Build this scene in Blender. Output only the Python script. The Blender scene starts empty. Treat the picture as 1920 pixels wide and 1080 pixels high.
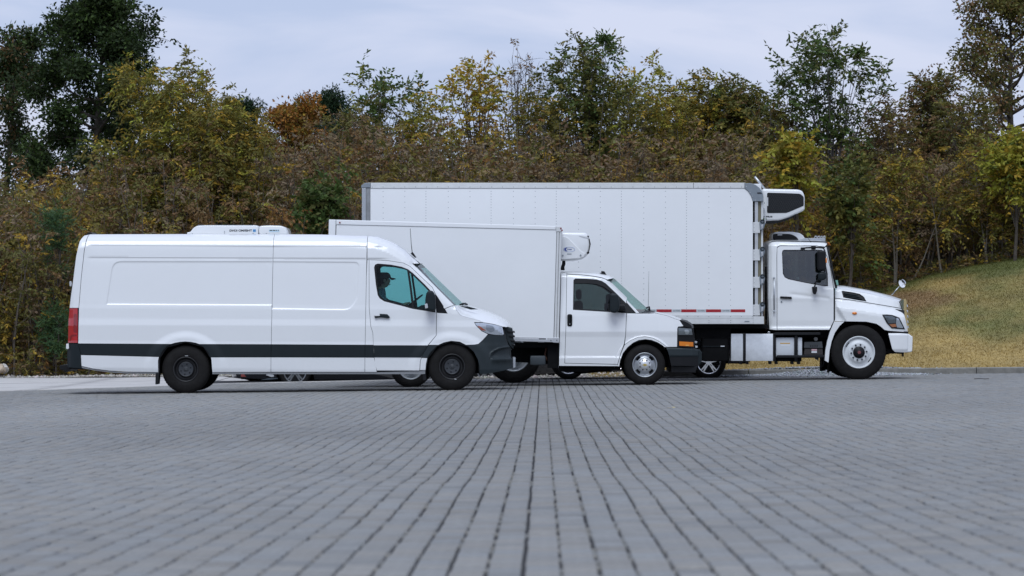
import bpy, bmesh, math, random
import numpy as np
from mathutils import Vector, geometry as geo

# ------------------------------------------------------------------ camera, sky, sun, exposure
SC = bpy.context.scene
F = 6210.0            # focal length in photograph pixels (1920 wide)
CAMZ, HOR = 1.44, 565.0
cam_data = bpy.data.cameras.new('camera')
cam = bpy.data.objects.new('camera', cam_data)
SC.collection.objects.link(cam)
SC.camera = cam
cam.location = (0, 0, CAMZ)
cam.rotation_euler = (math.radians(90), 0, 0)
cam_data.sensor_width = 36.0
cam_data.lens = F / 1920 * 36
cam_data.shift_y = (HOR - 540) / 1920
cam_data.clip_start = 0.1
cam_data.clip_end = 3000
cam_data.dof.use_dof = True
cam_data.dof.focus_distance = 57.0
cam_data.dof.aperture_fstop = 6.0

SUN_EL, SUN_AZ = math.radians(55), math.radians(188)     # azimuth clockwise from +Y: behind the camera, to its left
world = bpy.data.worlds.new('World')
SC.world = world
world.use_nodes = True
wn, wl = world.node_tree.nodes, world.node_tree.links
wn.clear()
w_out = wn.new('ShaderNodeOutputWorld')
w_bg = wn.new('ShaderNodeBackground')
w_sky = wn.new('ShaderNodeTexSky')
w_sky.sky_type = 'NISHITA'
w_sky.sun_disc = False
w_sky.sun_elevation = SUN_EL
w_sky.sun_rotation = SUN_AZ
w_tc = wn.new('ShaderNodeTexCoord')
w_map = wn.new('ShaderNodeMapping')
w_map.inputs['Scale'].default_value = (2.6, 2.6, 11.0)
w_map.inputs['Rotation'].default_value = (0.0, 0.12, 0.0)
w_noise = wn.new('ShaderNodeTexNoise')
w_noise.inputs['Scale'].default_value = 3.2
w_noise.inputs['Detail'].default_value = 5.0
w_noise.inputs['Roughness'].default_value = 0.5
w_noise.inputs['Distortion'].default_value = 0.4
w_ramp = wn.new('ShaderNodeValToRGB')
w_ramp.color_ramp.elements[0].position = 0.40
w_ramp.color_ramp.elements[0].color = (3.9, 4.6, 6.4, 1)
w_ramp.color_ramp.elements[1].position = 0.60
w_ramp.color_ramp.elements[1].color = (5.2, 5.6, 7.1, 1)
w_mix = wn.new('ShaderNodeMix')
w_mix.data_type = 'RGBA'
w_mix.inputs['Factor'].default_value = 0.93              # overcast: cloud over nearly all of the clear sky
w_bg.inputs['Strength'].default_value = 0.10
wl.new(w_tc.outputs['Generated'], w_map.inputs['Vector'])
wl.new(w_map.outputs['Vector'], w_noise.inputs['Vector'])
wl.new(w_noise.outputs['Fac'], w_ramp.inputs['Fac'])
wl.new(w_sky.outputs['Color'], w_mix.inputs['A'])
wl.new(w_ramp.outputs['Color'], w_mix.inputs['B'])
wl.new(w_mix.outputs['Result'], w_bg.inputs['Color'])
wl.new(w_bg.outputs['Background'], w_out.inputs['Surface'])

sun_data = bpy.data.lights.new('sun', 'SUN')
sun_data.energy = 1.5
sun_data.angle = math.radians(35)
sun_data.color = (0.87, 0.935, 1.0)
sun = bpy.data.objects.new('sun', sun_data)
SC.collection.objects.link(sun)
_sd = Vector((math.sin(SUN_AZ) * math.cos(SUN_EL), math.cos(SUN_AZ) * math.cos(SUN_EL), math.sin(SUN_EL)))
sun.rotation_euler = (-_sd).to_track_quat('-Z', 'Y').to_euler()

SC.view_settings.view_transform = 'Standard'
SC.view_settings.look = 'None'
SC.view_settings.exposure = 0.35
SC.view_settings.gamma = 1.0
SC.view_settings.use_curve_mapping = False
SC.render.engine = 'CYCLES'
SC.cycles.max_bounces = 8
SC.cycles.transparent_max_bounces = 16
SC.cycles.use_denoising = True

# ------------------------------------------------------------------ materials
MATS = {}
def mat(name, col=(.5, .5, .5), rough=.5, metal=0.0, spec=.5, coat=0.0, bump=0.0, bscale=60.0, vary=0.0, vscale=3.0, attr=None, trans=0.0, sheen=0):
    if name in MATS: return MATS[name]
    m = bpy.data.materials.new(name); m.use_nodes = True
    nt = m.node_tree; n = nt.nodes; l = nt.links
    b = n['Principled BSDF']
    b.inputs['Base Color'].default_value = (*col, 1)
    b.inputs['Roughness'].default_value = rough
    b.inputs['Metallic'].default_value = metal
    b.inputs['Specular IOR Level'].default_value = spec
    b.inputs['Coat Weight'].default_value = coat
    b.inputs['Coat Roughness'].default_value = 0.04
    tc = n.new('ShaderNodeTexCoord')
    src = None
    if attr:
        a = n.new('ShaderNodeAttribute'); a.attribute_name = attr; src = a.outputs['Color']
    if vary:
        nz = n.new('ShaderNodeTexNoise'); nz.inputs['Scale'].default_value = vscale; nz.inputs['Detail'].default_value = 6
        nz.inputs['Roughness'].default_value = .65
        l.new(tc.outputs['Object'], nz.inputs['Vector'])
        mr = n.new('ShaderNodeMapRange'); mr.inputs[1].default_value = .3; mr.inputs[2].default_value = .7
        mr.inputs[3].default_value = 1 - vary; mr.inputs[4].default_value = 1 + vary
        l.new(nz.outputs['Fac'], mr.inputs[0])
        mx = n.new('ShaderNodeVectorMath'); mx.operation = 'SCALE'
        if src: l.new(src, mx.inputs[0])
        else: mx.inputs[0].default_value = col
        l.new(mr.outputs[0], mx.inputs['Scale']); src = mx.outputs[0]
        rr = n.new('ShaderNodeMath'); rr.operation = 'MULTIPLY_ADD'
        rr.inputs[1].default_value = -.25 * rough; rr.inputs[2].default_value = rough * 1.1
        l.new(nz.outputs['Fac'], rr.inputs[0]); l.new(rr.outputs[0], b.inputs['Roughness'])
    if src: l.new(src, b.inputs['Base Color'])
    if bump:
        nz2 = n.new('ShaderNodeTexNoise'); nz2.inputs['Scale'].default_value = bscale; nz2.inputs['Detail'].default_value = 4
        l.new(tc.outputs['Object'], nz2.inputs['Vector'])
        bp = n.new('ShaderNodeBump'); bp.inputs['Strength'].default_value = bump; bp.inputs['Distance'].default_value = .01
        l.new(nz2.outputs['Fac'], bp.inputs['Height']); l.new(bp.outputs[0], b.inputs['Normal'])
    if trans:
        tr = n.new('ShaderNodeBsdfTranslucent'); mxs = n.new('ShaderNodeMixShader'); mxs.inputs[0].default_value = trans
        if src: l.new(src, tr.inputs['Color'])
        else: tr.inputs['Color'].default_value = (*col, 1)
        l.new(b.outputs[0], mxs.inputs[1]); l.new(tr.outputs[0], mxs.inputs[2])
        l.new(mxs.outputs[0], n['Material Output'].inputs['Surface'])
    MATS[name] = m
    return m

def glass(name, tint, refl=1.5, rough=0.0, cut=.55):
    if name in MATS: return MATS[name]
    m = bpy.data.materials.new(name); m.use_nodes = True
    nt = m.node_tree; n = nt.nodes; l = nt.links
    n.remove(n['Principled BSDF'])
    t = n.new('ShaderNodeBsdfTransparent'); t.inputs['Color'].default_value = (*tint, 1)
    g = n.new('ShaderNodeBsdfGlossy'); g.inputs['Roughness'].default_value = .02 + rough
    fr = n.new('ShaderNodeFresnel'); fr.inputs['IOR'].default_value = refl
    mx = n.new('ShaderNodeMixShader')
    mul = n.new('ShaderNodeMath'); mul.operation = 'MULTIPLY'; mul.inputs[1].default_value = cut
    l.new(fr.outputs[0], mul.inputs[0]); l.new(mul.outputs[0], mx.inputs[0]); l.new(t.outputs[0], mx.inputs[1]); l.new(g.outputs[0], mx.inputs[2])
    l.new(mx.outputs[0], n['Material Output'].inputs['Surface'])
    MATS[name] = m
    return m

WHITE = mat('white_paint', (.76, .77, .775), .30, coat=.7, vary=.012, vscale=1.5)
WHITE2 = mat('white_box_skin', (.80, .81, .815), .38, coat=.25, vary=.02, vscale=1.2)
WHITE3 = mat('white_truck_paint', (.76, .77, .77), .34, coat=.6, vary=.02, vscale=2.0)
PLASTIC = mat('dark_plastic', (.0105, .016, .019), .5, spec=.25, vary=.10, vscale=9)
PLASTIC2 = mat('grey_bumper_plastic', (.020, .028, .032), .52, spec=.3, vary=.08, vscale=7)
BLACK = mat('black_plastic', (.006, .0065, .008), .48, spec=.28)
FLAT = mat('chassis_black', (.004, .0042, .005), .8, spec=.15, vary=.3, vscale=6)
LINER = mat('interior_liner', (.018, .02, .022), .8)
RUBBER = mat('tyre_rubber', (.0085, .0078, .0076), .8, spec=.25, vary=.25, vscale=14, bump=.25, bscale=90)
STEELB = mat('black_steel_wheel', (.012, .012, .013), .45)
HUBP = mat('hub_cap_grey', (.030, .034, .040), .45)
STEEL = mat('brushed_steel', (.52, .54, .56), .33, metal=.9, vary=.08, vscale=12)
ALU = mat('aluminium', (.62, .63, .64), .38, metal=.75, vary=.10, vscale=5)
ALUW = mat('painted_aluminium', (.62, .63, .63), .42, vary=.06, vscale=8)
GREYM = mat('grey_casting', (.20, .23, .26), .5, vary=.12, vscale=9)
CHROME = mat('chrome', (.85, .86, .88), .07, metal=1.0)
TANK = mat('tank_aluminium', (.62, .64, .66), .38, metal=.35, vary=.12, vscale=7)
WWHEEL = mat('white_wheel', (.62, .64, .65), .4, vary=.05, vscale=9)
REDL = mat('red_lens', (.42, .012, .015), .12, coat=1.0)
REDD = mat('dark_red_lens', (.22, .006, .01), .15, coat=1.0)
AMBER = mat('amber_lens', (.75, .21, .01), .18, coat=.8)
LENS = mat('lamp_reflector', (.72, .74, .77), .12, metal=.55)
LENSG = mat('lamp_grey', (.16, .18, .19), .15, metal=.35)
TAPER = mat('red_tape', (.36, .012, .02), .35)
TAPEW = mat('silver_tape', (.50, .53, .55), .35)
INK = mat('dark_ink', (.02, .025, .035), .5)
BLUE = mat('blue_ink', (.03, .06, .26), .5)
CYAN = mat('cyan_ink', (.10, .35, .62), .5)
GREEN = mat('green_ink', (.10, .17, .05), .5)
GOLD = mat('gold_emblem', (.55, .40, .10), .3, metal=.5)
PAPER = mat('sticker_white', (.68, .70, .72), .5)
ORNG = mat('warning_stripe', (.62, .38, .12), .5)
PINK = mat('pink_sticker', (.62, .40, .42), .5)
GLASS_T = glass('teal_glass', (.42, .74, .74))
GLASS_W = glass('windscreen_glass', (.50, .74, .72), 1.3, cut=.35)
GLASS_D = glass('dark_tinted_glass', (.24, .30, .29), 1.55, cut=.9)
GLASS_G = glass('grey_glass', (.40, .47, .45), 2.1, cut=1.0)

# ------------------------------------------------------------------ helpers
COL = SC.collection
def link(o, parent=None):
    COL.objects.link(o)
    if parent is not None: o.parent = parent
    return o
def tag(o, label, cat, group=None):
    o['label'] = label; o['category'] = cat
    if group: o['group'] = group
    return o
def struct(o, kind='structure'):
    o['kind'] = kind
    return o
def empty(name, loc, label=None, cat=None, group=None):
    o = bpy.data.objects.new(name, None); o.empty_display_size = .2
    o.location = loc; COL.objects.link(o)
    if label: tag(o, label, cat, group)
    return o

def np_mesh(name, V, Fq, m=None, cols=None, smooth=False):
    """V (n,3); Fq (f,k) all the same size, or list of such arrays"""
    me = bpy.data.meshes.new(name)
    V = np.asarray(V, dtype=np.float32)
    if not isinstance(Fq, list): Fq = [Fq]
    Fq = [np.asarray(f, dtype=np.int32) for f in Fq if len(f)]
    nl = sum(f.size for f in Fq); nf = sum(len(f) for f in Fq)
    me.vertices.add(len(V)); me.vertices.foreach_set('co', V.ravel())
    me.loops.add(nl); me.loops.foreach_set('vertex_index', np.concatenate([f.ravel() for f in Fq]))
    me.polygons.add(nf)
    tot = np.concatenate([np.full(len(f), f.shape[1], dtype=np.int32) for f in Fq])
    st = np.concatenate([[0], np.cumsum(tot)[:-1]]).astype(np.int32)
    me.polygons.foreach_set('loop_start', st); me.polygons.foreach_set('loop_total', tot)
    if smooth: me.polygons.foreach_set('use_smooth', np.ones(nf, dtype=bool))
    if cols is not None:
        a = me.color_attributes.new('col', 'FLOAT_COLOR', 'POINT')
        c = np.ones((len(V), 4), dtype=np.float32); c[:, :3] = cols
        a.data.foreach_set('color', c.ravel())
    me.update(calc_edges=True)
    if m: me.materials.append(m)
    return me
def np_obj(name, V, Fq, m=None, parent=None, cols=None, smooth=False):
    return link(bpy.data.objects.new(name, np_mesh(name, V, Fq, m, cols, smooth)), parent)

class MB:
    """collects shapes into one mesh"""
    def __init__(s): s.v = []; s.f = []; s.sm = []
    def add(s, vs, fs, smooth=False):
        o = len(s.v); s.v += [tuple(v) for v in vs]
        s.f += [tuple(i + o for i in f) for f in fs]; s.sm += [smooth] * len(fs)
        return s
    def box(s, a, b, bev=0.0):
        x0, y0, z0 = [min(a[i], b[i]) for i in range(3)]; x1, y1, z1 = [max(a[i], b[i]) for i in range(3)]
        if bev <= 0:
            vs = [(x, y, z) for z in (z0, z1) for y in (y0, y1) for x in (x0, x1)]
            fs = [(0, 2, 3, 1), (4, 5, 7, 6), (0, 1, 5, 4), (2, 6, 7, 3), (0, 4, 6, 2), (1, 3, 7, 5)]
            return s.add(vs, fs)
        b_ = min(bev, .49 * min(x1 - x0, y1 - y0, z1 - z0))
        bm = bmesh.new(); bmesh.ops.create_cube(bm, size=1)
        for v in bm.verts:
            v.co = ((x0 + x1) / 2 + v.co.x * (x1 - x0), (y0 + y1) / 2 + v.co.y * (y1 - y0), (z0 + z1) / 2 + v.co.z * (z1 - z0))
        bmesh.ops.bevel(bm, geom=bm.edges[:], offset=b_, segments=2, affect='EDGES', profile=.5)
        return s.bm(bm, True)
    def bm(s, bm, smooth=False):
        bm.verts.index_update()
        s.add([v.co[:] for v in bm.verts], [[v.index for v in f.verts] for f in bm.faces], smooth)
        bm.free(); return s
    def prism(s, poly, y0, y1, bev=0.0, smooth=False):
        """poly: (x,z) loop, extruded along y"""
        bm = bmesh.new()
        a = [bm.verts.new((p[0], y0, p[1])) for p in poly]
        f = bm.faces.new(a)
        r = bmesh.ops.extrude_face_region(bm, geom=[f])
        for g in r['geom']:
            if isinstance(g, bmesh.types.BMVert): g.co.y = y1
        bmesh.ops.recalc_face_normals(bm, faces=bm.faces[:])
        if bev > 0:
            es = [e for e in bm.edges if abs(e.verts[0].co.y - e.verts[1].co.y) < 1e-6]
            bmesh.ops.bevel(bm, geom=es, offset=bev, segments=3, affect='EDGES', profile=.5, clamp_overlap=True)
        bmesh.ops.triangulate(bm, faces=[f for f in bm.faces if len(f.verts) > 4])
        return s.bm(bm, smooth)
    def cyl(s, p0, p1, r0, r1=None, n=16, caps=True, smooth=True):
        r1 = r0 if r1 is None else r1
        p0, p1 = Vector(p0), Vector(p1); d = (p1 - p0).normalized()
        u = d.orthogonal().normalized(); w = d.cross(u)
        vs = []
        for p, r in ((p0, r0), (p1, r1)):
            for i in range(n):
                a = 2 * math.pi * i / n
                vs.append(p + u * (r * math.cos(a)) + w * (r * math.sin(a)))
        s.add(vs, [(i, (i + 1) % n, n + (i + 1) % n, n + i) for i in range(n)], smooth)
        if caps:
            s.add([v for v in vs[:n]], [tuple(range(n - 1, -1, -1))])
            s.add([v for v in vs[n:]], [tuple(range(n))])
        return s
    def lathe(s, c, prof, n=48, smooth=True, sy=-1):
        """prof: list of (radius, outwards distance); axis along y; outward = sy"""
        vs = []
        for r, o in prof:
            for i in range(n):
                a = 2 * math.pi * i / n
                vs.append((c[0] + r * math.cos(a), c[1] + sy * o, c[2] + r * math.sin(a)))
        fs = []
        for k in range(len(prof) - 1):
            for i in range(n):
                j = (i + 1) % n
                q = (k * n + i, k * n + j, (k + 1) * n + j, (k + 1) * n + i)
                fs.append(q if sy < 0 else q[::-1])
        s.add(vs, fs, smooth)
        return s
    def tube(s, pts, r, n=8, smooth=True):
        pts = [Vector(p) for p in pts]
        rs = r if isinstance(r, (list, tuple)) else [r] * len(pts)
        vs = []; u = None
        for i, p in enumerate(pts):
            d = (pts[min(i + 1, len(pts) - 1)] - pts[max(i - 1, 0)]).normalized()
            u = d.orthogonal().normalized() if u is None else (u - d * u.dot(d)).normalized()
            w = d.cross(u)
            for k in range(n):
                a = 2 * math.pi * k / n
                vs.append(p + u * (rs[i] * math.cos(a)) + w * (rs[i] * math.sin(a)))
        fs = [(i * n + k, i * n + (k + 1) % n, (i + 1) * n + (k + 1) % n, (i + 1) * n + k) for i in range(len(pts) - 1) for k in range(n)]
        fs += [tuple(range(n - 1, -1, -1)), tuple((len(pts) - 1) * n + k for k in range(n))]
        s.add(vs, fs, smooth); return s
    def ball(s, c, r, seg=16, ring=10):
        r = r if isinstance(r, (tuple, list)) else (r, r, r)
        bm = bmesh.new(); bmesh.ops.create_uvsphere(bm, u_segments=seg, v_segments=ring, radius=1)
        for v in bm.verts: v.co = (c[0] + v.co.x * r[0], c[1] + v.co.y * r[1], c[2] + v.co.z * r[2])
        return s.bm(bm, True)
    def loft(s, secs, smooth=True, close=False):
        n = len(secs[0]); o = []
        for q in secs: o += [tuple(p) for p in q]
        fs = [(i * n + k, i * n + k + 1, (i + 1) * n + k + 1, (i + 1) * n + k) for i in range(len(secs) - 1) for k in range(n - 1)]
        s.add(o, fs, smooth); return s
    def build(s, name, m, parent=None):
        me = bpy.data.meshes.new(name)
        me.from_pydata(s.v, [], s.f); me.update()
        me.polygons.foreach_set('use_smooth', s.sm)
        if m: me.materials.append(m)
        return link(bpy.data.objects.new(name, me), parent)

def round_poly(poly, r, n=4):
    """round the corners of a 2D loop; r a number or a list per corner"""
    out = []; N = len(poly)
    for i, p in enumerate(poly):
        rr = r[i] if isinstance(r, (list, tuple)) else r
        p = Vector(p); a = Vector(poly[i - 1]) - p; b = Vector(poly[(i + 1) % N]) - p
        la, lb = a.length, b.length
        t = min(rr, la * .45, lb * .45)
        if t <= 1e-6 or la < 1e-9 or lb < 1e-9: out.append(tuple(p)); continue
        pa, pb = p + a / la * t, p + b / lb * t
        for k in range(n + 1):
            u = k / n
            out.append(tuple((1 - u) ** 2 * pa + 2 * u * (1 - u) * p + u * u * pb))
    return out
def area2(poly):
    return sum(poly[i - 1][0] * poly[i][1] - poly[i][0] * poly[i - 1][1] for i in range(len(poly))) / 2
def offset_poly(poly, d):
    """move every edge inwards by d"""
    P = [p for i, p in enumerate(poly) if (Vector(p) - Vector(poly[i - 1])).length > 1e-5]
    sgn = 1 if area2(P) > 0 else -1
    out = []; N = len(P)
    for i in range(N):
        a, b, c = Vector(P[i - 1]), Vector(P[i]), Vector(P[(i + 1) % N])
        e1, e2 = (b - a).normalized(), (c - b).normalized()
        n1, n2 = Vector((-e1.y, e1.x)) * sgn, Vector((-e2.y, e2.x)) * sgn
        m = n1 + n2
        if m.length < 1e-4: out.append(tuple(b + n1 * d)); continue
        m.normalize()
        out.append(tuple(b + m * (d / max(.35, m.dot(n1)))))
    return out
def dens(poly, g, closed=True):
    out = []; N = len(poly)
    for i in range(N if closed else N - 1):
        a, b = Vector(poly[i]), Vector(poly[(i + 1) % N])
        k = max(1, int(math.ceil((b - a).length / g)))
        for j in range(k): out.append(tuple(a + (b - a) * (j / k)))
    if not closed: out.append(tuple(poly[-1]))
    return out
def inside(poly, X, Y):
    P = np.asarray(poly); r = np.zeros(X.shape, bool)
    x0, y0 = P[:, 0], P[:, 1]; x1, y1 = np.roll(x0, -1), np.roll(y0, -1)
    for a, b, c, d in zip(x0, y0, x1, y1):
        if b == d: continue
        k = ((b > Y) != (d > Y)) & (X < (c - a) * (Y - b) / (d - b) + a)
        r ^= k
    return r
def dist_line(P, X, Y):
    """distance to an open polyline, vectorised"""
    best = np.full(np.shape(X), 1e9)
    for (a, b), (c, d) in zip(P[:-1], P[1:]):
        L = (c - a) ** 2 + (d - b) ** 2
        t = np.clip(((X - a) * (c - a) + (Y - b) * (d - b)) / max(L, 1e-9), 0, 1)
        best = np.minimum(best, np.hypot(X - a - t * (c - a), Y - b - t * (d - b)))
    return best
def sstep(t): 
    t = np.clip(t, 0, 1); return t * t * (3 - 2 * t)

class Veh:
    """A vehicle whose side elevation is drawn in photograph pixels at the plane of its near side (distance d),
    so one pixel is d/F metres; half is half its width."""
    def __init__(s, d, half, px0, py0, name, label, cat):
        s.d, s.half, s.k = d, half, d / F
        s.X0 = (px0 - 960) * s.k; s.Z0 = CAMZ - (py0 - HOR) * s.k
        s.root = empty(name, (s.X0, d + half, s.Z0), label, cat)
    def P(s, px, py):
        return ((px - 960) * s.k - s.X0, CAMZ - (py - HOR) * s.k - s.Z0)
    def L(s, poly): return [s.P(*p) for p in poly]
    def pt(s, px, py, y):
        x, z = s.P(px, py); return (x, y, z)
    def panel(s, name, outer, m, ins, holes=(), g=4.0, lines=(), gap=.35, rim=.022, extra=0.0, far=True, parent=None, hole_gap=0.0, rimd=None):
        """body panel over a side-view outline; ins(px,py)->inset from the widest plane in metres"""
        out = dens(offset_poly(outer, gap) if gap else list(outer), g)
        hs = [dens(offset_poly(h, -hole_gap) if hole_gap else h, g) for h in holes]
        pts = list(out); edges = [(i, (i + 1) % len(out)) for i in range(len(out))]
        for h in hs:
            o = len(pts); pts += h; edges += [(o + i, o + (i + 1) % len(h)) for i in range(len(h))]
        for ln in lines:
            q = dens(ln, g, False); Q = np.array(q)
            ok = inside(out, Q[:, 0], Q[:, 1])
            for h in hs: ok &= ~inside(h, Q[:, 0], Q[:, 1])
            for i in range(len(q)):
                if ok[i]:
                    pts.append(q[i])
                    if i and ok[i - 1]: edges.append((len(pts) - 2, len(pts) - 1))
        A = np.array(out)
        gx = np.arange(A[:, 0].min() + g * .5, A[:, 0].max(), g); gy = np.arange(A[:, 1].min() + g * .5, A[:, 1].max(), g)
        if len(gx) and len(gy):
            GX, GY = np.meshgrid(gx, gy); GX, GY = GX.ravel(), GY.ravel()
            ok = inside(out, GX, GY)
            bd = dist_line(out + [out[0]], GX, GY)
            for h in hs:
                ok &= ~inside(h, GX, GY); bd = np.minimum(bd, dist_line(h + [h[0]], GX, GY))
            ok &= bd > g * .45
            pts += list(zip(GX[ok].tolist(), GY[ok].tolist()))
        r = geo.delaunay_2d_cdt([Vector(p) for p in pts], edges, [], 0, 1e-4)
        PV = np.array([v[:] for v in r[0]]); T = np.array([f for f in r[2] if len(f) == 3])
        C = PV[T].mean(1)
        ok = inside(out, C[:, 0], C[:, 1])
        for h in hs: ok &= ~inside(h, C[:, 0], C[:, 1])
        T = T[ok]
        px, py = PV[:, 0], PV[:, 1]
        def yy(a, b): return -s.half + np.asarray(ins(a, b)) + extra
        Y = yy(px, py) + 0 * px; e = .6
        gxx = (yy(px + e, py) - yy(px - e, py)) / (2 * e * s.k); gzz = -(yy(px, py + e) - yy(px, py - e)) / (2 * e * s.k)
        N = np.stack([gxx + 0 * px, -np.ones(len(px)), gzz + 0 * px], 1); N /= np.linalg.norm(N, axis=1)[:, None]
        X = (px - 960) * s.k - s.X0; Z = CAMZ - (py - HOR) * s.k - s.Z0
        V = np.stack([X, Y, Z], 1)
        t = V[T]; nn = np.cross(t[:, 1] - t[:, 0], t[:, 2] - t[:, 0])
        flip = nn[:, 1] > 0; T[flip] = T[flip][:, ::-1]
        quads = []; VV = [V]; NN = [N]; base = len(V)
        if rim > 0:
            for lp in [out] + hs:
                q = np.array(lp); n = len(q)
                y = yy(q[:, 0], q[:, 1]) + 0 * q[:, 0]
                x = (q[:, 0] - 960) * s.k - s.X0; z = CAMZ - (q[:, 1] - HOR) * s.k - s.Z0
                VV += [np.stack([x, y, z], 1), np.stack([x, y + rim, z], 1)]
                for i in range(n):
                    j = (i + 1) % n; quads.append((base + i, base + j, base + n + j, base + n + i))
                base += 2 * n
        V = np.concatenate(VV)
        me = np_mesh(name, V, [T, np.array(quads, dtype=np.int32).reshape(-1, 4)], m)
        sm = np.zeros(len(me.polygons), bool); sm[:len(T)] = True
        me.polygons.foreach_set('use_smooth', sm)
        ln = np.zeros((len(me.loops), 3), dtype=np.float32)
        ln[:T.size] = N[T.ravel()]
        me.normals_split_custom_set(ln.tolist())
        p = parent or s.root
        o = link(bpy.data.objects.new(name, me), p)
        if far:
            o2 = link(bpy.data.objects.new(name, me), p); o2.scale = (1, -1, 1)
            s.far = o2
        return o
    def prism(s, name, poly, m, y0, y1, bev=.008, parent=None, smooth=False):
        return MB().prism(s.L(poly), y0, y1, bev, smooth).build(name, m, parent or s.root)
    def cross(s, name, edge, centre, m, yf, n=9, parent=None, pw=2.2, lin=False):
        """surface from a near-side edge line over the centre line to the far side: edge/centre = px polylines of equal length"""
        secs = []
        for i, ((ex, ey), (cx, cy)) in enumerate(zip(edge, centre)):
            y0 = yf[i] if isinstance(yf, (list, tuple)) else yf
            x0, z0 = s.P(ex, ey); x1, z1 = s.P(cx, cy); row = []
            for k in range(-n, n + 1):
                u = k / n; a = 1 - abs(u) if lin else 1 - abs(u) ** pw
                row.append((x0 + (x1 - x0) * a, u * y0, z0 + (z1 - z0) * a))
            secs.append(row)
        return MB().loft(secs).build(name, m, parent or s.root)

def text(body, size, m, parent, x, y, z, name='lettering', mirrored=True, sx=1.0, bold=0.0):
    """flat lettering on a face towards -y; the photograph shows it mirror-written"""
    c = bpy.data.curves.new(name, 'FONT'); c.body = body; c.size = size; c.align_x = 'CENTER'; c.align_y = 'CENTER'; c.offset = bold
    o = bpy.data.objects.new(name, c); COL.objects.link(o)
    dg = bpy.context.evaluated_depsgraph_get()
    me = bpy.data.meshes.new_from_object(o.evaluated_get(dg)); COL.objects.unlink(o); bpy.data.objects.remove(o)
    co = np.zeros(len(me.vertices) * 3, dtype=np.float32); me.vertices.foreach_get('co', co); co = co.reshape(-1, 3)
    me.vertices.foreach_set('co', np.stack([x + co[:, 0] * sx * (-1 if mirrored else 1), np.full(len(co), y), z + co[:, 1]], 1).astype(np.float32).ravel())
    me.update(); me.materials.clear(); me.materials.append(m); me.name = name
    return link(bpy.data.objects.new(name, me), parent)

_H = np.random.default_rng(5).random((256, 256))
def noise2(x, y, s=1.0):
    x = np.asarray(x) * s; y = np.asarray(y) * s
    xi = np.floor(x).astype(int); yi = np.floor(y).astype(int); fx, fy = x - xi, y - yi
    fx = fx * fx * (3 - 2 * fx); fy = fy * fy * (3 - 2 * fy)
    h = lambda a, b: _H[a % 256, b % 256]
    return (h(xi, yi) * (1 - fx) + h(xi + 1, yi) * fx) * (1 - fy) + (h(xi, yi + 1) * (1 - fx) + h(xi + 1, yi + 1) * fx) * fy
def fbm(x, y, s=1.0, o=4):
    r = 0; a = .5; t = 0
    for i in range(o): r = r + a * noise2(np.asarray(x) + 17.3 * i, np.asarray(y) - 9.1 * i, s); t += a; a *= .5; s *= 2.03
    return r / t

# ------------------------------------------------------------------ ground
RNG = np.random.default_rng(11)
_LY = [-80, -45, -8, 0, 10.5, 14.8, 25.7, 33.9, 40.8, 54, 61, 66, 70, 300]
_LZ = [-.35, -.1, .76, .745, .566, .48, .28, .175, .108, -.002, -.066, -.1, -.1, -.1]
def lotz(X, Y, und=True):
    X = np.asarray(X, float); Y = np.asarray(Y, float)
    z = 0
    for o in (-2.4, -1.2, 0, 1.2, 2.4): z = z + np.interp(Y + o, _LY, _LZ) / 5
    z = z + .010 * np.clip(X, -14, 14)
    if und:
        w = sstep((58 - Y) / 8) * (.35 + .65 * sstep((Y - 9) / 14))
        z = z + w * (.005 * np.sin(Y * 1.15 + .35 * X) + .006 * np.sin(Y * .53 - 1.1 + .6 * X) + .022 * (fbm(X * .25, Y * .55) - .5))
    return z
def edge_y(X): return np.interp(X, [-60, -12, -9, -7.3, -5.4, -2.2, 0, 60], [47, 55, 57.6, 60.2, 63.6, 65.6, 66.3, 66.3])
COLX = .0093       # the paver courses run this far to the right per metre
PW, PL = .124, .262
def in_field(X, Y): return (np.abs(X) < .1585 * Y + 1.1) & (Y > 8.8)

sheet_m = mat('meadow', (.07, .085, .035), .9, vary=.5, vscale=.05)
gx = np.array([-900, -300, -120, -46, 46, 120, 300, 900.]); gy = np.array([-900, -300, -120, -50, 62, 120, 300, 900.])
GX, GY = np.meshgrid(gx, gy); n = len(gx)
Fs = np.array([(j * n + i, j * n + i + 1, (j + 1) * n + i + 1, (j + 1) * n + i) for j in range(len(gy) - 1) for i in range(n - 1)])
struct(np_obj('ground', np.stack([GX.ravel(), GY.ravel(), np.full(GX.size, -.55)], 1), Fs, sheet_m))

# low wooded hills behind the photographer (seen only mirrored in the paintwork) and round the horizon
V = []; Q = []
a = np.linspace(0, 2 * math.pi, 161)
for k, (r, f) in enumerate([(190, 0), (240, .55), (300, 1.0), (420, .6)]):
    h = (7 + 11 * fbm(np.cos(a) * 3 + 5, np.sin(a) * 3 + 5, 1.4)) * f * np.interp(np.cos(a), [-1, .2, .8, 1], [1, 1, .3, .3]) - .6
    V.append(np.stack([r * np.sin(a), r * np.cos(a), h], 1))
for k in range(3):
    for i in range(160): Q.append((k * 161 + i, k * 161 + i + 1, (k + 1) * 161 + i + 1, (k + 1) * 161 + i))
struct(np_obj('hills', np.concatenate(V), np.array(Q), mat('far_woods', (.055, .065, .03), .95, vary=.5, vscale=.08), smooth=True))

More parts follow.
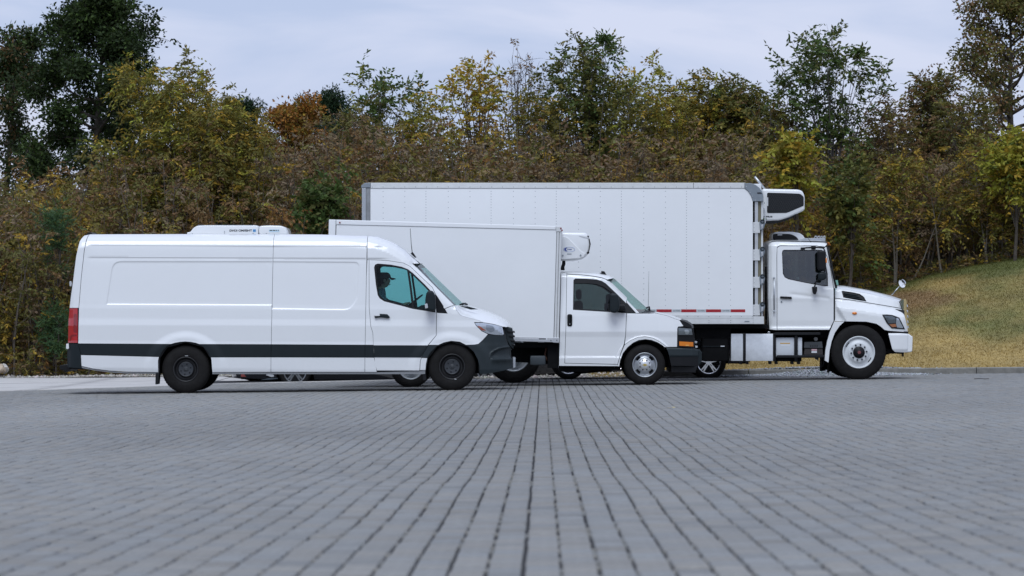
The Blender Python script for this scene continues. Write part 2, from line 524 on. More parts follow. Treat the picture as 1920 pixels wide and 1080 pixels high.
def sheet(xs, ys, zf, keep=None):
    GX, GY = np.meshgrid(xs, ys); n = len(xs)
    ii, jj = np.meshgrid(np.arange(n - 1), np.arange(len(ys) - 1))
    b = (jj * n + ii).ravel(); Fq = np.stack([b, b + 1, b + n + 1, b + n], 1)
    V = np.stack([GX.ravel(), GY.ravel(), zf(GX, GY).ravel()], 1)
    if keep is not None:
        c = V[Fq].mean(1); Fq = Fq[keep(c[:, 0], c[:, 1])]
    return V, Fq

bed_m = mat('joint_grit', (.030, .030, .033), .95, vary=.5, vscale=40, bump=.6, bscale=120)
V, Q = sheet(np.arange(-16, 16.1, .4), np.arange(6, 67.3, .4), lambda X, Y: lotz(X, Y) - .016)
lot = struct(np_obj('parking_lot', V, Q, bed_m, smooth=True))

pave_m = mat('paver_concrete', (.3, .3, .3), .85, attr='col', vary=.13, vscale=26, bump=.35, bscale=220)
# paved surface outside the field of separate pavers: same paving, too far aside to tell the pieces apart
pm2 = mat('paver_field', (.225, .225, .22), .85)
_n, _l = pm2.node_tree.nodes, pm2.node_tree.links
_mp = _n.new('ShaderNodeMapping'); _mp.inputs['Rotation'].default_value = (0, 0, math.pi / 2 + COLX)
_bk = _n.new('ShaderNodeTexBrick'); _bk.inputs['Scale'].default_value = 1.0; _bk.inputs['Brick Width'].default_value = PL; _bk.inputs['Row Height'].default_value = PW
_bk.inputs['Mortar Size'].default_value = .0055; _bk.inputs['Mortar Smooth'].default_value = .2; _bk.offset = .5
_bk.inputs['Color1'].default_value = (.240, .236, .226, 1); _bk.inputs['Color2'].default_value = (.205, .204, .197, 1); _bk.inputs['Mortar'].default_value = (.05, .05, .052, 1)
_l.new(_n['Texture Coordinate'].outputs['Object'], _mp.inputs['Vector']); _l.new(_mp.outputs['Vector'], _bk.inputs['Vector']); _l.new(_bk.outputs['Color'], _n['Principled BSDF'].inputs['Base Color'])
def far_keep(X, Y): return ~((np.abs(X) < .1585 * Y + 2.0) & (Y > 9.2)) & (Y < edge_y(X) - .2)
xs = np.concatenate([np.arange(-46, -14, 2), np.arange(-14, 14.1, .5), np.arange(16, 47, 2)])
V, Q = sheet(xs, np.arange(-46, 66.6, .5), lambda X, Y: lotz(X, Y) - .006, far_keep)
struct(np_obj('paved_surround', V, Q, pm2, smooth=True))

# pavers: courses of blocks, the nearest three hundred in view as pieces of their own
rows = np.arange(8.95, 66.4, PL)
P = []
for j, y in enumerate(rows):
    half = .1585 * y + 2.6
    i = np.arange(int((-half) / PW), int(half / PW) + 1)
    x = i * PW + COLX * y
    P.append(np.stack([x, np.full(len(i), y) + (i % 2) * PL * .5, i, np.full(len(i), j)], 1))
P = np.concatenate(P)
P = P[P[:, 1] < edge_y(P[:, 0]) - .16]
N = len(P)
colj = RNG.random(4096)
wide = colj[(P[:, 2].astype(int)) % 4096]                      # some courses have wide open joints, others are tight
gapw = .0046 + .0024 * (wide > .6) + .002 * RNG.random(N)
hw = PW / 2 - gapw; hl = PL / 2 - .0012 - .0012 * RNG.random(N)
cx = P[:, 0] + RNG.normal(0, .0013, N); cy = P[:, 1]; rot = RNG.normal(0, .006, N)
ch = .005; dep = .03
dz = RNG.normal(0, .0014, N)
sxy = np.array([(-1, -1), (1, -1), (1, 1), (-1, 1)])
ring = []
for (inx, zz) in ((ch, 0.0), (0.0, -ch), (0.0, -dep)):
    px = sxy[None, :, 0] * (hw - inx)[:, None]; py = sxy[None, :, 1] * (hl - inx)[:, None]
    X = cx[:, None] + px - py * (rot[:, None] - COLX * 1.0); Yy = cy[:, None] + py + px * rot[:, None]
    Z = lotz(X, Yy) + dz[:, None] + zz
    ring.append(np.stack([X, Yy, Z], 2))
PV = np.concatenate(ring, 1)          # N,12,3
PF = np.array([(0, 1, 2, 3)] + [(4 + k, 4 + (k + 1) % 4, (k + 1) % 4, k) for k in range(4)] + [(8 + k, 8 + (k + 1) % 4, 4 + (k + 1) % 4, 4 + k) for k in range(4)])
tone = RNG.random(N); warm = RNG.random(N)
patch = fbm(cx, cy * .35, .35, 3)
lum = .226 * (1 + .15 * (tone - .5) + .40 * (patch - .5))
lum = lum * np.where(RNG.random(N) < .07, .86, 1)
pc = lum[:, None] * np.stack([1.01 + .07 * (warm - .5), np.full(N, 1.0), .955 - .08 * (warm - .5)], 1)
vis = (np.abs(cx) < .1546 * cy) & (cy > 10.4)
order = np.argsort(np.where(vis, cy, 1e6))
solo = order[:300]; rest = np.setdiff1d(np.arange(N), solo)
V = PV[rest].reshape(-1, 3); Q = (PF[None] + 12 * np.arange(len(rest))[:, None, None]).reshape(-1, 4)
o = np_obj('paving', V, Q, pave_m, lot, cols=np.repeat(pc[rest], 12, 0)); o['kind'] = 'stuff'
for i in solo:
    c = np.array([cx[i], cy[i], float(lotz(cx[i], cy[i]))])
    o = np_obj('paver', PV[i] - c, PF, pave_m, lot, cols=np.repeat(pc[i:i + 1], 12, 0)); o.location = c

# spacer lugs and grit bridging the joints: dotted joint lines
keep = RNG.random(N) < np.where(wide > .7, .05, .15 + .5 * (wide * 7.3 % 1))
K = np.nonzero(keep)[0]; lx = cx[K] + PW / 2; ly = cy[K] + RNG.normal(0, .05, len(K)); lw = .013; ll = RNG.uniform(.03, .07, len(K))
LV = []
for sx_, sy_ in sxy:
    X = lx + sx_ * lw; Yy = ly + sy_ * ll * .5; LV.append(np.stack([X, Yy, lotz(X, Yy) - .003], 1))
for sx_, sy_ in sxy:
    X = lx + sx_ * lw; Yy = ly + sy_ * ll * .5; LV.append(np.stack([X, Yy, lotz(X, Yy) - .02], 1))
LV = np.stack(LV, 1); LF = np.array([(0, 1, 2, 3)] + [(4 + k, 4 + (k + 1) % 4, (k + 1) % 4, k) for k in range(4)])
o = np_obj('joint_lugs', LV.reshape(-1, 3), (LF[None] + 8 * np.arange(len(K))[:, None, None]).reshape(-1, 4), pave_m, lot, cols=np.repeat(pc[K] * .92, 8, 0)); o['kind'] = 'stuff'

# concrete apron on the left: slabs with joints
apron_m = mat('apron_concrete', (.50, .48, .455), .85, vary=.10, vscale=1.3, bump=.2, bscale=60)
def aprz(X, Y): return np.maximum(lotz(X, Y, False), -.19) + .004 - .20 * sstep((X + 6.0) / .8) * sstep((-1.0 - X) / .8) * sstep((Y - edge_y(X) - .3) / 1.2)
apron = struct(np_obj('concrete_apron', *sheet(np.arange(-30, 1.1, 1.0), np.linspace(0, 1, 9), lambda X, T: X * 0 - .3), mat('apron_bed', (.12, .115, .11), .95)))
me = apron.data
co = np.array([v.co[:] for v in me.vertices]); co[:, 1] = edge_y(co[:, 0]) - .1 + co[:, 1] * (71.2 - edge_y(co[:, 0])); co[:, 2] = aprz(co[:, 0], co[:, 1]) - .02
me.vertices.foreach_set('co', co.astype(np.float32).ravel()); me.update()
for x0 in np.arange(-30, -.5, 3.6):
    x1 = min(x0 + 3.6, -1.0)
    for r in range(3):
        t0, t1 = r / 3, (r + 1) / 3
        xs = np.linspace(x0 + .008, x1 - .008, 9); ts = np.linspace(t0, t1, 7)
        T, X = np.meshgrid(ts, xs, indexing='ij')
        Y = edge_y(X) + T * (70.6 - edge_y(X)); Y = Y + np.where(T == t0, .008, 0) - np.where(T == t1, .008, 0)
        Z = aprz(X, Y)
        V = np.stack([X.ravel(), Y.ravel(), Z.ravel()], 1); n = 9
        Q = [(j * n + i, j * n + i + 1, (j + 1) * n + i + 1, (j + 1) * n + i) for j in range(6) for i in range(8)]
        k = len(V); bor = [i for i in range(9)] + [j * 9 + 8 for j in range(1, 7)] + [54 + i for i in range(7, -1, -1)] + [j * 9 for j in range(5, 0, -1)]
        V = np.concatenate([V, V[bor] - [0, 0, .04]]); m_ = len(bor)
        Q += [(bor[i], k + i, k + (i + 1) % m_, bor[(i + 1) % m_]) for i in range(m_)]
        np_obj('slab', V, np.array(Q), apron_m, apron)

# terrain beyond the lot: lawn mound on the right, verge, rising floor of the woods
KY = 66.55
def forest_y(X): return np.interp(X, [-60, -12, -3, 5, 9, 30, 60], [70.6, 71.5, 74, 79, 82.5, 84, 86])
def mound(X): return np.interp(X, [1, 4, 7, 9, 9.8, 11.1, 12.7, 15, 22, 60], [0, .35, 1.05, 1.62, 1.86, 2.2, 2.42, 2.66, 3.0, 3.2])
def terr(X, Y):
    X = np.asarray(X, float); Y = np.asarray(Y, float)
    base = np.interp(X, [-60, -14, 2.2, 3.0, 14, 60], [-.24, -.22, -.10, .03, .11, .11])
    h = 0
    for o in (-1.6, -.8, 0, .8, 1.6): h = h + mound(X + o) / 5
    s = np.clip((Y - KY - .3) / 16, 0, 1); s = np.sin(s * math.pi / 2) ** 1.25
    z = base + h * s - .05 * np.clip(Y - 84, 0, 12) * sstep((X - 5) / 5)
    z = z + np.clip(Y - forest_y(X) - 1, 0, 26) * .10 + .05 * (fbm(X, Y, .6) - .5) * sstep((Y - KY) / 3)
    return z
xs = np.concatenate([np.arange(-60, -16, 2), np.arange(-16, 18, .3), np.arange(18, 61, 2)])
ys = np.concatenate([np.array([66.58]), np.arange(66.9, 88, .3), np.arange(88, 150, 2)])
V, Q = sheet(xs, ys, terr, lambda X, Y: (Y > KY + .04) & ((X > -1.2) | (Y > 70.4)))
def grass_col(X, Y):
    g = fbm(X * .55, Y * .3 + 3, .9); b = fbm(X * .5 + 40, Y * .28, .7); t = np.clip((Y - KY) / 16, 0, 1)
    u = fbm(X * 1.7 + 9, Y * .8, 1.2)
    tan = np.array([.330, .235, .080]); grn = np.array([.118, .128, .034]); brn = np.array([.200, .118, .050])
    wg = sstep((g - .42) / .40 + (t - .48) * 1.9)[:, None]; wb = (sstep((b - .48) / .12) * sstep((t - .40) / .25))[:, None] * .85
    c = tan * (1 - wg) + grn * wg
    c = c * (1 - wb) + brn * wb
    return c * (.75 + .5 * u)[:, None]
def terr_col(X, Y):
    c = grass_col(X, Y)
    lit = np.array([.105, .078, .045]) * (.6 + .8 * fbm(X, Y, 1.5))[:, None]
    wv = sstep((Y - forest_y(X) + .3) / 1.2)[:, None]
    grit = np.array([.21, .19, .16]) * (.6 + .8 * fbm(X, Y, 2.5))[:, None]
    wr = sstep((3.2 - X) / 1.6)[:, None]
    c = c * (1 - wr) + grit * wr
    return c * (1 - wv) + lit * wv
soil_m = mat('hillside_soil', (.1, .09, .05), .95, attr='col', vary=.25, vscale=6, bump=.5, bscale=25)
struct(np_obj('hillside', V, Q, soil_m, cols=terr_col(V[:, 0], V[:, 1]), smooth=True))

# grass on the mound
NB = 170000
gx_ = RNG.uniform(1.6, 16.5, NB); gy_ = KY + .28 + (RNG.random(NB) ** .85) * 17.5
ok = gy_ < forest_y(gx_) + .6; gx_, gy_ = gx_[ok], gy_[ok]; NB = len(gx_)
gz_ = terr(gx_, gy_); ang = RNG.random(NB) * 6.283; hh = RNG.uniform(.015, .045, NB) * (.7 + .7 * fbm(gx_, gy_, 1.1)); ww = RNG.uniform(.006, .013, NB)
lean = RNG.normal(0, .04, (NB, 2))
b0 = np.stack([gx_ + ww * np.cos(ang), gy_ + ww * np.sin(ang), gz_ - .01], 1); b1 = np.stack([gx_ - ww * np.cos(ang), gy_ - ww * np.sin(ang), gz_ - .01], 1)
tp = np.stack([gx_ + lean[:, 0], gy_ + lean[:, 1], gz_ + hh], 1)
V = np.stack([b0, b1, tp], 1).reshape(-1, 3); gc = grass_col(gx_, gy_) * RNG.uniform(.85, 1.25, NB)[:, None]
leaf_m = mat('leaf', (.1, .1, .05), .62, spec=.25, attr='col', trans=.28)
o = np_obj('grass', V, np.arange(3 * NB).reshape(-1, 3), leaf_m, cols=np.repeat(gc, 3, 0))
o['kind'] = 'stuff'; o['label'] = 'patchy green and straw coloured grass on the sloping mound'; o['category'] = 'grass'

# kerb
kerb_m = mat('kerb_concrete', (.22, .212, .19), .9, vary=.22, vscale=7, bump=.3, bscale=50)
kerb = struct(empty('kerb', (3.0, KY, 0)))
kx = [3.0, 4.75, 6.55, 9.32, 12.4, 15.4, 18.4, 21.4]
for a_, b_ in zip(kx[:-1], kx[1:]):
    za = float(lotz(a_, KY, False)); zb = float(lotz(b_, KY, False))
    sec = []
    for x, z in ((a_ + .008, za), (b_ - .008, zb)):
        sec.append([(x - 3.0, -.085, z - .1), (x - 3.0, -.085, z + .10), (x - 3.0, -.068, z + .117), (x - 3.0, .07, z + .117), (x - 3.0, .07, z - .1)])
    m_ = MB().loft(sec, smooth=False)
    m_.f = [q[::-1] for q in m_.f]; m_.add(sec[0], [(4, 3, 2, 1, 0)]); m_.add(sec[1], [(0, 1, 2, 3, 4)])
    m_.build('kerb_stone', kerb_m, kerb)

# loose stone: a heap spilling over the kerb behind the truck wheel, grit along the edges
OCT = np.array([(1, 0, 0), (-1, 0, 0), (0, 1, 0), (0, -1, 0), (0, 0, 1), (0, 0, -1.)])
OF = np.array([(0, 2, 4), (2, 1, 4), (1, 3, 4), (3, 0, 4), (2, 0, 5), (1, 2, 5), (3, 1, 5), (0, 3, 5)])
def stones(name, X, Y, Z, r, col, label, cat='gravel'):
    n = len(X); j = RNG.uniform(.6, 1.3, (n, 6, 3)); a = RNG.random(n) * 6.28
    v = OCT[None] * j * r[:, None, None]; v[:, :, 2] *= .75
    ca, sa = np.cos(a)[:, None], np.sin(a)[:, None]
    v = np.stack([v[..., 0] * ca - v[..., 1] * sa, v[..., 0] * sa + v[..., 1] * ca, v[..., 2]], 2) + np.stack([X, Y, Z], 1)[:, None]
    c = np.asarray(col)[None] * RNG.uniform(.45, 1.45, n)[:, None] * (1 + RNG.normal(0, .04, (n, 3)))
    o = np_obj(name, v.reshape(-1, 3), (OF[None] + 6 * np.arange(n)[:, None, None]).reshape(-1, 3), mat('stone_chips', (.3, .3, .3), .9, attr='col'), cols=np.repeat(np.clip(c, .01, .8), 6, 0))
    o['kind'] = 'stuff'; o['label'] = label; o['category'] = cat
    return o
n = 9000
X = RNG.normal(6.35, .75, n); X = np.where(RNG.random(n) < .3, RNG.uniform(4.2, 8.2, n), X); Y = 66.3 - np.abs(RNG.normal(0, .62, n)) + .35
hh = .13 * np.exp(-((X - 6.35) / .95) ** 2) * np.clip(1 - np.abs(Y - 66.45) / 1.0, 0, 1)
Z = np.where(Y > KY - .06, lotz(X, Y, False) + .11, lotz(X, Y, False)) * 1.0 + hh * RNG.random(n) + .004
Z = np.minimum(Z, lotz(X, Y, False) + .15)
stones('gravel', X, Y, Z, RNG.uniform(.008, .026, n), (.33, .345, .36), 'heap of grey gravel spilling over the kerb behind the truck wheel')
n = 5000
X = RNG.uniform(-16, 2.9, n); Y = np.where(X > -2.0, RNG.uniform(66.5, 70.5, n), 70.7 + np.abs(RNG.normal(0, .45, n)))
Z = np.where((X > -1.2) | (Y > 70.4), terr(X, Y), aprz(X, Y)) + .008
stones('gravel', X, Y, Z, RNG.uniform(.008, .04, n) * np.where(RNG.random(n) < .05, 1.8, 1), (.38, .35, .31), 'pale grit and stones along the far edge of the apron')

def boulder(px, py, Y, r, col, label):
    bm = bmesh.new(); bmesh.ops.create_icosphere(bm, subdivisions=3, radius=1)
    rr = random.Random(int(px * 7 + 3)); offs = [Vector((rr.uniform(-1, 1), rr.uniform(-1, 1), rr.uniform(-1, 1))).normalized() for _ in range(9)]
    for v in bm.verts:
        d = v.co.normalized(); k = 1.0
        for q in offs:
            t = d.dot(q)
            if t > .55: k = min(k, .62 / t + .05)
        v.co = Vector((d.x * r[0], d.y * r[1], d.z * r[2])) * k
    x = (px - 960) * Y / F; z = CAMZ - (py - HOR) * Y / F
    o = MB().bm(bm, False).build('boulder', mat('boulder_' + str(int(px)), col, .9, vary=.25, vscale=8, bump=.5, bscale=30)); o.location = (x, Y, z)
    return tag(o, label, 'boulder')
boulder(0, 692, 70.9, (.16, .14, .12), (.42, .33, .24), 'tan boulder half cut off at the left edge of the woods')
boulder(9.5, 691, 71.0, (.09, .10, .13), (.45, .42, .38), 'pale upright stone beside the tan boulder at far left')

# ------------------------------------------------------------------ shared vehicle parts
def wheel(v, cx, cy, r_px, y_out, kind, rim_px, width=.23, far=False, name='wheel', parent=None):
    """wheel > tyre, rim, hub: built round its own hub so that copies can share it"""
    k = v.k; x, z = v.P(cx, cy); R = r_px * k; r = rim_px * k
    w = empty(name, (x, y_out, z)); w.parent = parent or v.root
    W = width
    t = MB().lathe((0, 0, 0), [(r * .97, -.03), (r * 1.0, .004), (r * 1.06, .012), (r + (R - r) * .35, .018), (r + (R - r) * .7, .010), (R * .965, -.010), (R * .99, -.03),
                               (R, -.05), (R, -W + .05), (R * .985, -W + .02), (R * .9, -W), (r * 1.0, -W), (r * .95, -W + .02)], 56)
    ty = t.build('tyre', RUBBER, w)
    g = MB()                                   # tread grooves
    nb = 52
    for i in range(nb):
        a = 2 * math.pi * i / nb; ca, sa = math.cos(a), math.sin(a)
        for y0, y1 in ((.034, .078), (.092, .136), (.150, .194)):
            if y1 > W - .02: continue
            q = [(R * .995, -.012), (R * .995, .012), (R * 1.006, .010), (R * 1.006, -.010)]
            p = [(ca * a_ - sa * b_, y, sa * a_ + ca * b_) for y in (y0, y1) for a_, b_ in q]
            g.add(p, [(3, 2, 6, 7), (0, 3, 7, 4), (1, 5, 6, 2), (0, 1, 2, 3), (4, 7, 6, 5)])
    g.build('tread', RUBBER, ty)['kind'] = 'stuff'
    if kind == 'black':
        rm = MB().lathe((0, 0, 0), [(r * 1.0, .0), (r * 1.02, .012), (r * .95, .014), (r * .90, -.012), (r * .86, -.075), (r * .70, -.085), (r * .62, -.06), (r * .45, -.055), (0.0001, -.055)], 48).build('rim', STEELB, w)
        h = MB().lathe((0, 0, 0), [(r * .60, -.05), (r * .60, -.022), (r * .56, -.010), (r * .54, -.014), (r * .50, -.016), (r * .24, -.008), (r * .20, -.012), (r * .18, -.006), (.0001, -.006)], 40).build('hub_cap', HUBP, w)
        s = MB()
        for i in range(6):
            a = math.radians(18 + 60 * i)
            s.cyl((math.cos(a) * r * .40, .014, math.sin(a) * r * .40), (math.cos(a) * r * .40, .004, math.sin(a) * r * .40), .010, n=8)
        s.build('lug_recess', FLAT, h)['kind'] = 'stuff'
        e = MB()                               # three pointed star in a ring
        e.tube([(math.cos(t) * r * .17, .004, math.sin(t) * r * .17) for t in np.linspace(0, 2 * math.pi, 25)], .0028, 5)
        for t in (90, 210, 330):
            a = math.radians(t); e.tube([(0, .004, 0), (math.cos(a) * r * .165, .004, math.sin(a) * r * .165)], [.006, .001], 5)
        e.build('emblem', mat('emblem_grey', (.055, .06, .065), .4), h)
        b = MB(); a = math.radians(88)
        b.box((-.012, -.016, r * 1.055), (.04, -.011, r * 1.09), .002) if cx < 600 else b.box((.04, -.018, -r * .985), (.075, -.012, -r * .945), .002)
        b.build('balance_weight', ALU, w)
    elif kind == 'steel8':
        rm = MB().lathe((0, 0, 0), [(r * .98, 0), (r * 1.02, .014), (r * .96, .016), (r * .92, .0), (r * .87, -.05), (r * .80, -.06), (r * .62, -.02), (r * .56, -.018), (r * .5, -.03), (.0001, -.03)], 56).build('rim', mat('grey_steel_wheel', (.42, .44, .46), .36, metal=.7, vary=.06, vscale=9), w)
        s = MB()
        for i in range(4):
            a0 = math.radians(45 + 90 * i)
            pts = []
            for t in np.linspace(-.26, .26, 7): pts.append((math.cos(a0 + t) * r * .82, math.sin(a0 + t) * r * .82))
            for t in np.linspace(.26, -.26, 7): pts.append((math.cos(a0 + t) * r * .64, math.sin(a0 + t) * r * .64))
            s.prism(pts, .026, .064)
        s.build('hand_hole', FLAT, rm)['kind'] = 'stuff'
        h = MB().lathe((0, 0, 0), [(r * .53, -.02), (r * .53, .004), (r * .50, .012), (r * .36, .014), (r * .34, .022), (r * .26, .030), (.0001, .032)], 40).build('hub_cap', mat('silver_hub', (.70, .71, .72), .3, metal=.6), w)
        s = MB()
        for i in range(8):
            a = math.radians(22.5 + 45 * i); s.cyl((math.cos(a) * r * .43, -.010, math.sin(a) * r * .43), (math.cos(a) * r * .43, -.020, math.sin(a) * r * .43), .013, n=8)
        s.build('lug_nuts', INK, h)['kind'] = 'stuff'
        b = r * .2                             # bow-tie emblem on the hub
        MB().prism([(-b, -b * .22), (-b * .38, -b * .22), (-b * .42, -b * .45), (b * .5, -b * .45), (b * .42, -b * .22), (b, -b * .22), (b * .85, b * .22), (b * .38, b * .22), (b * .42, b * .45), (-b * .5, b * .45), (-b * .42, b * .22), (-b * .85, b * .22)], -.035, -.030).build('emblem', GOLD, h)
    elif kind == 'truck10':
        rm = MB().lathe((0, 0, 0), [(r * .97, 0), (r * 1.02, .012), (r * 1.0, .02), (r * .95, .018), (r * .92, -.02), (r * .88, -.035), (r * .66, .015), (r * .60, .03), (r * .56, .032), (r * .38, .032), (.0001, .03)], 64).build('rim', WWHEEL, w)
        s = MB()
        for a0 in (146, 326):
            a0 = math.radians(a0); pts = []
            for t in np.linspace(-.19, .19, 6): pts.append((math.cos(a0 + t) * r * .86, math.sin(a0 + t) * r * .86))
            for t in np.linspace(.19, -.19, 6): pts.append((math.cos(a0 + t) * r * .72, math.sin(a0 + t) * r * .72))
            s.prism(pts, .02, .045)
        s.build('hand_hole', FLAT, rm)['kind'] = 'stuff'
        h = MB().lathe((0, 0, 0), [(r * .37, .02), (r * .37, .045), (r * .34, .055), (r * .25, .058), (r * .22, .09), (r * .17, .10), (.0001, .10)], 32).build('hub', BLACK, w)
        MB().lathe((0, 0, 0), [(r * .115, .095), (r * .115, .108), (.0001, .110)], 6, smooth=False).build('hub_cap', mat('dull_red_cap', (.16, .05, .05), .5), h)
        s = MB()
        for i in range(10):
            a = math.radians(6 + 36 * i); s.cyl((math.cos(a) * r * .485, -.02, math.sin(a) * r * .485), (math.cos(a) * r * .485, -.062, math.sin(a) * r * .485), .018, .015, n=8)
        s.build('lug_nuts', INK, rm)['kind'] = 'stuff'
    elif kind == 'dish':
        rm = MB().lathe((0, 0, 0), [(r * .97, 0), (r * 1.03, .012), (r * .96, .014), (r * .92, -.03), (r * .85, -.12), (r * .55, -.13), (r * .45, -.05), (.0001, -.05)], 48).build('rim', mat('silver_dish', (.42, .44, .46), .4, metal=.4), w)
        MB().lathe((0, 0, 0), [(r * .36, -.05), (r * .36, .0), (.0001, .004)], 24).build('hub', mat('silver_hub', (.7, .71, .72), .3, metal=.6), w)
    else:                                       # five double spokes of a parked car
        rm = MB().lathe((0, 0, 0), [(r * .97, 0), (r * 1.03, .010), (r * .97, .012), (r * .93, -.02), (r * .90, -.10), (.0001, -.11)], 40).build('rim', mat('car_rim_barrel', (.05, .05, .055), .5), w)
        s = MB()
        for i in range(5):
            for o in (-.13, .13):
                a = math.radians(90 + 72 * i); b_ = a + o
                d = Vector((math.cos(b_), 0, math.sin(b_))); n_ = Vector((-math.sin(b_), 0, math.cos(b_)))
                p0, p1 = d * r * .18, d * r * .97
                q = [p0 + n_ * .022, p0 - n_ * .022, p1 - n_ * .014, p1 + n_ * .014]
                s.prism([(p.x, p.z) for p in q], -.006, .02, .004)
        s.cyl((0, .03, 0), (0, -.012, 0), r * .24, n=20)
        s.lathe((0, 0, 0), [(r * .90, -.004), (r * .97, .010), (r * 1.03, .010)], 40)
        s.build('spokes', CHROME if kind == 'chrome' else mat('dim_alloy', (.22, .23, .24), .35, metal=.6), rm)['kind'] = 'stuff'
    return w
def copy_tree(o, parent):
    c = o.copy(); COL.objects.link(c); c.parent = parent
    for ch in list(o.children): copy_tree(ch, c)
    return c
def mirror_wheel(w, v, y=None):
    c = copy_tree(w, v.root); c.location = (w.location[0], -w.location[1] if y is None else y, w.location[2]); c.rotation_euler = (0, 0, math.pi)
    return c
def arch_liner(v, pts, y0, y1, name='wheel_well', ext=3):
    """dark inside of a wheel arch: px outline swept inwards, closed at the back"""
    L = v.L(pts); m = MB(); n = len(L)
    m.loft([[(x, y, z) for x, z in L] for y in (y0, y1)], smooth=True)
    m.add([(x, y1, z) for x, z in L], [tuple(range(n))])
    return m.build(name, FLAT, v.root)

def skin_person(label, loc, segs, radii, mats_fn, head):
    """one continuous figure grown over a joint skeleton; segs: name->(pos, parent)"""
    names = list(segs)
    bm = bmesh.new(); lay = bm.verts.layers.skin.verify(); vs = {}
    for nme in names:
        vs[nme] = bm.verts.new(segs[nme][0])
    bm.verts.ensure_lookup_table()
    for nme in names:
        r = radii[nme]; vs[nme][lay].radius = r if isinstance(r, tuple) else (r, r)
        vs[nme][lay].use_root = nme == 'pelvis'
        if segs[nme][1]: bm.edges.new((vs[nme], vs[segs[nme][1]]))
    me = bpy.data.meshes.new('body'); bm.to_mesh(me); bm.free()
    o = bpy.data.objects.new('tmp', me); COL.objects.link(o)
    md = o.modifiers.new('skin', 'SKIN'); md.use_smooth_shade = True
    o.modifiers.new('sub', 'SUBSURF').levels = 2
    dg = bpy.context.evaluated_depsgraph_get()
    res = bpy.data.meshes.new_from_object(o.evaluated_get(dg)); COL.objects.unlink(o); bpy.data.objects.remove(o)
    res.name = 'body'; res.materials.clear()
    root = empty('person', loc, label, 'person')
    b = link(bpy.data.objects.new('body', res), root)
    ms = mats_fn(None)
    for m in ms: res.materials.append(m)
    for p in res.polygons: p.material_index = mats_fn(p.center); p.use_smooth = True
    return root

SKIN = mat('skin', (.42, .25, .18), .55)
def driver(v, hx, hy, y, shirt, label, cap=None, hair=(.03, .02, .015), wheel_at=None):
    """seated driver facing +x; (hx,hy) = pixel of the head's centre; y = local lateral position"""
    x, z = v.P(hx, hy); s = 1.0
    segs = {}; rad = {}
    def J(n, p, par, r): segs[n] = ((p[0], p[1], p[2]), par); rad[n] = r
    J('pelvis', (-.10, 0, -.66), None, (.15, .13)); J('waist', (-.12, 0, -.48), 'pelvis', (.14, .12)); J('chest', (-.10, 0, -.30), 'waist', (.165, .13))
    J('collar', (-.06, 0, -.17), 'chest', (.11, .09)); J('neck', (-.03, 0, -.10), 'collar', .055); J('jaw', (.015, 0, -.055), 'neck', (.062, .066)); J('skull', (-.002, 0, .035), 'jaw', (.082, .094)); J('crown', (-.006, 0, .085), 'skull', (.06, .066))
    J('nose', (.092, 0, -.012), 'skull', .011)
    for sd, t in ((-1, 'near'), (1, 'far')):
        J('shoulder_' + t, (-.08, sd * .19, -.22), 'collar', .075); J('elbow_' + t, (.05, sd * .25, -.45), 'shoulder_' + t, .047); J('wrist_' + t, (.30, sd * .17, -.40), 'elbow_' + t, .030)
        J('palm_' + t, (.36, sd * .165, -.385), 'wrist_' + t, (.034, .018))
        for i, (dy, dzz) in enumerate(((-.03, .02), (-.011, .028), (.009, .026), (.028, .018))):
            J(f'finger{i}a_' + t, (.405, sd * .165 + dy, -.365 + dzz * .3), 'palm_' + t, .0105); J(f'finger{i}b_' + t, (.425, sd * .165 + dy, -.405), f'finger{i}a_' + t, .0095)
        J('thumb_' + t, (.37, sd * (.165 - .045), -.36), 'palm_' + t, .0115)
        J('hip_' + t, (-.02, sd * .10, -.68), 'pelvis', .105); J('knee_' + t, (.40, sd * .13, -.60), 'hip_' + t, .07); J('ankle_' + t, (.52, sd * .13, -1.0), 'knee_' + t, .045); J('toe_' + t, (.68, sd * .13, -1.03), 'ankle_' + t, .04)
    trousers = mat('trousers', (.02, .022, .03), .9)
    def mf(c):
        if c is None: return [SKIN, shirt, trousers]
        if c.z < -.60: return 2
        if c.z < -.125 and not (c.x > .315 and c.z > -.55): return 1
        return 0
    root = skin_person(label, (v.root.location.x + x, v.root.location.y + y, v.root.location.z + z), segs, rad, mf, None)
    hm = mat('hair_dark', hair, .8)
    MB().ball((-.03, 0, .035), (.092, .098, .098), 18, 12).build('hair', hm, root)
    e = MB()
    for sd in (-1, 1): e.ball((.075, sd * .034, .015), (.014, .013, .010), 10, 6)
    e.build('eyes', INK, root)
    e = MB(); e.ball((.083, 0, -.062), (.012, .028, .007), 10, 6); e.build('mouth', mat('lips', (.30, .12, .10), .5), root)
    e = MB()
    for sd in (-1, 1): e.ball((.0, sd * .098, .0), (.024, .012, .034), 10, 6)
    e.build('ear', SKIN, root)
    if cap:
        cm = MB()
        rows = []
        for t in np.linspace(0, 1, 8):
            rr = math.cos(t * math.pi / 2) ** .6; rows.append([(-.012 + .115 * rr * math.cos(a), .108 * rr * math.sin(a), .045 + .095 * math.sin(t * math.pi / 2)) for a in np.linspace(0, 2 * math.pi, 25)])
        cm.loft(rows)
        br = []
        for t in np.linspace(0, 1, 4):
            br.append([(.085 + .10 * t * math.cos(a * .95) , .098 * math.sin(a) * (1 - .12 * t), .058 - .022 * t - .02 * abs(math.sin(a)) ** 2) for a in np.linspace(-1.35, 1.35, 11)])
        cm.loft(br); cm.loft([[(p[0], p[1], p[2] - .006) for p in r] for r in br])
        cm.build('cap', cap, root)
    return root

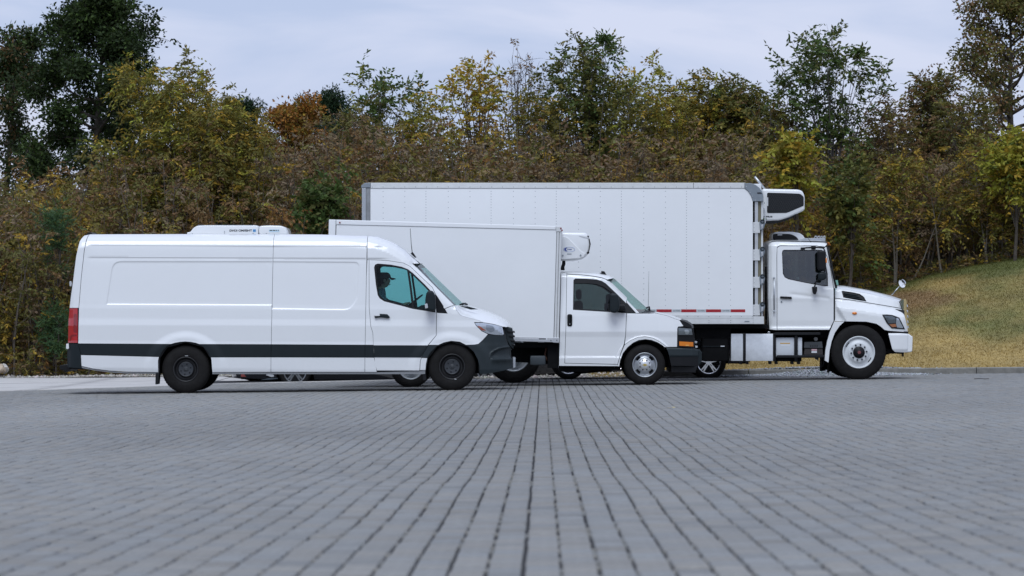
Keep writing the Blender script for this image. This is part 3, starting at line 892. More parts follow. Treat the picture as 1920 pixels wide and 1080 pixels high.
def plaid(name, a, b):
    m = mat(name, a, .9); n = m.node_tree.nodes; l = m.node_tree.links
    tc = n['Texture Coordinate']; ck = n.new('ShaderNodeTexChecker'); ck.inputs['Scale'].default_value = 34
    ck.inputs['Color1'].default_value = (*a, 1); ck.inputs['Color2'].default_value = (*b, 1)
    l.new(tc.outputs['Object'], ck.inputs['Vector']); l.new(ck.outputs['Color'], n['Principled BSDF'].inputs['Base Color'])
    return m
def seat(v, hx, hy, y, m=LINER, name='seat'):
    x, z = v.P(hx, hy)
    s = MB(); s.box((x - .30, y - .24, z - .72), (x - .15, y + .24, z - .10), .05); s.box((x - .24, y - .24, z - .86), (x + .28, y + .24, z - .72), .05); s.box((x - .27, y - .13, z - .08), (x - .17, y + .13, z + .10), .04)
    s.box((x - .2, y - .03, z - .10), (x - .19, y + .03, z - .05))
    return s.build(name, m, v.root)
def steering(v, px, py, y, r=.2):
    x, z = v.P(px, py)
    s = MB(); c = Vector((x, y, z)); n = Vector((-.62, 0, .78)); u = Vector((0, 1, 0)); w = n.cross(u)
    s.tube([c + u * (r * math.cos(t)) + w * (r * math.sin(t)) for t in np.linspace(0, 2 * math.pi, 33)], .014, 8)
    for t in (90, 210, 330): s.tube([c - n * .02, c + u * (r * math.cos(math.radians(t))) + w * (r * math.sin(math.radians(t)))], .012, 6)
    s.tube([c - n * .02, c - n * .45], .03, 8); s.cyl(c + n * .01, c - n * .04, .06, n=16)
    return s.build('steering_wheel', BLACK, v.root)

# ------------------------------------------------------------------ cargo van, nearest
van = Veh(54.0, 1.0, 540, 735, 'cargo_van', 'long high-roofed white cargo van with dark side strip, nearest of the three vehicles', 'van')
VROOF = ([0, 150, 162, 512, 688, 707, 727, 743, 757, 773, 789, 1000], [441, 441, 438, 437.5, 441, 443, 450, 458, 468, 483, 494, 640])
def vroof(px): return np.interp(px, *VROOF)
WSL = [(774, 494), (852, 573)]
RECESS = [round_poly([(210.5, 490), (530, 490), (530, 572.6), (198.8, 571)], [16, 0, 0, 1.5], 6), round_poly([(500, 490), (673.5, 491), (671, 560), (655, 581.5), (500, 579)], [0, 10, 10, 14, 0], 6)]
def van_ins(px, py):
    px = np.asarray(px, float); py = np.asarray(py, float)
    sl = py - .004 * (px - 400)
    i = np.interp(sl, [430, 461, 484, 491, 571, 579, 598, 610, 640, 646, 668, 692, 700, 720], [.125, .098, .084, .078, .030, .022, .017, .001, .004, .0, .004, .012, .03, .05])
    t = py - vroof(px)
    i = i + np.interp(t, [-2, 0, 3, 7, 13, 24], [.36, .30, .18, .09, .035, 0])
    i = i + np.where(px > 740, np.interp(dist_line(WSL, px, py), [0, 3, 8, 16], [.07, .035, .01, 0]), 0)
    i = i + np.interp(px, [870, 900, 920, 935, 948, 958, 968], [0, .015, .05, .10, .19, .30, .44]) * np.interp(py, [560, 600, 700], [1.25, 1.0, .9])
    i = i + np.interp(px, [123, 130, 138, 148, 160], [.17, .09, .035, .006, 0])
    i = i + np.interp(py, [470, 570], [1, 0]) * np.interp(px, [700, 800, 860], [0, .05, .11])
    for c in (347.5, 848):                      # wheel arch flares
        d = np.hypot((px - c) / (1.06 if c < 600 else 1.12), py - 697)
        i = i - .026 * sstep((78 - d) / 16)
    for ln, dd in ((461, .006), (483.5, .005)):  # roof gutter and waist crease
        i = i + dd * 1.4 * sstep((sl - ln + .7) / 1.4) * np.exp(-np.maximum(sl - ln - .7, 0) / 9) * sstep((735 - px) / 30) * sstep((px - 160) / 12)
    for k, R in enumerate(RECESS):
        d = dist_line(R + [R[0]], px, py) * np.where(inside(R, px, py), 1, -1)
        seam = 512 - (py - 437) * .0164; d = np.where((px > seam) & (k == 0), -9, np.where((px < seam) & (k == 1), -9, d))
        i = i + .011 * sstep((d + .8) / 3.0)
    # bulge round the fog lamp recess
    el = np.hypot((px - 951) / 31.0, (py - 671) / 18.5)
    i = i + .035 * sstep((1.02 - el) / .14) * (py < 671.5) - .018 * np.exp(-((el - 1.07) / .06) ** 2) * (py < 671.5) * sstep((px - 916) / 6)
    i = i - .035 * sstep((px - 918) / 8) * np.exp(-((py - 674) / 5.5) ** 2) * sstep((968 - px) / 4 + 1)
    return i
def sl_line(L, x0=148, x1=740): return [(x0, L + .004 * (x0 - 400)), (x1, L + .004 * (x1 - 400))]
v_lines = [sl_line(L) for L in (460.3, 461, 461.7, 464, 469, 482.8, 483.5, 484.2)]
for R in RECESS:
    for o in (-.8, .7, 2.2): v_lines.append(offset_poly(R, o) + offset_poly(R, o)[:1])
for L in (571, 579, 598, 610, 640, 646): v_lines.append(sl_line(L, 148, 815))
def arc_pts(c, rx, ry, a0, a1, n=16, cy=697): return [(c + rx * math.cos(math.radians(t)), cy - ry * math.sin(math.radians(t))) for t in np.linspace(a0, a1, n)]
for c, q in ((347.5, 1.06), (848, 1.12)):
    for r in (62, 66, 70, 74, 78): v_lines.append(arc_pts(c, r * q, r, 20, 160))
ARCH_R = [(297, 701), (296.5, 676), (302, 661), (312, 650.5), (328, 643), (348, 640.5), (367, 643), (381, 650), (390.5, 660), (396.5, 676), (398, 701)]
ARCH_F = [(798, 702), (800, 676), (807, 661.5), (818.5, 649.5), (832, 642.3), (846, 639.3), (862, 641), (876, 648), (888, 659.5), (895.5, 674), (898.5, 687), (899, 701)]
# rear corner, quarter panel, sliding-door panel
van.panel('rear_corner', [(152, 440.5), (161.5, 438.6), (156.5, 470), (151.3, 520), (147.2, 577.5), (128.2, 577.5), (131, 555), (136, 520), (141, 480), (147, 452)], WHITE, van_ins, lines=v_lines)
QP = [(162, 438.2), (335, 437.5), (512, 437.6), (510.6, 520), (508.6, 645.6), (384.5, 645.2)] + ARCH_R[8:4:-1][1:1] + [(381, 650), (367, 643), (348, 640.5), (328, 643), (314.5, 649)] + [(311, 645), (146.3, 644.2), (147.4, 577.5), (151.5, 520), (156.8, 470)]
QP = [(162, 438.2), (335, 437.5), (512, 437.6), (510.6, 520), (508.6, 645.8), (374, 645.4), (367, 643), (358, 641.3), (348, 640.5), (338, 641.2), (328, 643), (321, 645.2), (146.3, 644.2), (147.4, 577.5), (151.5, 520), (156.8, 470)]
van.panel('quarter_panel', QP, WHITE, van_ins, lines=v_lines, g=3.5)
van.panel('side_panel', [(512, 437.6), (600, 438.4), (688, 441), (686.6, 520), (684.6, 646.8), (508.6, 645.8), (510.6, 520)], WHITE, van_ins, lines=v_lines, g=3.5)
# dark strip pieces
van.panel('side_strip', [(146.3, 644.2), (321, 645.2), (312, 650.5), (303.5, 660), (300, 668.6), (152, 665), (149.2, 655)], PLASTIC, van_ins, extra=-.006)
van.panel('side_strip', [(374, 645.4), (508.6, 645.8), (508, 669.6), (394.5, 669.6), (390.5, 660), (381, 650)], PLASTIC, van_ins, extra=-.006)
van.panel('side_strip', [(508.6, 645.8), (684.6, 646.8), (684.2, 670), (508, 669.6)], PLASTIC, van_ins, extra=-.006)
van.panel('side_strip', [(684.6, 646.8), (700, 647), (701.5, 670.2), (684.2, 670)], PLASTIC, van_ins, extra=-.006)
# rocker panels
van.panel('rocker_panel', [(150, 665.4), (298.5, 669), (296.8, 676), (297, 698), (240, 697.4), (205, 695.3), (175, 691.5), (152.5, 686.5)], WHITE, van_ins)
van.panel('rocker_panel', [(395.5, 669.8), (508, 669.8), (507.8, 697.6), (398, 698), (396.5, 676)], WHITE, van_ins)
van.panel('rocker_panel', [(508, 669.8), (684.2, 670.2), (684, 697.8), (507.8, 697.6)], WHITE, van_ins)
van.panel('rocker_panel', [(684.2, 670.2), (701.5, 670.4), (706.5, 695.4), (706.5, 698), (684, 697.8)], WHITE, van_ins)
van.panel('sill', [(398, 697.8), (706, 698), (788, 695.6), (797.5, 694), (797, 701.6), (398, 701.6)], mat('sill_grey', (.30, .31, .32), .5), van_ins, extra=.012, gap=.1)
van.panel('sill', [(152.5, 686.8), (175, 691.8), (205, 695.6), (240, 697.7), (297, 698.3), (297, 701), (240, 700.6), (205, 698.5), (175, 694.5), (153, 690)], mat('sill_grey'), van_ins, extra=.012, gap=.1)
# pillar behind the door
van.panel('door_pillar', [(688, 487), (691.6, 487), (692, 576), (695, 611), (699, 624), (700.3, 646.9), (684.6, 646.8), (686.6, 520)], WHITE, van_ins, g=3)
# cab roof side and windscreen pillar
CAB = [(688, 441), (707, 443), (727, 450), (743, 458), (757, 468), (773, 483), (780, 488.5), (786, 494), (774.3, 494.3), (852, 572.6), (845.5, 573.8), (833, 579), (817.5, 553.5), (810.5, 539), (786, 516), (768, 499), (756, 493), (726, 488.4), (688, 486.8)]
van.panel('cab_roof_side', CAB, WHITE, van_ins, lines=[[(690, 460), (715, 463), (735, 474), (748, 486)]], g=3)
# door with its window
DOOR = [(691.6, 487), (726, 488.4), (756, 493), (768, 499), (786, 516), (810.5, 539), (816.5, 552), (818.3, 586), (817.8, 629), (803, 646.5), (793, 663), (788, 677), (786.8, 695), (706.6, 695), (703, 683), (700.5, 658), (699, 624), (695, 611), (692, 576)]
WIN = [(701, 501), (703, 496), (708, 494), (732, 496), (752.6, 500), (764.7, 504.7), (774, 512), (796, 533), (813, 551), (816.6, 586), (798, 583), (773, 579), (750, 572.7), (720, 565), (711.7, 559.5), (708, 553.5), (704.5, 534)]
door = van.panel('door', DOOR, WHITE, van_ins, holes=[WIN], g=3, lines=v_lines, far=False)
door2 = van.panel('door', DOOR, WHITE, van_ins, holes=[WIN], g=3.5, far=False); door2.scale = (1, -1, 1)
STR = [(700, 647), (803, 647.1), (793, 663.4), (790, 670.6), (701.6, 670.3)]
for dd in (door, door2): van.panel('side_strip', STR, PLASTIC, van_ins, extra=-.006, far=False, parent=dd)
G1 = [(704.5, 502), (706.5, 498.8), (710, 497.4), (732, 499), (752, 503), (763, 507), (768, 541), (772.2, 575.6), (750, 569.3), (721.5, 562), (714, 556.5), (710.6, 551), (707.5, 533)]
G2 = [(767.6, 511.5), (772, 514.5), (795, 537), (812, 555), (814.5, 583), (798, 580), (776.6, 577.4), (772, 541)]
GT1 = round_poly(G1, 1.5, 2); GT2 = round_poly(G2, 1.5, 2)
for dd in (door, door2):
    fr = van.panel('window_frame', offset_poly(WIN, -.4), BLACK, van_ins, holes=[GT1, GT2], extra=.004, g=5, gap=0, rim=.03, far=False, parent=dd)
    van.panel('window_glass', GT1, GLASS_T, van_ins, extra=.012, gap=-.3, rim=0, far=False, parent=dd)
    van.panel('quarter_glass', GT2, GLASS_T, van_ins, extra=.012, gap=-.3, rim=0, far=False, parent=dd)
# door handle, mirror
hd = MB().prism(round_poly(van.L([(702, 594), (703, 590.5), (711, 588.3), (726, 589), (731.3, 594.5), (729, 596.8), (724, 596.3), (712, 595), (703, 596.5)]), .01), -1.02, -.955, .012, True).build('handle', PLASTIC, door)
MB().prism(round_poly(van.L([(703.5, 590.3), (711, 588), (712.5, 590), (712, 592.3), (703, 592.6)]), .006), -1.024, -1.012, .003).build('keyhole_cap', WHITE, hd)
for sd, dd in ((-1, van.root), (1, van.root)):
    mm = empty('mirror', van.pt(808, 566, 0)); mm.parent = van.root
    rx, rz = van.P(808, 566)
    def ml(p): return [(a - rx, b - rz) for a, b in van.L(p)]
    y = lambda q: sd * q
    m_ = MB().prism(round_poly(ml([(800, 549), (805, 544.5), (812, 545.5), (816.5, 553), (817.8, 580), (814, 583.5), (800, 582.5), (797.6, 578), (798, 560)]), .05, 5), y(1.02), y(1.25), .05, True).build('mirror_housing', PLASTIC, mm)
    MB().prism(round_poly(ml([(797, 570), (802, 569), (803.2, 577.5), (798, 578.5)]), .01), y(1.22), y(1.262), .006).build('turn_signal', LENS, mm)
    MB().prism(ml([(814, 551.5), (818.5, 553.6), (838.3, 584), (837.6, 587.4), (817, 586.3), (813, 583)]), y(.90), y(.972), .006).build('mirror_base', BLACK, mm)
    MB().box((ml([(812, 577)])[0][0], y(.95), ml([(812, 577)])[0][1] - .04), (ml([(817, 577)])[0][0], y(1.10), ml([(812, 577)])[0][1] + .05), .02).build('mirror_arm', BLACK, mm)
# front fender, hood, lamps, bumper
FEND = [(818.6, 586.3), (838.6, 587.6), (834, 579.2), (846, 574), (853, 573.5), (857, 583), (863, 590), (868, 592.6), (885, 597), (899, 601), (905, 604.2), (889.2, 604.3), (893, 610.7), (903, 620.6), (915.2, 626.6), (906, 637), (897, 645), (890, 646.3), (874, 647), (862, 641), (846, 639.3), (832, 642.3), (822, 647), (803.2, 646.9), (818, 629)]
van.panel('fender', FEND, WHITE, van_ins, lines=v_lines, g=3)
van.panel('rocker_panel', [(790.4, 670.6), (801.5, 671), (799, 682), (798, 694), (787.2, 694.5), (788.2, 677)], WHITE, van_ins)
van.panel('side_strip', [(803.3, 647.2), (821.4, 647.3), (818.5, 649.5), (807, 661.5), (801.6, 670.8), (790.3, 670.6), (793.2, 663.4)], PLASTIC2, van_ins, extra=-.006)
BUMP = [(915.3, 626.8), (927, 628.5), (942, 629.5), (945, 627), (949, 638), (953, 646), (957, 652), (961, 656.6), (954.5, 658), (956, 667), (958, 671.3), (961.4, 672.5), (961.6, 690.5), (948.5, 694.6), (931.6, 698), (911, 701.6), (899.2, 700.8), (898.7, 687), (895.6, 674), (888.2, 659.5), (876.3, 648), (875, 647.1), (890, 646.6), (897, 645.2), (906, 637.3)]
van.panel('bumper', BUMP, PLASTIC2, van_ins, g=3, lines=[[(918, y), (962, y + .5)] for y in (666, 669, 671.5, 674, 677, 681)] + [[(920, 671), (926, 661), (936, 655), (950, 652)], [(918, 671), (924, 659), (935, 652.5), (950, 650)]])
HOODE = [(853, 573.5), (857, 583), (863, 590), (868, 592.6), (885, 597), (899, 601), (906, 604.4), (926, 607.6), (941, 612.2), (950, 613.5)]
HOODC = [(866, 571.5), (869, 571.6), (874, 572.5), (880, 574), (896, 578.3), (910, 582.6), (922, 587), (938, 594), (951, 602), (957.5, 609.5)]
van.cross('hood', HOODE, HOODC, WHITE, [1.0 - float(van_ins(a, b)) for a, b in HOODE], pw=2.6)
hv = MB().prism(van.L([(863.5, 574.6), (876, 574.2), (896.5, 580), (882, 580.6)]), -.80, -.79).build('hood_vent', PLASTIC, van.root)
HL = [(889.6, 605.1), (906, 605), (926.7, 608.3), (942, 613), (944.8, 626.7), (942, 629), (926.7, 628), (915.5, 626), (903, 620.2), (893.4, 610.7)]
hl = van.panel('headlight', HL, LENS, van_ins, extra=.004, g=3)
van.panel('indicator', [(894.5, 610.6), (899, 611), (912, 620), (903.5, 619.8)], mat('indicator_red', (.55, .13, .06), .2, coat=.6), van_ins, extra=-.002, gap=.2, rim=0, far=False, parent=hl)
van.panel('reflector', round_poly([(911, 608.5), (925, 611), (928, 620), (920, 624), (911, 618)], 3), mat('lamp_silver', (.42, .44, .47), .18, metal=.5), van_ins, extra=-.002, gap=.2, rim=0, far=False, parent=hl)
van.panel('lens_cover', offset_poly(HL, .4), glass('clear_lens', (.93, .95, .97), 1.5), van_ins, extra=-.006, gap=.1, rim=.004, parent=hl, far=False)
# grille and front
fx = [(944, 613.8), (951, 613.8), (960.5, 616.2), (962.2, 625), (963.4, 638), (963.6, 650), (962, 654.4), (956.5, 650), (950.5, 639), (946.5, 627)]
van.prism('grille_surround', fx, PLASTIC2, -.60, .60, .01)
for i, yy in enumerate((620.5, 629, 637.5, 645.5)):
    x0 = [951, 954, 957, 959][i]
    van.prism('grille_bar', [(x0, yy), (965.2, yy + 1.5), (965.6, yy + 4), (x0 + 1, yy + 3)], BLACK, -.62, .62, .004)
van.prism('front_panel', [(915, 612), (945, 614), (957, 656), (960, 690), (940, 696), (905, 699), (902, 640)], PLASTIC2, -.58, .58, .02)
van.prism('bumper_corner', [(961.4, 672.6), (964.5, 672), (966.6, 673.5), (966.4, 690), (962, 691)], mat('bumper_trim', (.42, .44, .47), .25, metal=.4), -.66, .66, .006)
# windscreen, wiper, roof skin, rear
WST = [(774.3, 494.3), (788, 494.5)]; WSB = [(852, 573), (868, 572)]
e = [(774.3 + (852 - 774.3) * t, 494.3 + (572.8 - 494.3) * t) for t in np.linspace(0, 1, 9)]
c = [(788.5 + (869 - 788.5) * t, 494.3 + (571.8 - 494.3) * t) for t in np.linspace(0, 1, 9)]
ws = van.cross('windshield', e, c, GLASS_W, [1.0 - float(van_ins(a - 1, b)) for a, b in e], pw=2.4)
van.cross('windshield_band', [(773, 493), (776.5, 496.8), (780, 500.4)], [(787.4, 493.2), (791, 496.8), (794.5, 500.2)], BLACK, [1.002 - float(van_ins(a - 1, b)) for a, b in [(773, 493), (776.5, 496.8), (780, 500.4)]], parent=ws)
MB().prism(van.L([(791.6, 507), (795, 507), (798.5, 511.5), (795, 512)]), -.62, -.60).build('sticker', PAPER, ws)
w_ = MB(); w_.tube([van.pt(866, 571.5, -.55), van.pt(871, 568.5, -.2), van.pt(874, 571, .5)], .012, 6); w_.tube([van.pt(862, 571.5, -.7), van.pt(868, 569, -.62), van.pt(875, 571.5, -.5)], .014, 6); w_.build('wiper', BLACK, van.root)
RX = [152, 156, 162, 335, 512, 600, 688, 707, 727, 743, 757, 773, 780, 787]
e = [(x, vroof(x) + .2) for x in RX]; c = [(x + (1.5 if x > 760 else 0), vroof(x) - .6) for x in RX]
van.cross('roof', e, c, WHITE, [1.0 - float(van_ins(a, b)) + .004 for a, b in e], pw=2.2)
RE = [(152, 440.5), (147, 452), (141, 480), (136, 520), (131, 555), (128.2, 577.5), (126, 600), (125, 644)]
van.cross('rear_door', [(x + 1, y) for x, y in RE], [(x - 3, y) for x, y in RE], WHITE, [1.0 - float(van_ins(a, b)) for a, b in RE], pw=2.0)
tl = van.panel('tail_light', [(128.3, 578), (145.2, 578), (145.6, 643), (125.2, 643), (126.2, 600)], REDL, van_ins, gap=.2, extra=-.004)
van.panel('lamp_band', round_poly([(137.5, 588), (143.5, 588.5), (143.8, 625), (137, 622)], 2), REDD, van_ins, extra=-.007, rim=.004, gap=0, far=False, parent=tl)
van.panel('lamp_band', round_poly([(129, 632), (133, 627.5), (143.5, 627), (143.5, 630), (134, 631), (130.5, 640)], 1.5), REDD, van_ins, extra=-.007, rim=.004, gap=0, far=False, parent=tl)
van.panel('rear_bumper', [(124.8, 644.3), (146.3, 644.4), (149, 655), (151.8, 665.5), (153, 691), (124, 689), (123.4, 665)], PLASTIC, van_ins, gap=.2, extra=-.008)
van.prism('rear_bumper_face', [(124.5, 645), (146, 645), (152, 690), (124, 689)], PLASTIC, -.86, .86, .01)
van.prism('rear_step', round_poly([(106.5, 686.5), (110, 685.3), (128, 684), (152, 690), (152, 694), (130, 692.5), (122, 694), (119, 698.5), (117, 698.5), (115.5, 694.5), (107.5, 693.5)], 1), BLACK, -.70, .70, .012)
van.prism('rear_hinge', round_poly([(122.6, 645), (127.5, 644), (128.3, 653), (126, 655), (122.6, 654)], 1), WHITE, -.92, -.86, .006)
van.prism('rear_hinge', round_poly([(128.5, 528), (131.5, 527), (132.8, 533), (131.5, 537), (128.8, 536.5)], 1), ALU, -.9, -.84, .006)
van.prism('rear_camera', round_poly([(146, 440), (150, 434.5), (156, 433), (160.5, 436), (161, 439), (150, 441)], 1), BLACK, -.10, .55, .01)
an = MB(); an.prism(van.L([(766.5, 474), (769.5, 470.5), (771.5, 472), (777.5, 481), (775, 482)]), -.03, .03, .008); an.tube([van.pt(769.5, 472, 0), van.pt(767.5, 455, 0), van.pt(765.8, 426, 0)], [.007, .005, .004], 6); an.build('antenna', BLACK, van.root)
# mud flaps, wheel wells, floor, inner shell
for a in ([(291.5, 699), (296.5, 675), (300, 672), (298.5, 700), (296.5, 720.5), (291, 721)], [(795.5, 673.5), (800, 672.5), (798.5, 700), (799.5, 713), (792.5, 713.5), (794, 690)]):
    for y0, y1 in ((-.985, -.74), (.74, .985)): MB().prism(van.L(round_poly(a, 1)), y0, y1, .004).build('mud_flap', BLACK, van.root)
for A in (ARCH_R, ARCH_F):
    for sd in (-1, 1): arch_liner(van, A, sd * .985, sd * .60)
def shell_ins(px, py): return van_ins(px, py) + .05
SHELL = [(150, 445), (165, 441), (512, 440.5), (688, 444), (727, 453), (757, 471), (780, 496), (848, 576), (862, 594), (905, 611), (945, 618), (955, 655), (955, 690), (898, 699), (897, 676), (889, 661), (876, 650), (846, 641), (820, 650), (803, 672), (798, 698), (399, 698), (397, 676), (381, 651), (348, 642), (313, 652), (297, 676), (297, 697), (155, 688), (130, 640), (133, 575)]
sh = van.panel('inner_liner', SHELL, LINER, shell_ins, holes=[WIN], g=10, gap=0, rim=0)
fl = MB(); fl.prism(van.L([(298, 696), (155, 686), (150, 690), (298, 701)]), -.9, .9); fl.prism(van.L([(399, 694), (798, 694), (798, 701), (399, 702)]), -.92, .92); fl.prism(van.L([(300, 690), (300, 676), (395, 676), (395, 690)]), -.58, .58); fl.prism(van.L([(800, 690), (800, 640), (897, 640), (897, 690)]), -.58, .58)
fl.cyl(van.pt(348, 692, -.75), van.pt(348, 692, .75), .07, n=12); fl.build('floor_pan', FLAT, van.root)
MB().prism(van.L([(690, 470), (697, 470), (699, 697), (690, 697)]), -.82, .82).build('bulkhead', LINER, van.root)
ds = MB(); ds.prism(van.L(round_poly([(775, 600), (779, 578), (790, 572), (806, 571), (822, 575), (850, 577), (850, 600)], 2)), -.86, .86, .02); ds.build('dashboard', LINER, van.root)
seat(van, 712, 545, -.48); seat(van, 712, 545, .48)
steering(van, 771, 568, -.45, .21)
# wheels
w1 = wheel(van, 348, 692.5, 45, -.965, 'black', 23.5, .235); w2 = wheel(van, 847.5, 687.8, 44.6, -.965, 'black', 24.2, .235)
mirror_wheel(w1, van); mirror_wheel(w2, van)
# refrigeration unit on the roof
ru = empty('refrigeration_unit', van.pt(440, 437, 0)); ru.parent = van.root
ox, oz = van.P(440, 437)
def rl(p): return [(a - ox, b - oz) for a, b in van.L(p)]
MB().prism(round_poly(rl([(345, 438.5), (345, 434.6), (351, 434), (357, 426), (364, 422), (380, 421.4), (480, 421.6), (480, 438.5)]), .03, 4), -.50, .62, .035, True).build('condenser_housing', WHITE, ru)
MB().prism(round_poly(rl([(480.8, 438.5), (480.8, 428), (483, 422.3), (500, 421.3), (522, 421.8), (530, 424.5), (533, 430), (534.5, 438.5)]), .05, 4), -.50, .62, .035, True).build('evaporator_housing', WHITE, ru)
MB().box((rl([(364, 422)])[0][0], -.40, rl([(364, 421.6)])[0][1]), (rl([(474, 422)])[0][0], .5, rl([(474, 420.3)])[0][1]), .006).build('top_grille', GREYM, ru)
tx, tz = rl([(446.5, 431.2)])[0]; text('THERMO KING', .047, INK, ru, tx, -.5035, tz, sx=1.18, bold=.0012)
lx, lz = rl([(472.5, 431.2)])[0]
lg = MB().box((lx - .024, -.5035, lz - .021), (lx + .024, -.500, lz + .021)).build('logo', CYAN, ru)
b = MB()
for dx in (-.011, .011): b.box((lx + dx - .004, -.505, lz - .016), (lx + dx + .004, -.5037, lz + .016))
b.build('logo_bars', BLUE, lg)
qx, qz = rl([(510, 431.5)])[0]
lb = MB().box((qx - .085, -.5035, qz - .022), (qx + .085, -.500, qz + .022)).build('label_plate', mat('label_blue_white', (.52, .66, .74), .5), ru)
b = MB()
for i, (u0, u1) in enumerate(((-.075, -.03), (-.02, .02), (.03, .045), (.06, .075))): b.box((qx + u0, -.505, qz - .002), (qx + u1, -.5037, qz + .013))
b.build('label_print', INK, lb)['kind'] = 'stuff'
s = MB()
for p in ((416, 432.5), (416, 435.5), (355, 437), (470, 436.4), (495, 436.6)):
    a_, b_ = rl([p])[0]; s.cyl((a_, -.499, b_), (a_, -.506, b_), .007, n=8)
s.build('screws', GREYM, ru)['kind'] = 'stuff'
dr = driver(van, 719, 526, -.45, plaid('plaid_shirt', (.05, .07, .10), (.16, .19, .22)), 'person in a dark cap and checked shirt at the wheel of the cargo van', cap=mat('cap_cloth', (.05, .05, .055), .9))

# ------------------------------------------------------------------ small box truck in the middle
bt = Veh(57.5, 1.0, 990, 723, 'box_truck', 'small white box truck with black front bumper parked between van and large truck', 'truck')
def bt_ins(px, py):
    px = np.asarray(px, float); py = np.asarray(py, float)
    i = np.interp(py, [505, 520, 586, 592, 612, 622, 632, 668, 671, 690, 700], [.20, .165, .045, .034, .010, .0, .014, .022, .008, .02, .05])
    rl_ = np.interp(px, [1040, 1052, 1090, 1124, 1154, 1200], [508, 508, 509, 512.4, 521, 560])
    i = i + np.interp(py - rl_, [-2, 0, 2, 5, 10], [.20, .16, .09, .03, 0])
    i = i + np.interp(px, [1235, 1262, 1280, 1292, 1300, 1308, 1316], [0, .02, .055, .10, .15, .22, .34]) + np.interp(py, [500, 590], [1, 0]) * np.interp(px, [1110, 1200], [0, .05])
    d = np.hypot(px - 1209, (py - 686) * 1.0)
    i = i - .03 * sstep((57.5 - d) / 2.6) * (py < 690)
    return i
b_lines = [[(1050, y), (1280, y)] for y in (588, 600, 612, 617, 622, 627, 632, 668, 671)] + [[(1209 + r * math.cos(math.radians(t)), 686 - r * math.sin(math.radians(t))) for t in range(0, 181, 6)] for r in (54.5, 56, 57.8)]
ARCH_B = [(1161.5, 688), (1162.5, 676), (1168, 662), (1176.5, 651), (1187, 642.5), (1198, 637.5), (1210, 636), (1221, 637.5), (1232, 642), (1242, 650), (1249, 660), (1253, 672), (1256, 690)]
bt.panel('cab_corner', [(1052.4, 510), (1062.4, 510.8), (1063, 514), (1061.2, 609), (1058.8, 681), (1158, 683.4), (1159.5, 686.8), (1048, 686.2), (1049.8, 605)], WHITE, bt_ins, lines=b_lines, g=4)
BD = [(1063, 514), (1090, 515.3), (1112.6, 518), (1128, 520.6), (1136, 523.5), (1149.6, 533), (1162, 545), (1175, 558), (1174.8, 587), (1172.9, 628), (1170.5, 644), (1163.5, 663), (1158, 683), (1059, 680.8), (1061.2, 609)]
BW = [(1074.4, 581), (1075.5, 525), (1079, 522), (1100, 522.4), (1119.5, 524), (1129, 526.8), (1136, 531), (1156.6, 550.6), (1173.4, 567.5), (1173, 586.8), (1150, 585.6)]
bdoor = bt.panel('door', BD, WHITE, bt_ins, holes=[BW], g=3, lines=b_lines, far=False)
bdoor2 = bt.panel('door', BD, WHITE, bt_ins, holes=[BW], g=4, far=False); bdoor2.scale = (1, -1, 1)
BG = [(1076.6, 578.8), (1077.6, 526), (1080, 524), (1100, 524.4), (1119, 526), (1128, 528.6), (1134.5, 532.6), (1155, 552), (1164, 561), (1164, 584), (1150, 583.4)]
for dd in (bdoor, bdoor2):
    bt.panel('window_frame', offset_poly(BW, -.3), BLACK, bt_ins, holes=[BG], extra=.004, g=6, gap=0, rim=.03, far=False, parent=dd)
    bt.panel('window_glass', BG, GLASS_D, bt_ins, extra=.012, gap=-.3, rim=0, far=False, parent=dd)
    bt.panel('rain_deflector', [(1076.4, 531), (1077, 526), (1080, 523.6), (1100, 524), (1119.5, 525.6), (1129, 528.6), (1136, 533), (1157, 553), (1155, 556.5), (1146, 547), (1133, 538), (1121, 533.4), (1104, 531.2)], BLACK, bt_ins, extra=-.014, gap=0, rim=.012, far=False, parent=dd)
hb = MB().prism(round_poly(bt.L([(1063.6, 589), (1073, 589), (1073, 612), (1063.6, 612)]), .035), -1.005, -.955, .012, True).build('handle', BLACK, bdoor)
MB().prism(round_poly(bt.L([(1068.4, 592), (1071.6, 592), (1071.6, 605), (1068.4, 605)]), .02), -1.008, -1.0, .003).build('handle_recess', FLAT, hb)
x, z = bt.P(1068.4, 607.6); MB().cyl((x, -1.003, z), (x, -1.010, z), .008, n=10).build('keyhole', ALU, hb)
# roof, windscreen pillar
bt.panel('cab_roof_side', [(1052.4, 509.6), (1090, 510.2), (1124, 513), (1141, 517), (1152, 521.3), (1139, 524.3), (1200, 587), (1192.8, 587.3), (1175.3, 567.5), (1175.3, 558), (1162, 545), (1149.6, 532.6), (1136, 523), (1128, 520), (1112.6, 517.4), (1090, 514.8), (1062.8, 513.4), (1062.4, 511.2)], WHITE, bt_ins, g=3)
bt.panel('mirror_triangle', [(1173.8, 567.8), (1192.6, 587.2), (1165, 586.8), (1165, 561.5), (1168, 562.5)], BLACK, bt_ins, g=5, extra=-.004, gap=.1)
RX = [1051, 1062, 1090, 1110, 1124, 1141, 1152]; ry = [508.5, 508.8, 509.6, 511, 512.6, 516.6, 521]
bt.cross('roof', list(zip(RX, [q + 1 for q in ry])), list(zip([q + (2 if q > 1140 else 0) for q in RX], [q - 1.4 for q in ry])), WHITE, [1.0 - float(bt_ins(a, b + 1)) for a, b in zip(RX, ry)])
MB().prism(bt.L([(1124, 513), (1125, 511.5), (1130, 511), (1130.5, 507), (1136, 507.8), (1142, 516.8)]), -.04, .04, .008).build('roof_antenna', BLACK, bt.root)
e = [(1139 + 61.5 * t, 524.3 + 62.7 * t) for t in np.linspace(0, 1, 8)]; c = [(1154 + 66 * t, 521 + 59.5 * t) for t in np.linspace(0, 1, 8)]
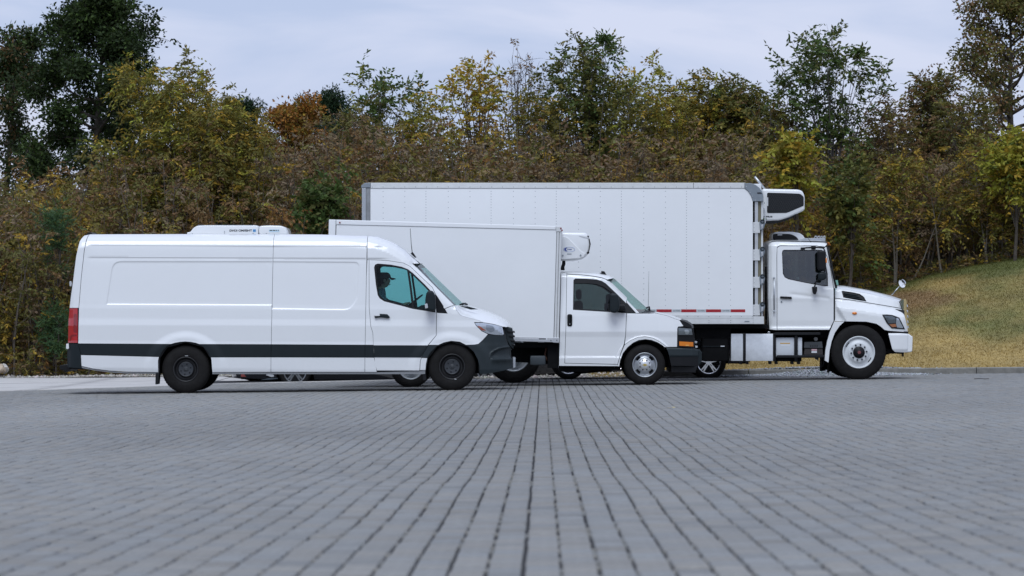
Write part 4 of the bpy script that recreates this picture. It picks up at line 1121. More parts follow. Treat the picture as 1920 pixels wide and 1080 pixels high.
bws = bt.cross('windshield', e, c, glass('green_windscreen', (.40, .66, .60), 1.3, cut=.35), [1.0 - float(bt_ins(a - 1, b)) for a, b in e], pw=2.4)
e2, c2 = [(1137.8, 523.3), (1141, 526.4), (1145, 530.4)], [(1153, 520), (1156.5, 523), (1160.5, 526.6)]
bt.cross('windshield_band', e2, c2, mat('shade_band', (.03, .05, .05), .3), [1.003 - float(bt_ins(a - 1, b)) for a, b in e2], parent=bws)
bt.cross('cowl', [(1199, 585.8), (1202, 588), (1210, 588.4), (1234, 587.4)], [(1219, 580), (1222, 581.5), (1226, 582.6), (1234, 585.6)], BLACK, [.955, .955, .955, .90])
w_ = MB(); w_.tube([bt.pt(1214, 577.5, -.5), bt.pt(1220, 575.5, -.42), bt.pt(1222, 586, -.3)], .014, 6); w_.tube([bt.pt(1219, 580, -.2), bt.pt(1223, 584, .2)], .014, 6); w_.build('wiper', BLACK, bt.root)
MB().tube([bt.pt(1222, 586, .55), bt.pt(1223, 545, .55), bt.pt(1223.6, 507, .55)], [.004, .0028, .002], 6).build('antenna', BLACK, bt.root)
# fender, hood, nose
BF = [(1175.2, 587.2), (1200.5, 587.6), (1233, 588), (1251.5, 592), (1266, 597.6), (1274.6, 600.5), (1282.4, 611.8), (1272, 612.6), (1270.5, 616), (1270, 650.6), (1250.5, 650.6), (1244, 646), (1236, 640.5), (1224, 634), (1210, 630.8), (1196, 632.4), (1182, 638.6), (1171.2, 646.6), (1173.1, 628)]
bt.panel('fender', BF, WHITE, bt_ins, lines=b_lines, g=3)
BFL = [(1171, 647), (1182, 638.8), (1196, 632.6), (1210, 631), (1224, 634.2), (1236, 640.7), (1244, 646.2), (1250.5, 650.8), (1246, 650.8), (1240, 646), (1232, 641.4), (1221, 637.3), (1210, 636), (1198, 637.5), (1187, 642.5), (1176.5, 651), (1168, 662), (1162.5, 676), (1161, 686.8), (1158.6, 686.8), (1158.4, 683.4), (1164, 663.4)]
bt.panel('arch_flare', BFL, WHITE, bt_ins, lines=b_lines, g=2.5, extra=-.012, gap=.1)
HE = [(1200.5, 587.4), (1216, 587.5), (1233, 587.8), (1251.5, 591.8), (1266, 597.4), (1274.6, 600.3)]
HC = [(1204, 586.5), (1220, 585), (1238, 585.3), (1256, 588.5), (1272, 594), (1283, 598.5)]
bt.cross('hood', HE, HC, WHITE, [1.0 - float(bt_ins(a, b)) for a, b in HE], pw=2.4)
bt.panel('nose_cap', [(1274.8, 599.6), (1284, 602.5), (1292, 606.5), (1297, 610.5), (1298.4, 615.2), (1283, 612.4), (1280, 606)], BLACK, bt_ins, extra=-.004, gap=0, g=2.5)
bt.cross('nose', [(1274.6, 600.3), (1284, 602.5), (1292, 606.5), (1297, 610.5), (1298.4, 615)], [(1283, 598.5), (1292, 601), (1300, 605.5), (1304, 610.5), (1305, 616)], BLACK, [.92, .88, .84, .82, .81], pw=3)
LB = [(1271, 613.5), (1298, 615.6), (1300.6, 630), (1302.6, 631), (1303.4, 641), (1302, 652.6), (1270.3, 651)]
lp = bt.panel('lamp_surround', LB, BLACK, bt_ins, extra=.004, gap=.1, g=3)
lh = bt.panel('headlight', [(1272, 614.4), (1297.4, 616.4), (1299.6, 628.2), (1272, 628)], LENSG, bt_ins, extra=-.004, gap=.1, g=3, parent=lp, far=False)
bt.panel('reflector', round_poly([(1283, 618.5), (1290, 617.8), (1294, 622), (1291, 627), (1286, 627)], 2.5), mat('lamp_bowl', (.34, .37, .38), .15, metal=.5), bt_ins, extra=-.008, gap=0, rim=.003, g=2.5, parent=lh, far=False)
am = bt.panel('turn_signal', [(1273.8, 640.2), (1300.8, 641.6), (1301.2, 650), (1274, 648.4)], AMBER, bt_ins, extra=-.006, gap=.1, g=3, parent=lp, far=False)
bt.panel('bulb_glint', round_poly([(1286, 646.4), (1292.6, 646.8), (1292.6, 649), (1286, 648.6)], .6), mat('pale_amber', (.85, .42, .10), .2), bt_ins, extra=-.009, gap=0, rim=.002, g=3, parent=am, far=False)
bt.prism('grille', [(1276, 606), (1302, 617), (1305, 652), (1272, 652)], BLACK, -.80, .80, .01)
bt.prism('grille_bar', [(1302, 640), (1309.5, 640.5), (1309.5, 644), (1302, 644)], CHROME, -.62, .62, .004)
bt.prism('licence_plate', [(1301, 648.6), (1309.6, 649), (1309.6, 652.4), (1301, 652.2)], PAPER, -.70, -.4, .002)
BB = [(1249, 651.2), (1270, 652), (1311.5, 655), (1314.6, 661), (1314.2, 679), (1309, 686.6), (1258.6, 686), (1256, 672), (1253, 661)]
def bb_ins(px, py): return -.02 + np.interp(px, [1250, 1280, 1300, 1310, 1316], [.0, .03, .08, .14, .26]) + np.interp(py, [651, 655, 667, 668.4, 672], [.03, 0, 0, .012, .012])
bb = bt.panel('bumper', BB, PLASTIC2, bb_ins, gap=.1, g=3, lines=[[(1254, 667), (1314, 667)], [(1254, 668.4), (1314, 668.4)]])
bt.prism('bumper_face', [(1290, 652.5), (1313, 656), (1317, 661), (1316.5, 680), (1310, 687), (1290, 687)], PLASTIC, -.86, .86, .015)
bt.panel('bumper_lower', [(1254.5, 668.6), (1314, 668.6), (1314, 679), (1309, 686.4), (1258.6, 685.8)], BLACK, bb_ins, extra=-.004, gap=.2, g=4)
bt.prism('air_dam', [(1258.4, 686), (1308, 687), (1304.7, 699), (1259, 699)], BLACK, -.90, .90, .012)
# mirror
for sd in (-1, 1):
    mm = empty('mirror', bt.pt(1153, 568, 0)); mm.parent = bt.root; rx, rz = bt.P(1153, 568)
    ml = lambda p: [(a - rx, b - rz) for a, b in bt.L(p)]
    MB().prism(round_poly(ml([(1142.8, 553), (1146, 550.3), (1155, 550.2), (1159, 554), (1161.8, 570), (1160, 582), (1154, 587), (1146, 586.2), (1142.6, 582)]), .06, 5), sd * 1.06, sd * 1.24, .045, True).build('mirror_housing', PLASTIC, mm)
    MB().prism(round_poly(ml([(1156, 571.5), (1170, 571), (1173, 577), (1172, 583), (1156, 582)]), .03, 3), sd * .94, sd * 1.10, .02, True).build('mirror_arm', BLACK, mm)
    MB().prism(ml([(1139.6, 570), (1142.4, 569), (1142.4, 583), (1139.6, 582)]), sd * 1.08, sd * 1.2, .006).build('mirror_glass', BLACK, mm)
# inner shell, interior
BS = [(1054, 514), (1120, 516), (1140, 528), (1198, 587), (1270, 604), (1296, 620), (1300, 650), (1255, 652), (1232, 643), (1210, 637), (1187, 644), (1168, 663), (1162, 684), (1051, 684)]
bt.panel('inner_liner', BS, LINER, lambda a, b: bt_ins(a, b) + .05, holes=[BW], g=10, gap=0, rim=0)
i_ = MB(); i_.prism(bt.L([(1056, 525), (1061, 525), (1061, 684), (1056, 684)]), -.80, .80); i_.build('back_wall', LINER, bt.root)
MB().prism(bt.L(round_poly([(1170, 600), (1172, 586), (1180, 583), (1199, 586), (1204, 600)], 2)), -.84, .84, .02).build('dashboard', LINER, bt.root)
seat(bt, 1086, 553, -.45); seat(bt, 1112, 553, .45); steering(bt, 1158, 582, -.42, .2)
for sd in (-1, 1): arch_liner(bt, ARCH_B, sd * .99, sd * .55)
f_ = MB(); f_.prism(bt.L([(1050, 682), (1164, 684), (1164, 694), (1110, 695), (1100, 698), (1050, 697)]), -.82, .82); f_.prism(bt.L([(1164, 650), (1256, 650), (1256, 684), (1164, 684)]), -.5, .5); f_.prism(bt.L([(1256, 652), (1296, 652), (1296, 684), (1256, 684)]), -.9, .9); f_.cyl(bt.pt(1209, 686, -.8), bt.pt(1209, 686, .8), .06, n=10)
f_.build('floor_pan', FLAT, bt.root)
f_ = MB(); f_.prism(bt.L([(640, 642), (1046, 645), (1050, 686), (1010, 682), (700, 668), (640, 666)]), -.50, .50); f_.build('chassis_frame', FLAT, bt.root)
MB().box(bt.pt(994, 667, -.93), bt.pt(1023, 685, -.55), .02).build('battery_box', mat('battery_grey', (.035, .045, .052), .5), bt.root)
h_ = MB(); h_.tube([bt.pt(1025.5, 645, -.75), bt.pt(1024, 657, -.76), bt.pt(1022, 664, -.76), bt.pt(1024, 670, -.78)], .016, 6); h_.tube([bt.pt(1019, 668, -.80), bt.pt(1024, 671, -.82), bt.pt(1026, 677, -.8)], .014, 6); h_.build('hose', mat('hose_brown', (.12, .05, .03), .7), bt.root)
f_ = MB(); f_.box(bt.pt(1027, 645, -.9), bt.pt(1047, 690, -.5)); f_.box(bt.pt(965, 643, -.88), bt.pt(1046, 652, -.5)); f_.build('frame_bracket', FLAT, bt.root)
f_ = MB(); f_.tube([bt.pt(1060, 690, .1), bt.pt(1085, 697, .1), bt.pt(1092, 698, 0), bt.pt(1150, 692, 0)], .05, 8); f_.build('exhaust_pipe', FLAT, bt.root)
w = wheel(bt, 1209, 684.2, 38.6, -.985, 'steel8', 23.0, .225); mirror_wheel(w, bt)
w = wheel(bt, 770, 688.6, 38.6, -.93, 'dish', 23.0, .46, name='wheel'); mirror_wheel(w, bt)
# cargo box
BXH = 1.04
cb = empty('cargo_box', bt.pt(830, 640, 0)); cb.parent = bt.root; bx0, bz0 = bt.P(830, 640)
def bl(p): return [(a - bx0, b - bz0) for a, b in bt.L(p)]
def tq(t): return 411.6 + (424 - 411.6) * (t - 617) / (1053.5 - 617)       # roof edge of the raked box
def bq(t): return 631 + (642 - 631) * (t - 612) / (1048 - 612)
MB().prism(bl([(626, tq(626) + 3), (1050, tq(1050) + 3), (1044.5, 639), (622, 629)]), -BXH + .012, BXH - .012, .004).build('box_core', LINER, cb)
MB().prism(bl([(631, tq(631) + 9.6), (1043.6, tq(1043) + 8), (1037.8, bq(1037) - 7.5), (625.5, bq(625) - 7.5)]), -BXH, BXH, .003).build('side_skin', WHITE2, cb)
MB().prism(bl([(630.5, tq(630)), (1042, tq(1042) + .3), (1042, tq(1042) + 7.6), (630.5, tq(630) + 9.4)]), -BXH - .012, BXH + .012, .012).build('top_rail', WHITE2, cb)
MB().prism(bl([(617, tq(617)), (630, tq(630)), (624.6, bq(624)), (611.5, bq(611))]), -BXH - .014, BXH + .014, .01).build('rear_frame', WHITE2, cb)
for a, b in ((1044.2, 1048.5), (1048.9, 1053.2)):
    MB().prism(bl([(a, tq(a) + 11), (b, tq(b) + 11), (b - 5.6, 641), (a - 5.6, 641)]), -BXH - .010 - .004 * (a < 1046), BXH + .010, .012).build('front_post', ALUW, cb)
MB().prism(round_poly(bl([(1042, 424), (1053, 424.3), (1053.8, 435), (1042.4, 435)]), .02), -BXH - .022, BXH + .022, .015).build('corner_cap', ALUW, cb)
MB().prism(bl([(625, bq(625) - 7), (1037.4, bq(1037) - 7), (1037.3, bq(1037)), (624.8, bq(625))]), -BXH - .016, BXH + .016, .006).build('bottom_rail', ALU, cb)
MB().prism(round_poly(bl([(1036.8, 632.6), (1048.6, 633), (1048.2, 643), (1036.6, 642.4)]), .01), -BXH - .026, BXH + .026, .012).build('corner_cap', ALU, cb)
sx_, sz_ = bl([(1018, 635.8)])[0]
st = MB().box((sx_ - .075, -BXH - .0185, sz_ - .018), (sx_ + .075, -BXH - .0165, sz_ + .018)).build('maker_plate', PAPER, cb)
MB().box((sx_ - .07, -BXH - .0205, sz_ - .006), (sx_ + .05, -BXH - .019, sz_ + .013)).build('plate_print', INK, st)
for px in (1033, 1044): 
    a, b = bl([(px, 638)])[0]; MB().cyl((a, -BXH - .02, b), (a, -BXH - .034, b), .009, n=8).build('bolt', INK, cb)
for p in ((637.5, 417.5), (1051.5, 428.4), (1053.8, 432)):
    a, b = bl([p])[0]; MB().cyl((a, -BXH - .012, b), (a, -BXH - .03, b), .014, n=12).build('marker_lamp', REDD, cb)
# refrigeration unit on the nose of the box
ru = empty('refrigeration_unit', bt.pt(1078, 462, 0)); ru.parent = bt.root; ox, oz = bt.P(1078, 462)
rl = lambda p: [(a - ox, b - oz) for a, b in bt.L(p)]
ro = round_poly(rl([(1051, 435.3), (1098.5, 435.8), (1103, 439.4), (1107, 450), (1107.6, 459), (1104, 473.7), (1100.4, 480), (1094, 484.8), (1078, 487.8), (1051, 488.6)]), .05, 4)
MB().prism(ro, -.80, .80, .05, True).build('housing', WHITE, ru)
MB().prism(rl([(1052.4, 443.4), (1061, 443.4), (1066.6, 446.8), (1090.6, 471.6), (1098, 475.4), (1095, 481.6), (1086, 484.4), (1052.4, 486.2)]), -.822, -.79, .008).build('side_cover', WHITE, ru)
MB().prism(round_poly(rl([(1086, 441.3), (1102.5, 441.8), (1103.8, 446), (1094, 444.4)]), .01), -.81, -.79, .004).build('top_lip', WHITE, ru)
for a in ([(1101, 441.6), (1104.8, 441.8), (1105, 444), (1103.2, 445.2)], [(1104.2, 447), (1105.8, 447), (1108.2, 457.5), (1106.3, 466), (1105, 472), (1103.8, 472), (1105, 465), (1106, 458)], [(1100.4, 473), (1105, 470.6), (1105.6, 474), (1102.6, 476.6)]):
    MB().prism(rl(a), -.815, .70, .004).build('front_grille', BLACK, ru)
a, b = rl([(1067.5, 467.3)])[0]
ov = MB(); ov.tube([(a + .098 * math.cos(t), -.824, b + .042 * math.sin(t)) for t in np.linspace(0, 2 * math.pi, 33)], .0045, 5); bd_ = ov.build('badge_ring', mat('badge_pale_blue', (.42, .48, .66), .4), ru)
MB().prism([(a - .085 + .05 * (1 - math.sin(t)) * .9, b + .03 * math.cos(t)) for t in np.linspace(0, math.pi, 12)] + [(a - .055 + .03 * (1 - math.sin(t)) * .8, b + .022 * math.cos(t)) for t in np.linspace(math.pi, 0, 12)], -.827, -.823).build('badge_crescent', BLUE, bd_)
for dx, w_ in ((-.028, .016), (-.002, .012), (.016, .012), (.034, .010)): MB().box((a + dx, -.827, b - .010), (a + dx + w_, -.823, b + .010)).build('badge_mark', BLUE, bd_)
MB().box((rl([(1063.6, 475.2)])[0][0], -.826, rl([(1063.6, 476.8)])[0][1]), (rl([(1072, 475.2)])[0][0], -.822, rl([(1072, 475.2)])[0][1])).build('nameplate', GREYM, ru)
for p in ((1055.4, 478.8), (1089, 478.4)):
    a, b = rl([p])[0]; MB().cyl((a, -.82, b), (a, -.835, b), .014, n=10).build('bolt', GREYM, ru)
MB().prism(round_poly(rl([(1055, 488), (1061.2, 488.4), (1061, 496), (1059, 500), (1060, 506.4), (1052, 506.4), (1052.6, 499), (1054.6, 494)]), .02), -.55, -.40, .02).build('hose_bracket', BLACK, ru)
MB().tube([bt.pt(765, 427, 0), bt.pt(765, 428, 0)], .001, 4) if False else None

# ------------------------------------------------------------------ large refrigerated truck, farthest
tk = Veh(60.9, 1.22, 1300, 715, 'refrigerated_truck', 'large white refrigerated truck with riveted box and bonneted cab, farthest of the three vehicles', 'truck')
CH = 1.06      # half width of the cab
def tk_ins(px, py):
    px = np.asarray(px, float); py = np.asarray(py, float)
    i = (1.22 - CH) + np.interp(py, [445, 460, 470, 520, 555, 560, 566, 600, 612, 616, 622], [.10, .075, .065, .035, .008, .006, .010, .012, .020, .002, .004])
    i = i + np.interp(py - np.interp(px, [1440, 1451, 1551, 1562], [451, 449, 451, 459]), [-2, 0, 2, 5, 10], [.18, .14, .08, .03, 0])
    i = i + np.interp(px, [1440, 1443, 1448, 1456], [.12, .07, .02, 0]) + np.interp(px, [1540, 1556, 1566], [0, .02, .05]) * (py < 540)
    # crease on the door
    ln = 551 + .115 * (px - 1480)
    i = i + .010 * np.exp(-((py - ln) / 3.5) ** 2) * sstep((px - 1476) / 14) * sstep((1560 - px) / 6)
    return i
t_lines = [[(1442, y), (1570, y)] for y in (555, 558, 561, 610, 612, 614, 616)] + [[(1476, 551 + o), (1560, 561 + o)] for o in (-5, -2.5, 0, 2.5, 5)]
tk.panel('cab_rear_corner', [(1443.6, 456), (1446, 451.4), (1452, 450), (1464, 449.4), (1533, 450), (1552, 451.4), (1555, 456), (1549, 462.6), (1533, 460.2), (1464, 460.2), (1459, 463), (1458.2, 480), (1458.2, 619.4), (1444.4, 618), (1441.4, 560), (1441.4, 470)], WHITE3, tk_ins, lines=t_lines, g=3.5)
TD = [(1458.5, 480), (1459, 464), (1464, 460.7), (1532.6, 460.7), (1541, 462.4), (1546.5, 467), (1553, 481), (1558.5, 500), (1563, 525), (1565, 541), (1565, 602), (1556.7, 618.6), (1458.5, 619.2)]
TW = [(1468, 474), (1469, 469.6), (1471.8, 468), (1543.7, 468), (1546, 473), (1549, 485.6), (1554, 513), (1554.4, 536.6), (1547, 536.6), (1510, 530), (1480, 523.6), (1473, 520), (1469.4, 513)]
tdoor = tk.panel('door', TD, WHITE3, tk_ins, holes=[TW], g=3.5, lines=t_lines, far=False)
tdoor2 = tk.panel('door', TD, WHITE3, tk_ins, holes=[TW], g=4, far=False); tdoor2.scale = (1, -1, 1)
TG = offset_poly(TW, 1.4)
for dd in (tdoor, tdoor2):
    tk.panel('window_frame', offset_poly(TW, -.3), BLACK, tk_ins, holes=[TG], extra=.004, g=6, gap=0, rim=.03, far=False, parent=dd)
    tk.panel('window_glass', TG, GLASS_G, tk_ins, extra=.012, gap=-.3, rim=0, far=False, parent=dd)
hb = MB().prism(round_poly(tk.L([(1464, 555.4), (1485.8, 556.4), (1485.8, 560.8), (1464, 559.6)]), .015), -CH - .03, -CH + .02, .01, True).build('handle', BLACK, tdoor)
x, z = tk.P(1466.6, 565.6); MB().cyl((x, -CH + .02, z), (x, -CH - .006, z), .014, n=12).build('lock', GREYM, tdoor)
gh = MB(); gh.tube([tk.pt(1452.4, 521, -CH - .05), tk.pt(1452.4, 584, -CH - .05)], .014, 8)
for yy in (521, 584): gh.box(tk.pt(1450.8, yy - 2, -CH + .04), tk.pt(1454, yy + 2, -CH - .065), .005)
gh.build('grab_handle', STEEL, tk.root)
# windscreen pillar, windscreen, roof
tk.panel('windscreen_pillar', [(1546.8, 466.8), (1549.4, 462.8), (1553.2, 461.8), (1556, 475), (1563, 510), (1569.8, 539.4), (1565.4, 541), (1563.3, 525), (1558.8, 500), (1553.3, 481)], WHITE3, tk_ins, g=3)
e = [(1553.2 + 16.8 * t, 460.5 + 78.8 * t) for t in np.linspace(0, 1, 8)]; c = [(1561.5 + 17.5 * t, 460.5 + 74 * t) for t in np.linspace(0, 1, 8)]
tws = tk.cross('windshield', e, c, glass('truck_windscreen', (.42, .62, .60), 1.3, cut=.35), [1.22 - float(tk_ins(a - 1, b)) for a, b in e], pw=2.4)
MB().prism(tk.L([(1568.4, 525), (1575, 525), (1576.5, 534), (1569.6, 534.6)]), -.80, -.797).build('sticker', mat('green_sticker', (.22, .45, .38), .5), tws)
MB().tube([tk.pt(1553, 460.6, -.97), tk.pt(1556, 474, -.985), tk.pt(1563, 508, -1.01), tk.pt(1570, 540, -1.02)], .02, 8).build('windscreen_seal', BLACK, tks) if False else MB().tube([tk.pt(1553, 460.6, -.965), tk.pt(1556, 474, -.98), tk.pt(1563, 508, -1.0), tk.pt(1570, 540, -1.02)], .018, 8).build('windscreen_seal', BLACK, tws)
RX = [1442.4, 1445, 1451, 1464, 1500, 1533, 1552, 1558, 1561]; ry = [456, 452.4, 450, 449.4, 449.6, 450, 451.4, 455, 460]
tk.cross('roof', [(a, b + 1) for a, b in zip(RX, ry)], [(a + (1.5 if a > 1550 else 0), b - 1.6) for a, b in zip(RX, ry)], WHITE3, [.93] * 9, pw=2.4)
tk.cross('rear_wall', [(1442.6, y) for y in (456, 500, 560, 618)], [(1441, y) for y in (454, 500, 560, 618)], WHITE3, [1.0] * 4)
tk.prism('roof_marker', round_poly([(1552.5, 453), (1558, 454), (1561.5, 459.5), (1557, 458.5)], .6), AMBER, -.86, -.70, .008)
tk.prism('roof_marker', round_poly([(1554.5, 452), (1559, 453), (1563, 459), (1558, 458)], .6), AMBER, -.2, .2, .008)
# bonnet and front
def hd_ins(px, py):
    px = np.asarray(px, float); py = np.asarray(py, float)
    up = np.interp(px, [1565, 1598, 1696, 1710], [558.6, 562.4, 578.4, 581])      # bonnet shut line
    i = (1.22 - CH) + np.interp(py - up, [-30, -14, 0, .1, 4, 16, 22, 60], [.30, .20, .15, .15, .14, .02, .006, .006])
    i = i + np.interp(px, [1650, 1680, 1696, 1704, 1712], [0, .03, .08, .15, .30])
    # step of the mudguard behind the wheel
    i = i + .06 * sstep((1590 - px - (602 - py) * .55) / 10) * sstep((py - up) / 5)
    return i
h_lines = [[(1566, 558.6 + o), (1598, 562.4 + o), (1696, 578.4 + o)] for o in (.3, 4, 10, 16, 22)] + [[(1578 + o, 602), (1600 + o, 562)] for o in (-6, 0, 6, 12)]
tk.panel('fender', [(1565.6, 559), (1598, 562.8), (1640, 569.5), (1695.4, 578.8), (1699.5, 590), (1706, 617), (1707.5, 623.4), (1668, 620.5), (1660.6, 619), (1653, 612.5), (1645, 607.3), (1625.6, 603.4), (1584, 602.8), (1566, 602.4)], WHITE3, hd_ins, lines=h_lines, g=3.2)
HE = [(1569.6, 540), (1572, 546), (1592, 549), (1637, 557), (1676, 566.5), (1690.8, 571)]
VENT = [(1581.6, 545.8), (1584, 545.2), (1604, 548.2), (1616, 551), (1623.7, 556.7), (1628.4, 565.6), (1606, 562), (1584.4, 557.8)]
tk.panel('bonnet_side', [(1566, 541.2), (1570, 539.4), (1575, 541), (1592.5, 543), (1637, 551), (1676, 560.5), (1690.6, 565.2), (1695.2, 578.2), (1640, 569), (1598, 562.2), (1565.6, 558.4)], WHITE3, hd_ins, holes=[VENT], g=3)
HE = [(1570, 539.6), (1575, 541.2), (1592.5, 543.2), (1637, 551.2), (1676, 560.7), (1690.6, 565.4)]
HC = [(1572, 534.6), (1578, 534.4), (1593, 535), (1640, 543.2), (1682, 553.6), (1702, 560)]
tk.cross('bonnet', HE, HC, WHITE3, [1.22 - float(hd_ins(a, b)) + .003 for a, b in HE], pw=2.2)
vt = tk.panel('bonnet_vent', offset_poly(VENT, .3), BLACK, hd_ins, extra=.02, gap=0, rim=.02, g=4)
for o in range(3):
    MB().prism(tk.L([(1586 + o, 549 + 3.1 * o), (1612 + 4 * o, 553.4 + 3.1 * o), (1612 + 4 * o, 554.6 + 3.1 * o), (1586 + o, 550.2 + 3.1 * o)]), -.90, -.84).build('vent_slat', PLASTIC2, vt)
x, z = tk.P(1604, 587.4); MB().ball((x, -CH - .0, z), (.046, .02, .026)).build('side_marker', AMBER, tk.root)
THL = [(1656, 590), (1666, 589.6), (1676, 590.7), (1689, 595.6), (1700.4, 617.8), (1674, 616), (1664.5, 606)]
hl = tk.panel('headlight', THL, BLACK, hd_ins, extra=-.006, gap=0, g=3)
tk.panel('reflector', [(1659, 591.6), (1676, 592.6), (1682, 596), (1682, 606), (1668, 607)], LENSG, hd_ins, extra=-.012, gap=.3, rim=.003, g=3, parent=hl, far=False)
tk.panel('reflector', [(1683, 596), (1687.6, 597.4), (1697, 615.6), (1684.5, 614.6), (1682, 607)], LENS, hd_ins, extra=-.012, gap=.2, rim=.003, g=3, parent=hl, far=False)
tk.panel('indicator', [(1668.6, 608), (1681.4, 607), (1684, 613), (1675, 613.8)], mat('indicator_orange', (.60, .22, .08), .2, coat=.6), hd_ins, extra=-.012, gap=.2, rim=.003, g=3, parent=hl, far=False)
tk.panel('lens_cover', offset_poly(THL, .6), glass('clear_lens', (.93, .95, .97)), hd_ins, extra=-.02, gap=0, rim=.006, g=4, parent=hl, far=False)
# chrome grille
tk.panel('grille_trim', [(1691, 565.4), (1698, 561), (1703, 560), (1706.4, 566), (1705, 578), (1708, 600), (1709.4, 622), (1707.6, 622.6), (1704, 604), (1699.6, 588), (1695.6, 578.4)], CHROME, lambda a, b: np.interp(np.asarray(a, float), [1690, 1700, 1710], [.30, .40, .52]), gap=0, g=3)
tk.prism('grille_frame', [(1690, 566), (1705, 564), (1708.5, 622), (1700, 622)], BLACK, -.72, .72, .02)
for yy in (571, 581, 591, 601, 611): tk.prism('grille_bar', [(1702, yy), (1708 + (yy - 571) * .03, yy + .5), (1708.4 + (yy - 571) * .03, yy + 5), (1702, yy + 4)], CHROME, -.74, .74, .01)
def bp_ins(px, py): return .16 + np.interp(np.asarray(px, float), [1668, 1690, 1704, 1710, 1714], [0, .02, .06, .12, .20]) + np.interp(np.asarray(py, float), [624, 627, 655, 662], [.03, 0, 0, .03])
tk.panel('bumper', round_poly([(1667.4, 625), (1690, 625), (1707, 626.2), (1713.2, 631), (1712.4, 659.5), (1709, 661.2), (1690, 660.8), (1680, 660), (1675, 655)], 1.5), WHITE3, bp_ins, gap=0, g=3)
tk.prism('bumper_face', [(1700, 626.5), (1708, 627), (1714.5, 632), (1713.6, 659), (1709, 661), (1700, 660.6)], WHITE3, -.98, .98, .02)
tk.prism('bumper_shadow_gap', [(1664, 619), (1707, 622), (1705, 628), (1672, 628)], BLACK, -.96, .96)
tk.prism('tow_hook', [(1698.5, 660), (1702, 660), (1702, 669.5), (1698.8, 669.5)], BLACK, -.62, -.55, .006)
tk.prism('front_crossmember', [(1668, 656), (1700, 656), (1700, 664.5), (1666, 663)], FLAT, -.8, .8)
# mudguard strip behind the wheel
tk.panel('mudguard', [(1565.8, 603), (1584.8, 603.2), (1576, 611), (1567, 624), (1561, 640), (1557.2, 657), (1555, 680), (1547.8, 676), (1549.6, 656), (1553, 639), (1557.5, 623)], WHITE3, lambda a, b: .17 + 0 * np.asarray(a), gap=0, g=4, rim=.10)
# round mirror on the bonnet
rm = empty('hood_mirror', tk.pt(1677, 553, -.78)); rm.parent = tk.root; ax, az = tk.P(1677, 553)
bx, bz = tk.P(1696.6, 531.4)
MB().tube([(0, 0, 0), (bx - ax - .05, 0, bz - az - .055)], .009, 8).build('stalk', STEEL, rm)
m_ = MB(); c_ = Vector((bx - ax, 0, bz - az)); rows = []
dirn = Vector((-.72, -.62, -.30)).normalized(); u = dirn.orthogonal().normalized(); w = dirn.cross(u)
for t in np.linspace(0, 1, 9): rows.append([tuple(c_ - dirn * (.06 * math.sin(t * math.pi / 2)) + (u * math.cos(a) + w * math.sin(a)) * (.082 * math.cos(t * math.pi / 2) + 1e-4)) for a in np.linspace(0, 2 * math.pi, 25)])
m_.loft(rows); rows = [[tuple(c_ + dirn * (.012 * (1 - r_ * r_)) + (u * math.cos(a) + w * math.sin(a)) * (.08 * r_ + 1e-4)) for a in np.linspace(0, 2 * math.pi, 25)] for r_ in np.linspace(1, 0, 6)]
m_.loft(rows); m_.build('mirror_bowl', CHROME, rm)
# door mirrors
for sd in (-1, 1):
    mm = empty('mirror', tk.pt(1540, 500, 0)); mm.parent = tk.root; ax, az = tk.P(1540, 500)
    ml = lambda p: [(a - ax, b - az) for a, b in tk.L(p)]
    MB().prism(round_poly(ml([(1532.8, 472), (1536, 469.3), (1546, 469.8), (1548.2, 473), (1548.4, 505), (1545, 508), (1535.4, 507.6), (1533, 504)]), .04, 4), sd * 1.14, sd * 1.33, .04, True).build('main_mirror', BLACK, mm)
    MB().prism(round_poly(ml([(1534, 511), (1548, 509.6), (1549.4, 521), (1544, 526.4), (1534, 525)]), .04, 4), sd * 1.15, sd * 1.31, .03, True).build('lower_mirror', PLASTIC, mm)
    MB().prism(round_poly(ml([(1523.2, 537.5), (1532.8, 537.5), (1532.4, 546), (1529.5, 552), (1526.5, 552), (1523.8, 546)]), .02, 3), sd * 1.08, sd * 1.2, .03, True).build('kerb_mirror', BLACK, mm)
    ax2 = lambda p, y: (ml([p])[0][0], sd * y, ml([p])[0][1])
    m_ = MB(); m_.tube([ax2((1504, 465.5), 1.0), ax2((1512, 464.5), 1.05), ax2((1530, 463.5), 1.15), ax2((1544, 465), 1.2), ax2((1546.6, 470), 1.2), ax2((1546.6, 512), 1.2), ax2((1530, 530), 1.12), ax2((1528, 540), 1.12)], .014, 8)
    m_.box(ax2((1503, 463.6), .95), ax2((1511, 467.4), 1.08), .01); m_.box(ax2((1523, 460.6), .95), ax2((1531, 467), 1.08), .01); m_.build('mirror_bracket', BLACK, mm)
    x_, y_, z_ = ax2((1548.4, 489), 1.3); MB().box((x_ - .02, y_ - .02, z_ - .04), (x_ + .012, y_ + .02, z_ + .05), .008).build('mirror_lamp', AMBER, mm)
tk.prism('antenna_base', round_poly([(1523, 455.6), (1529, 455.6), (1529.4, 459.4), (1522.6, 459.4)], .6), BLACK, -.94, -.86, .01)
MB().tube([tk.pt(1525, 455.5, -.9), tk.pt(1518, 446, -.9)], .004, 5).build('antenna', BLACK, tk.root)
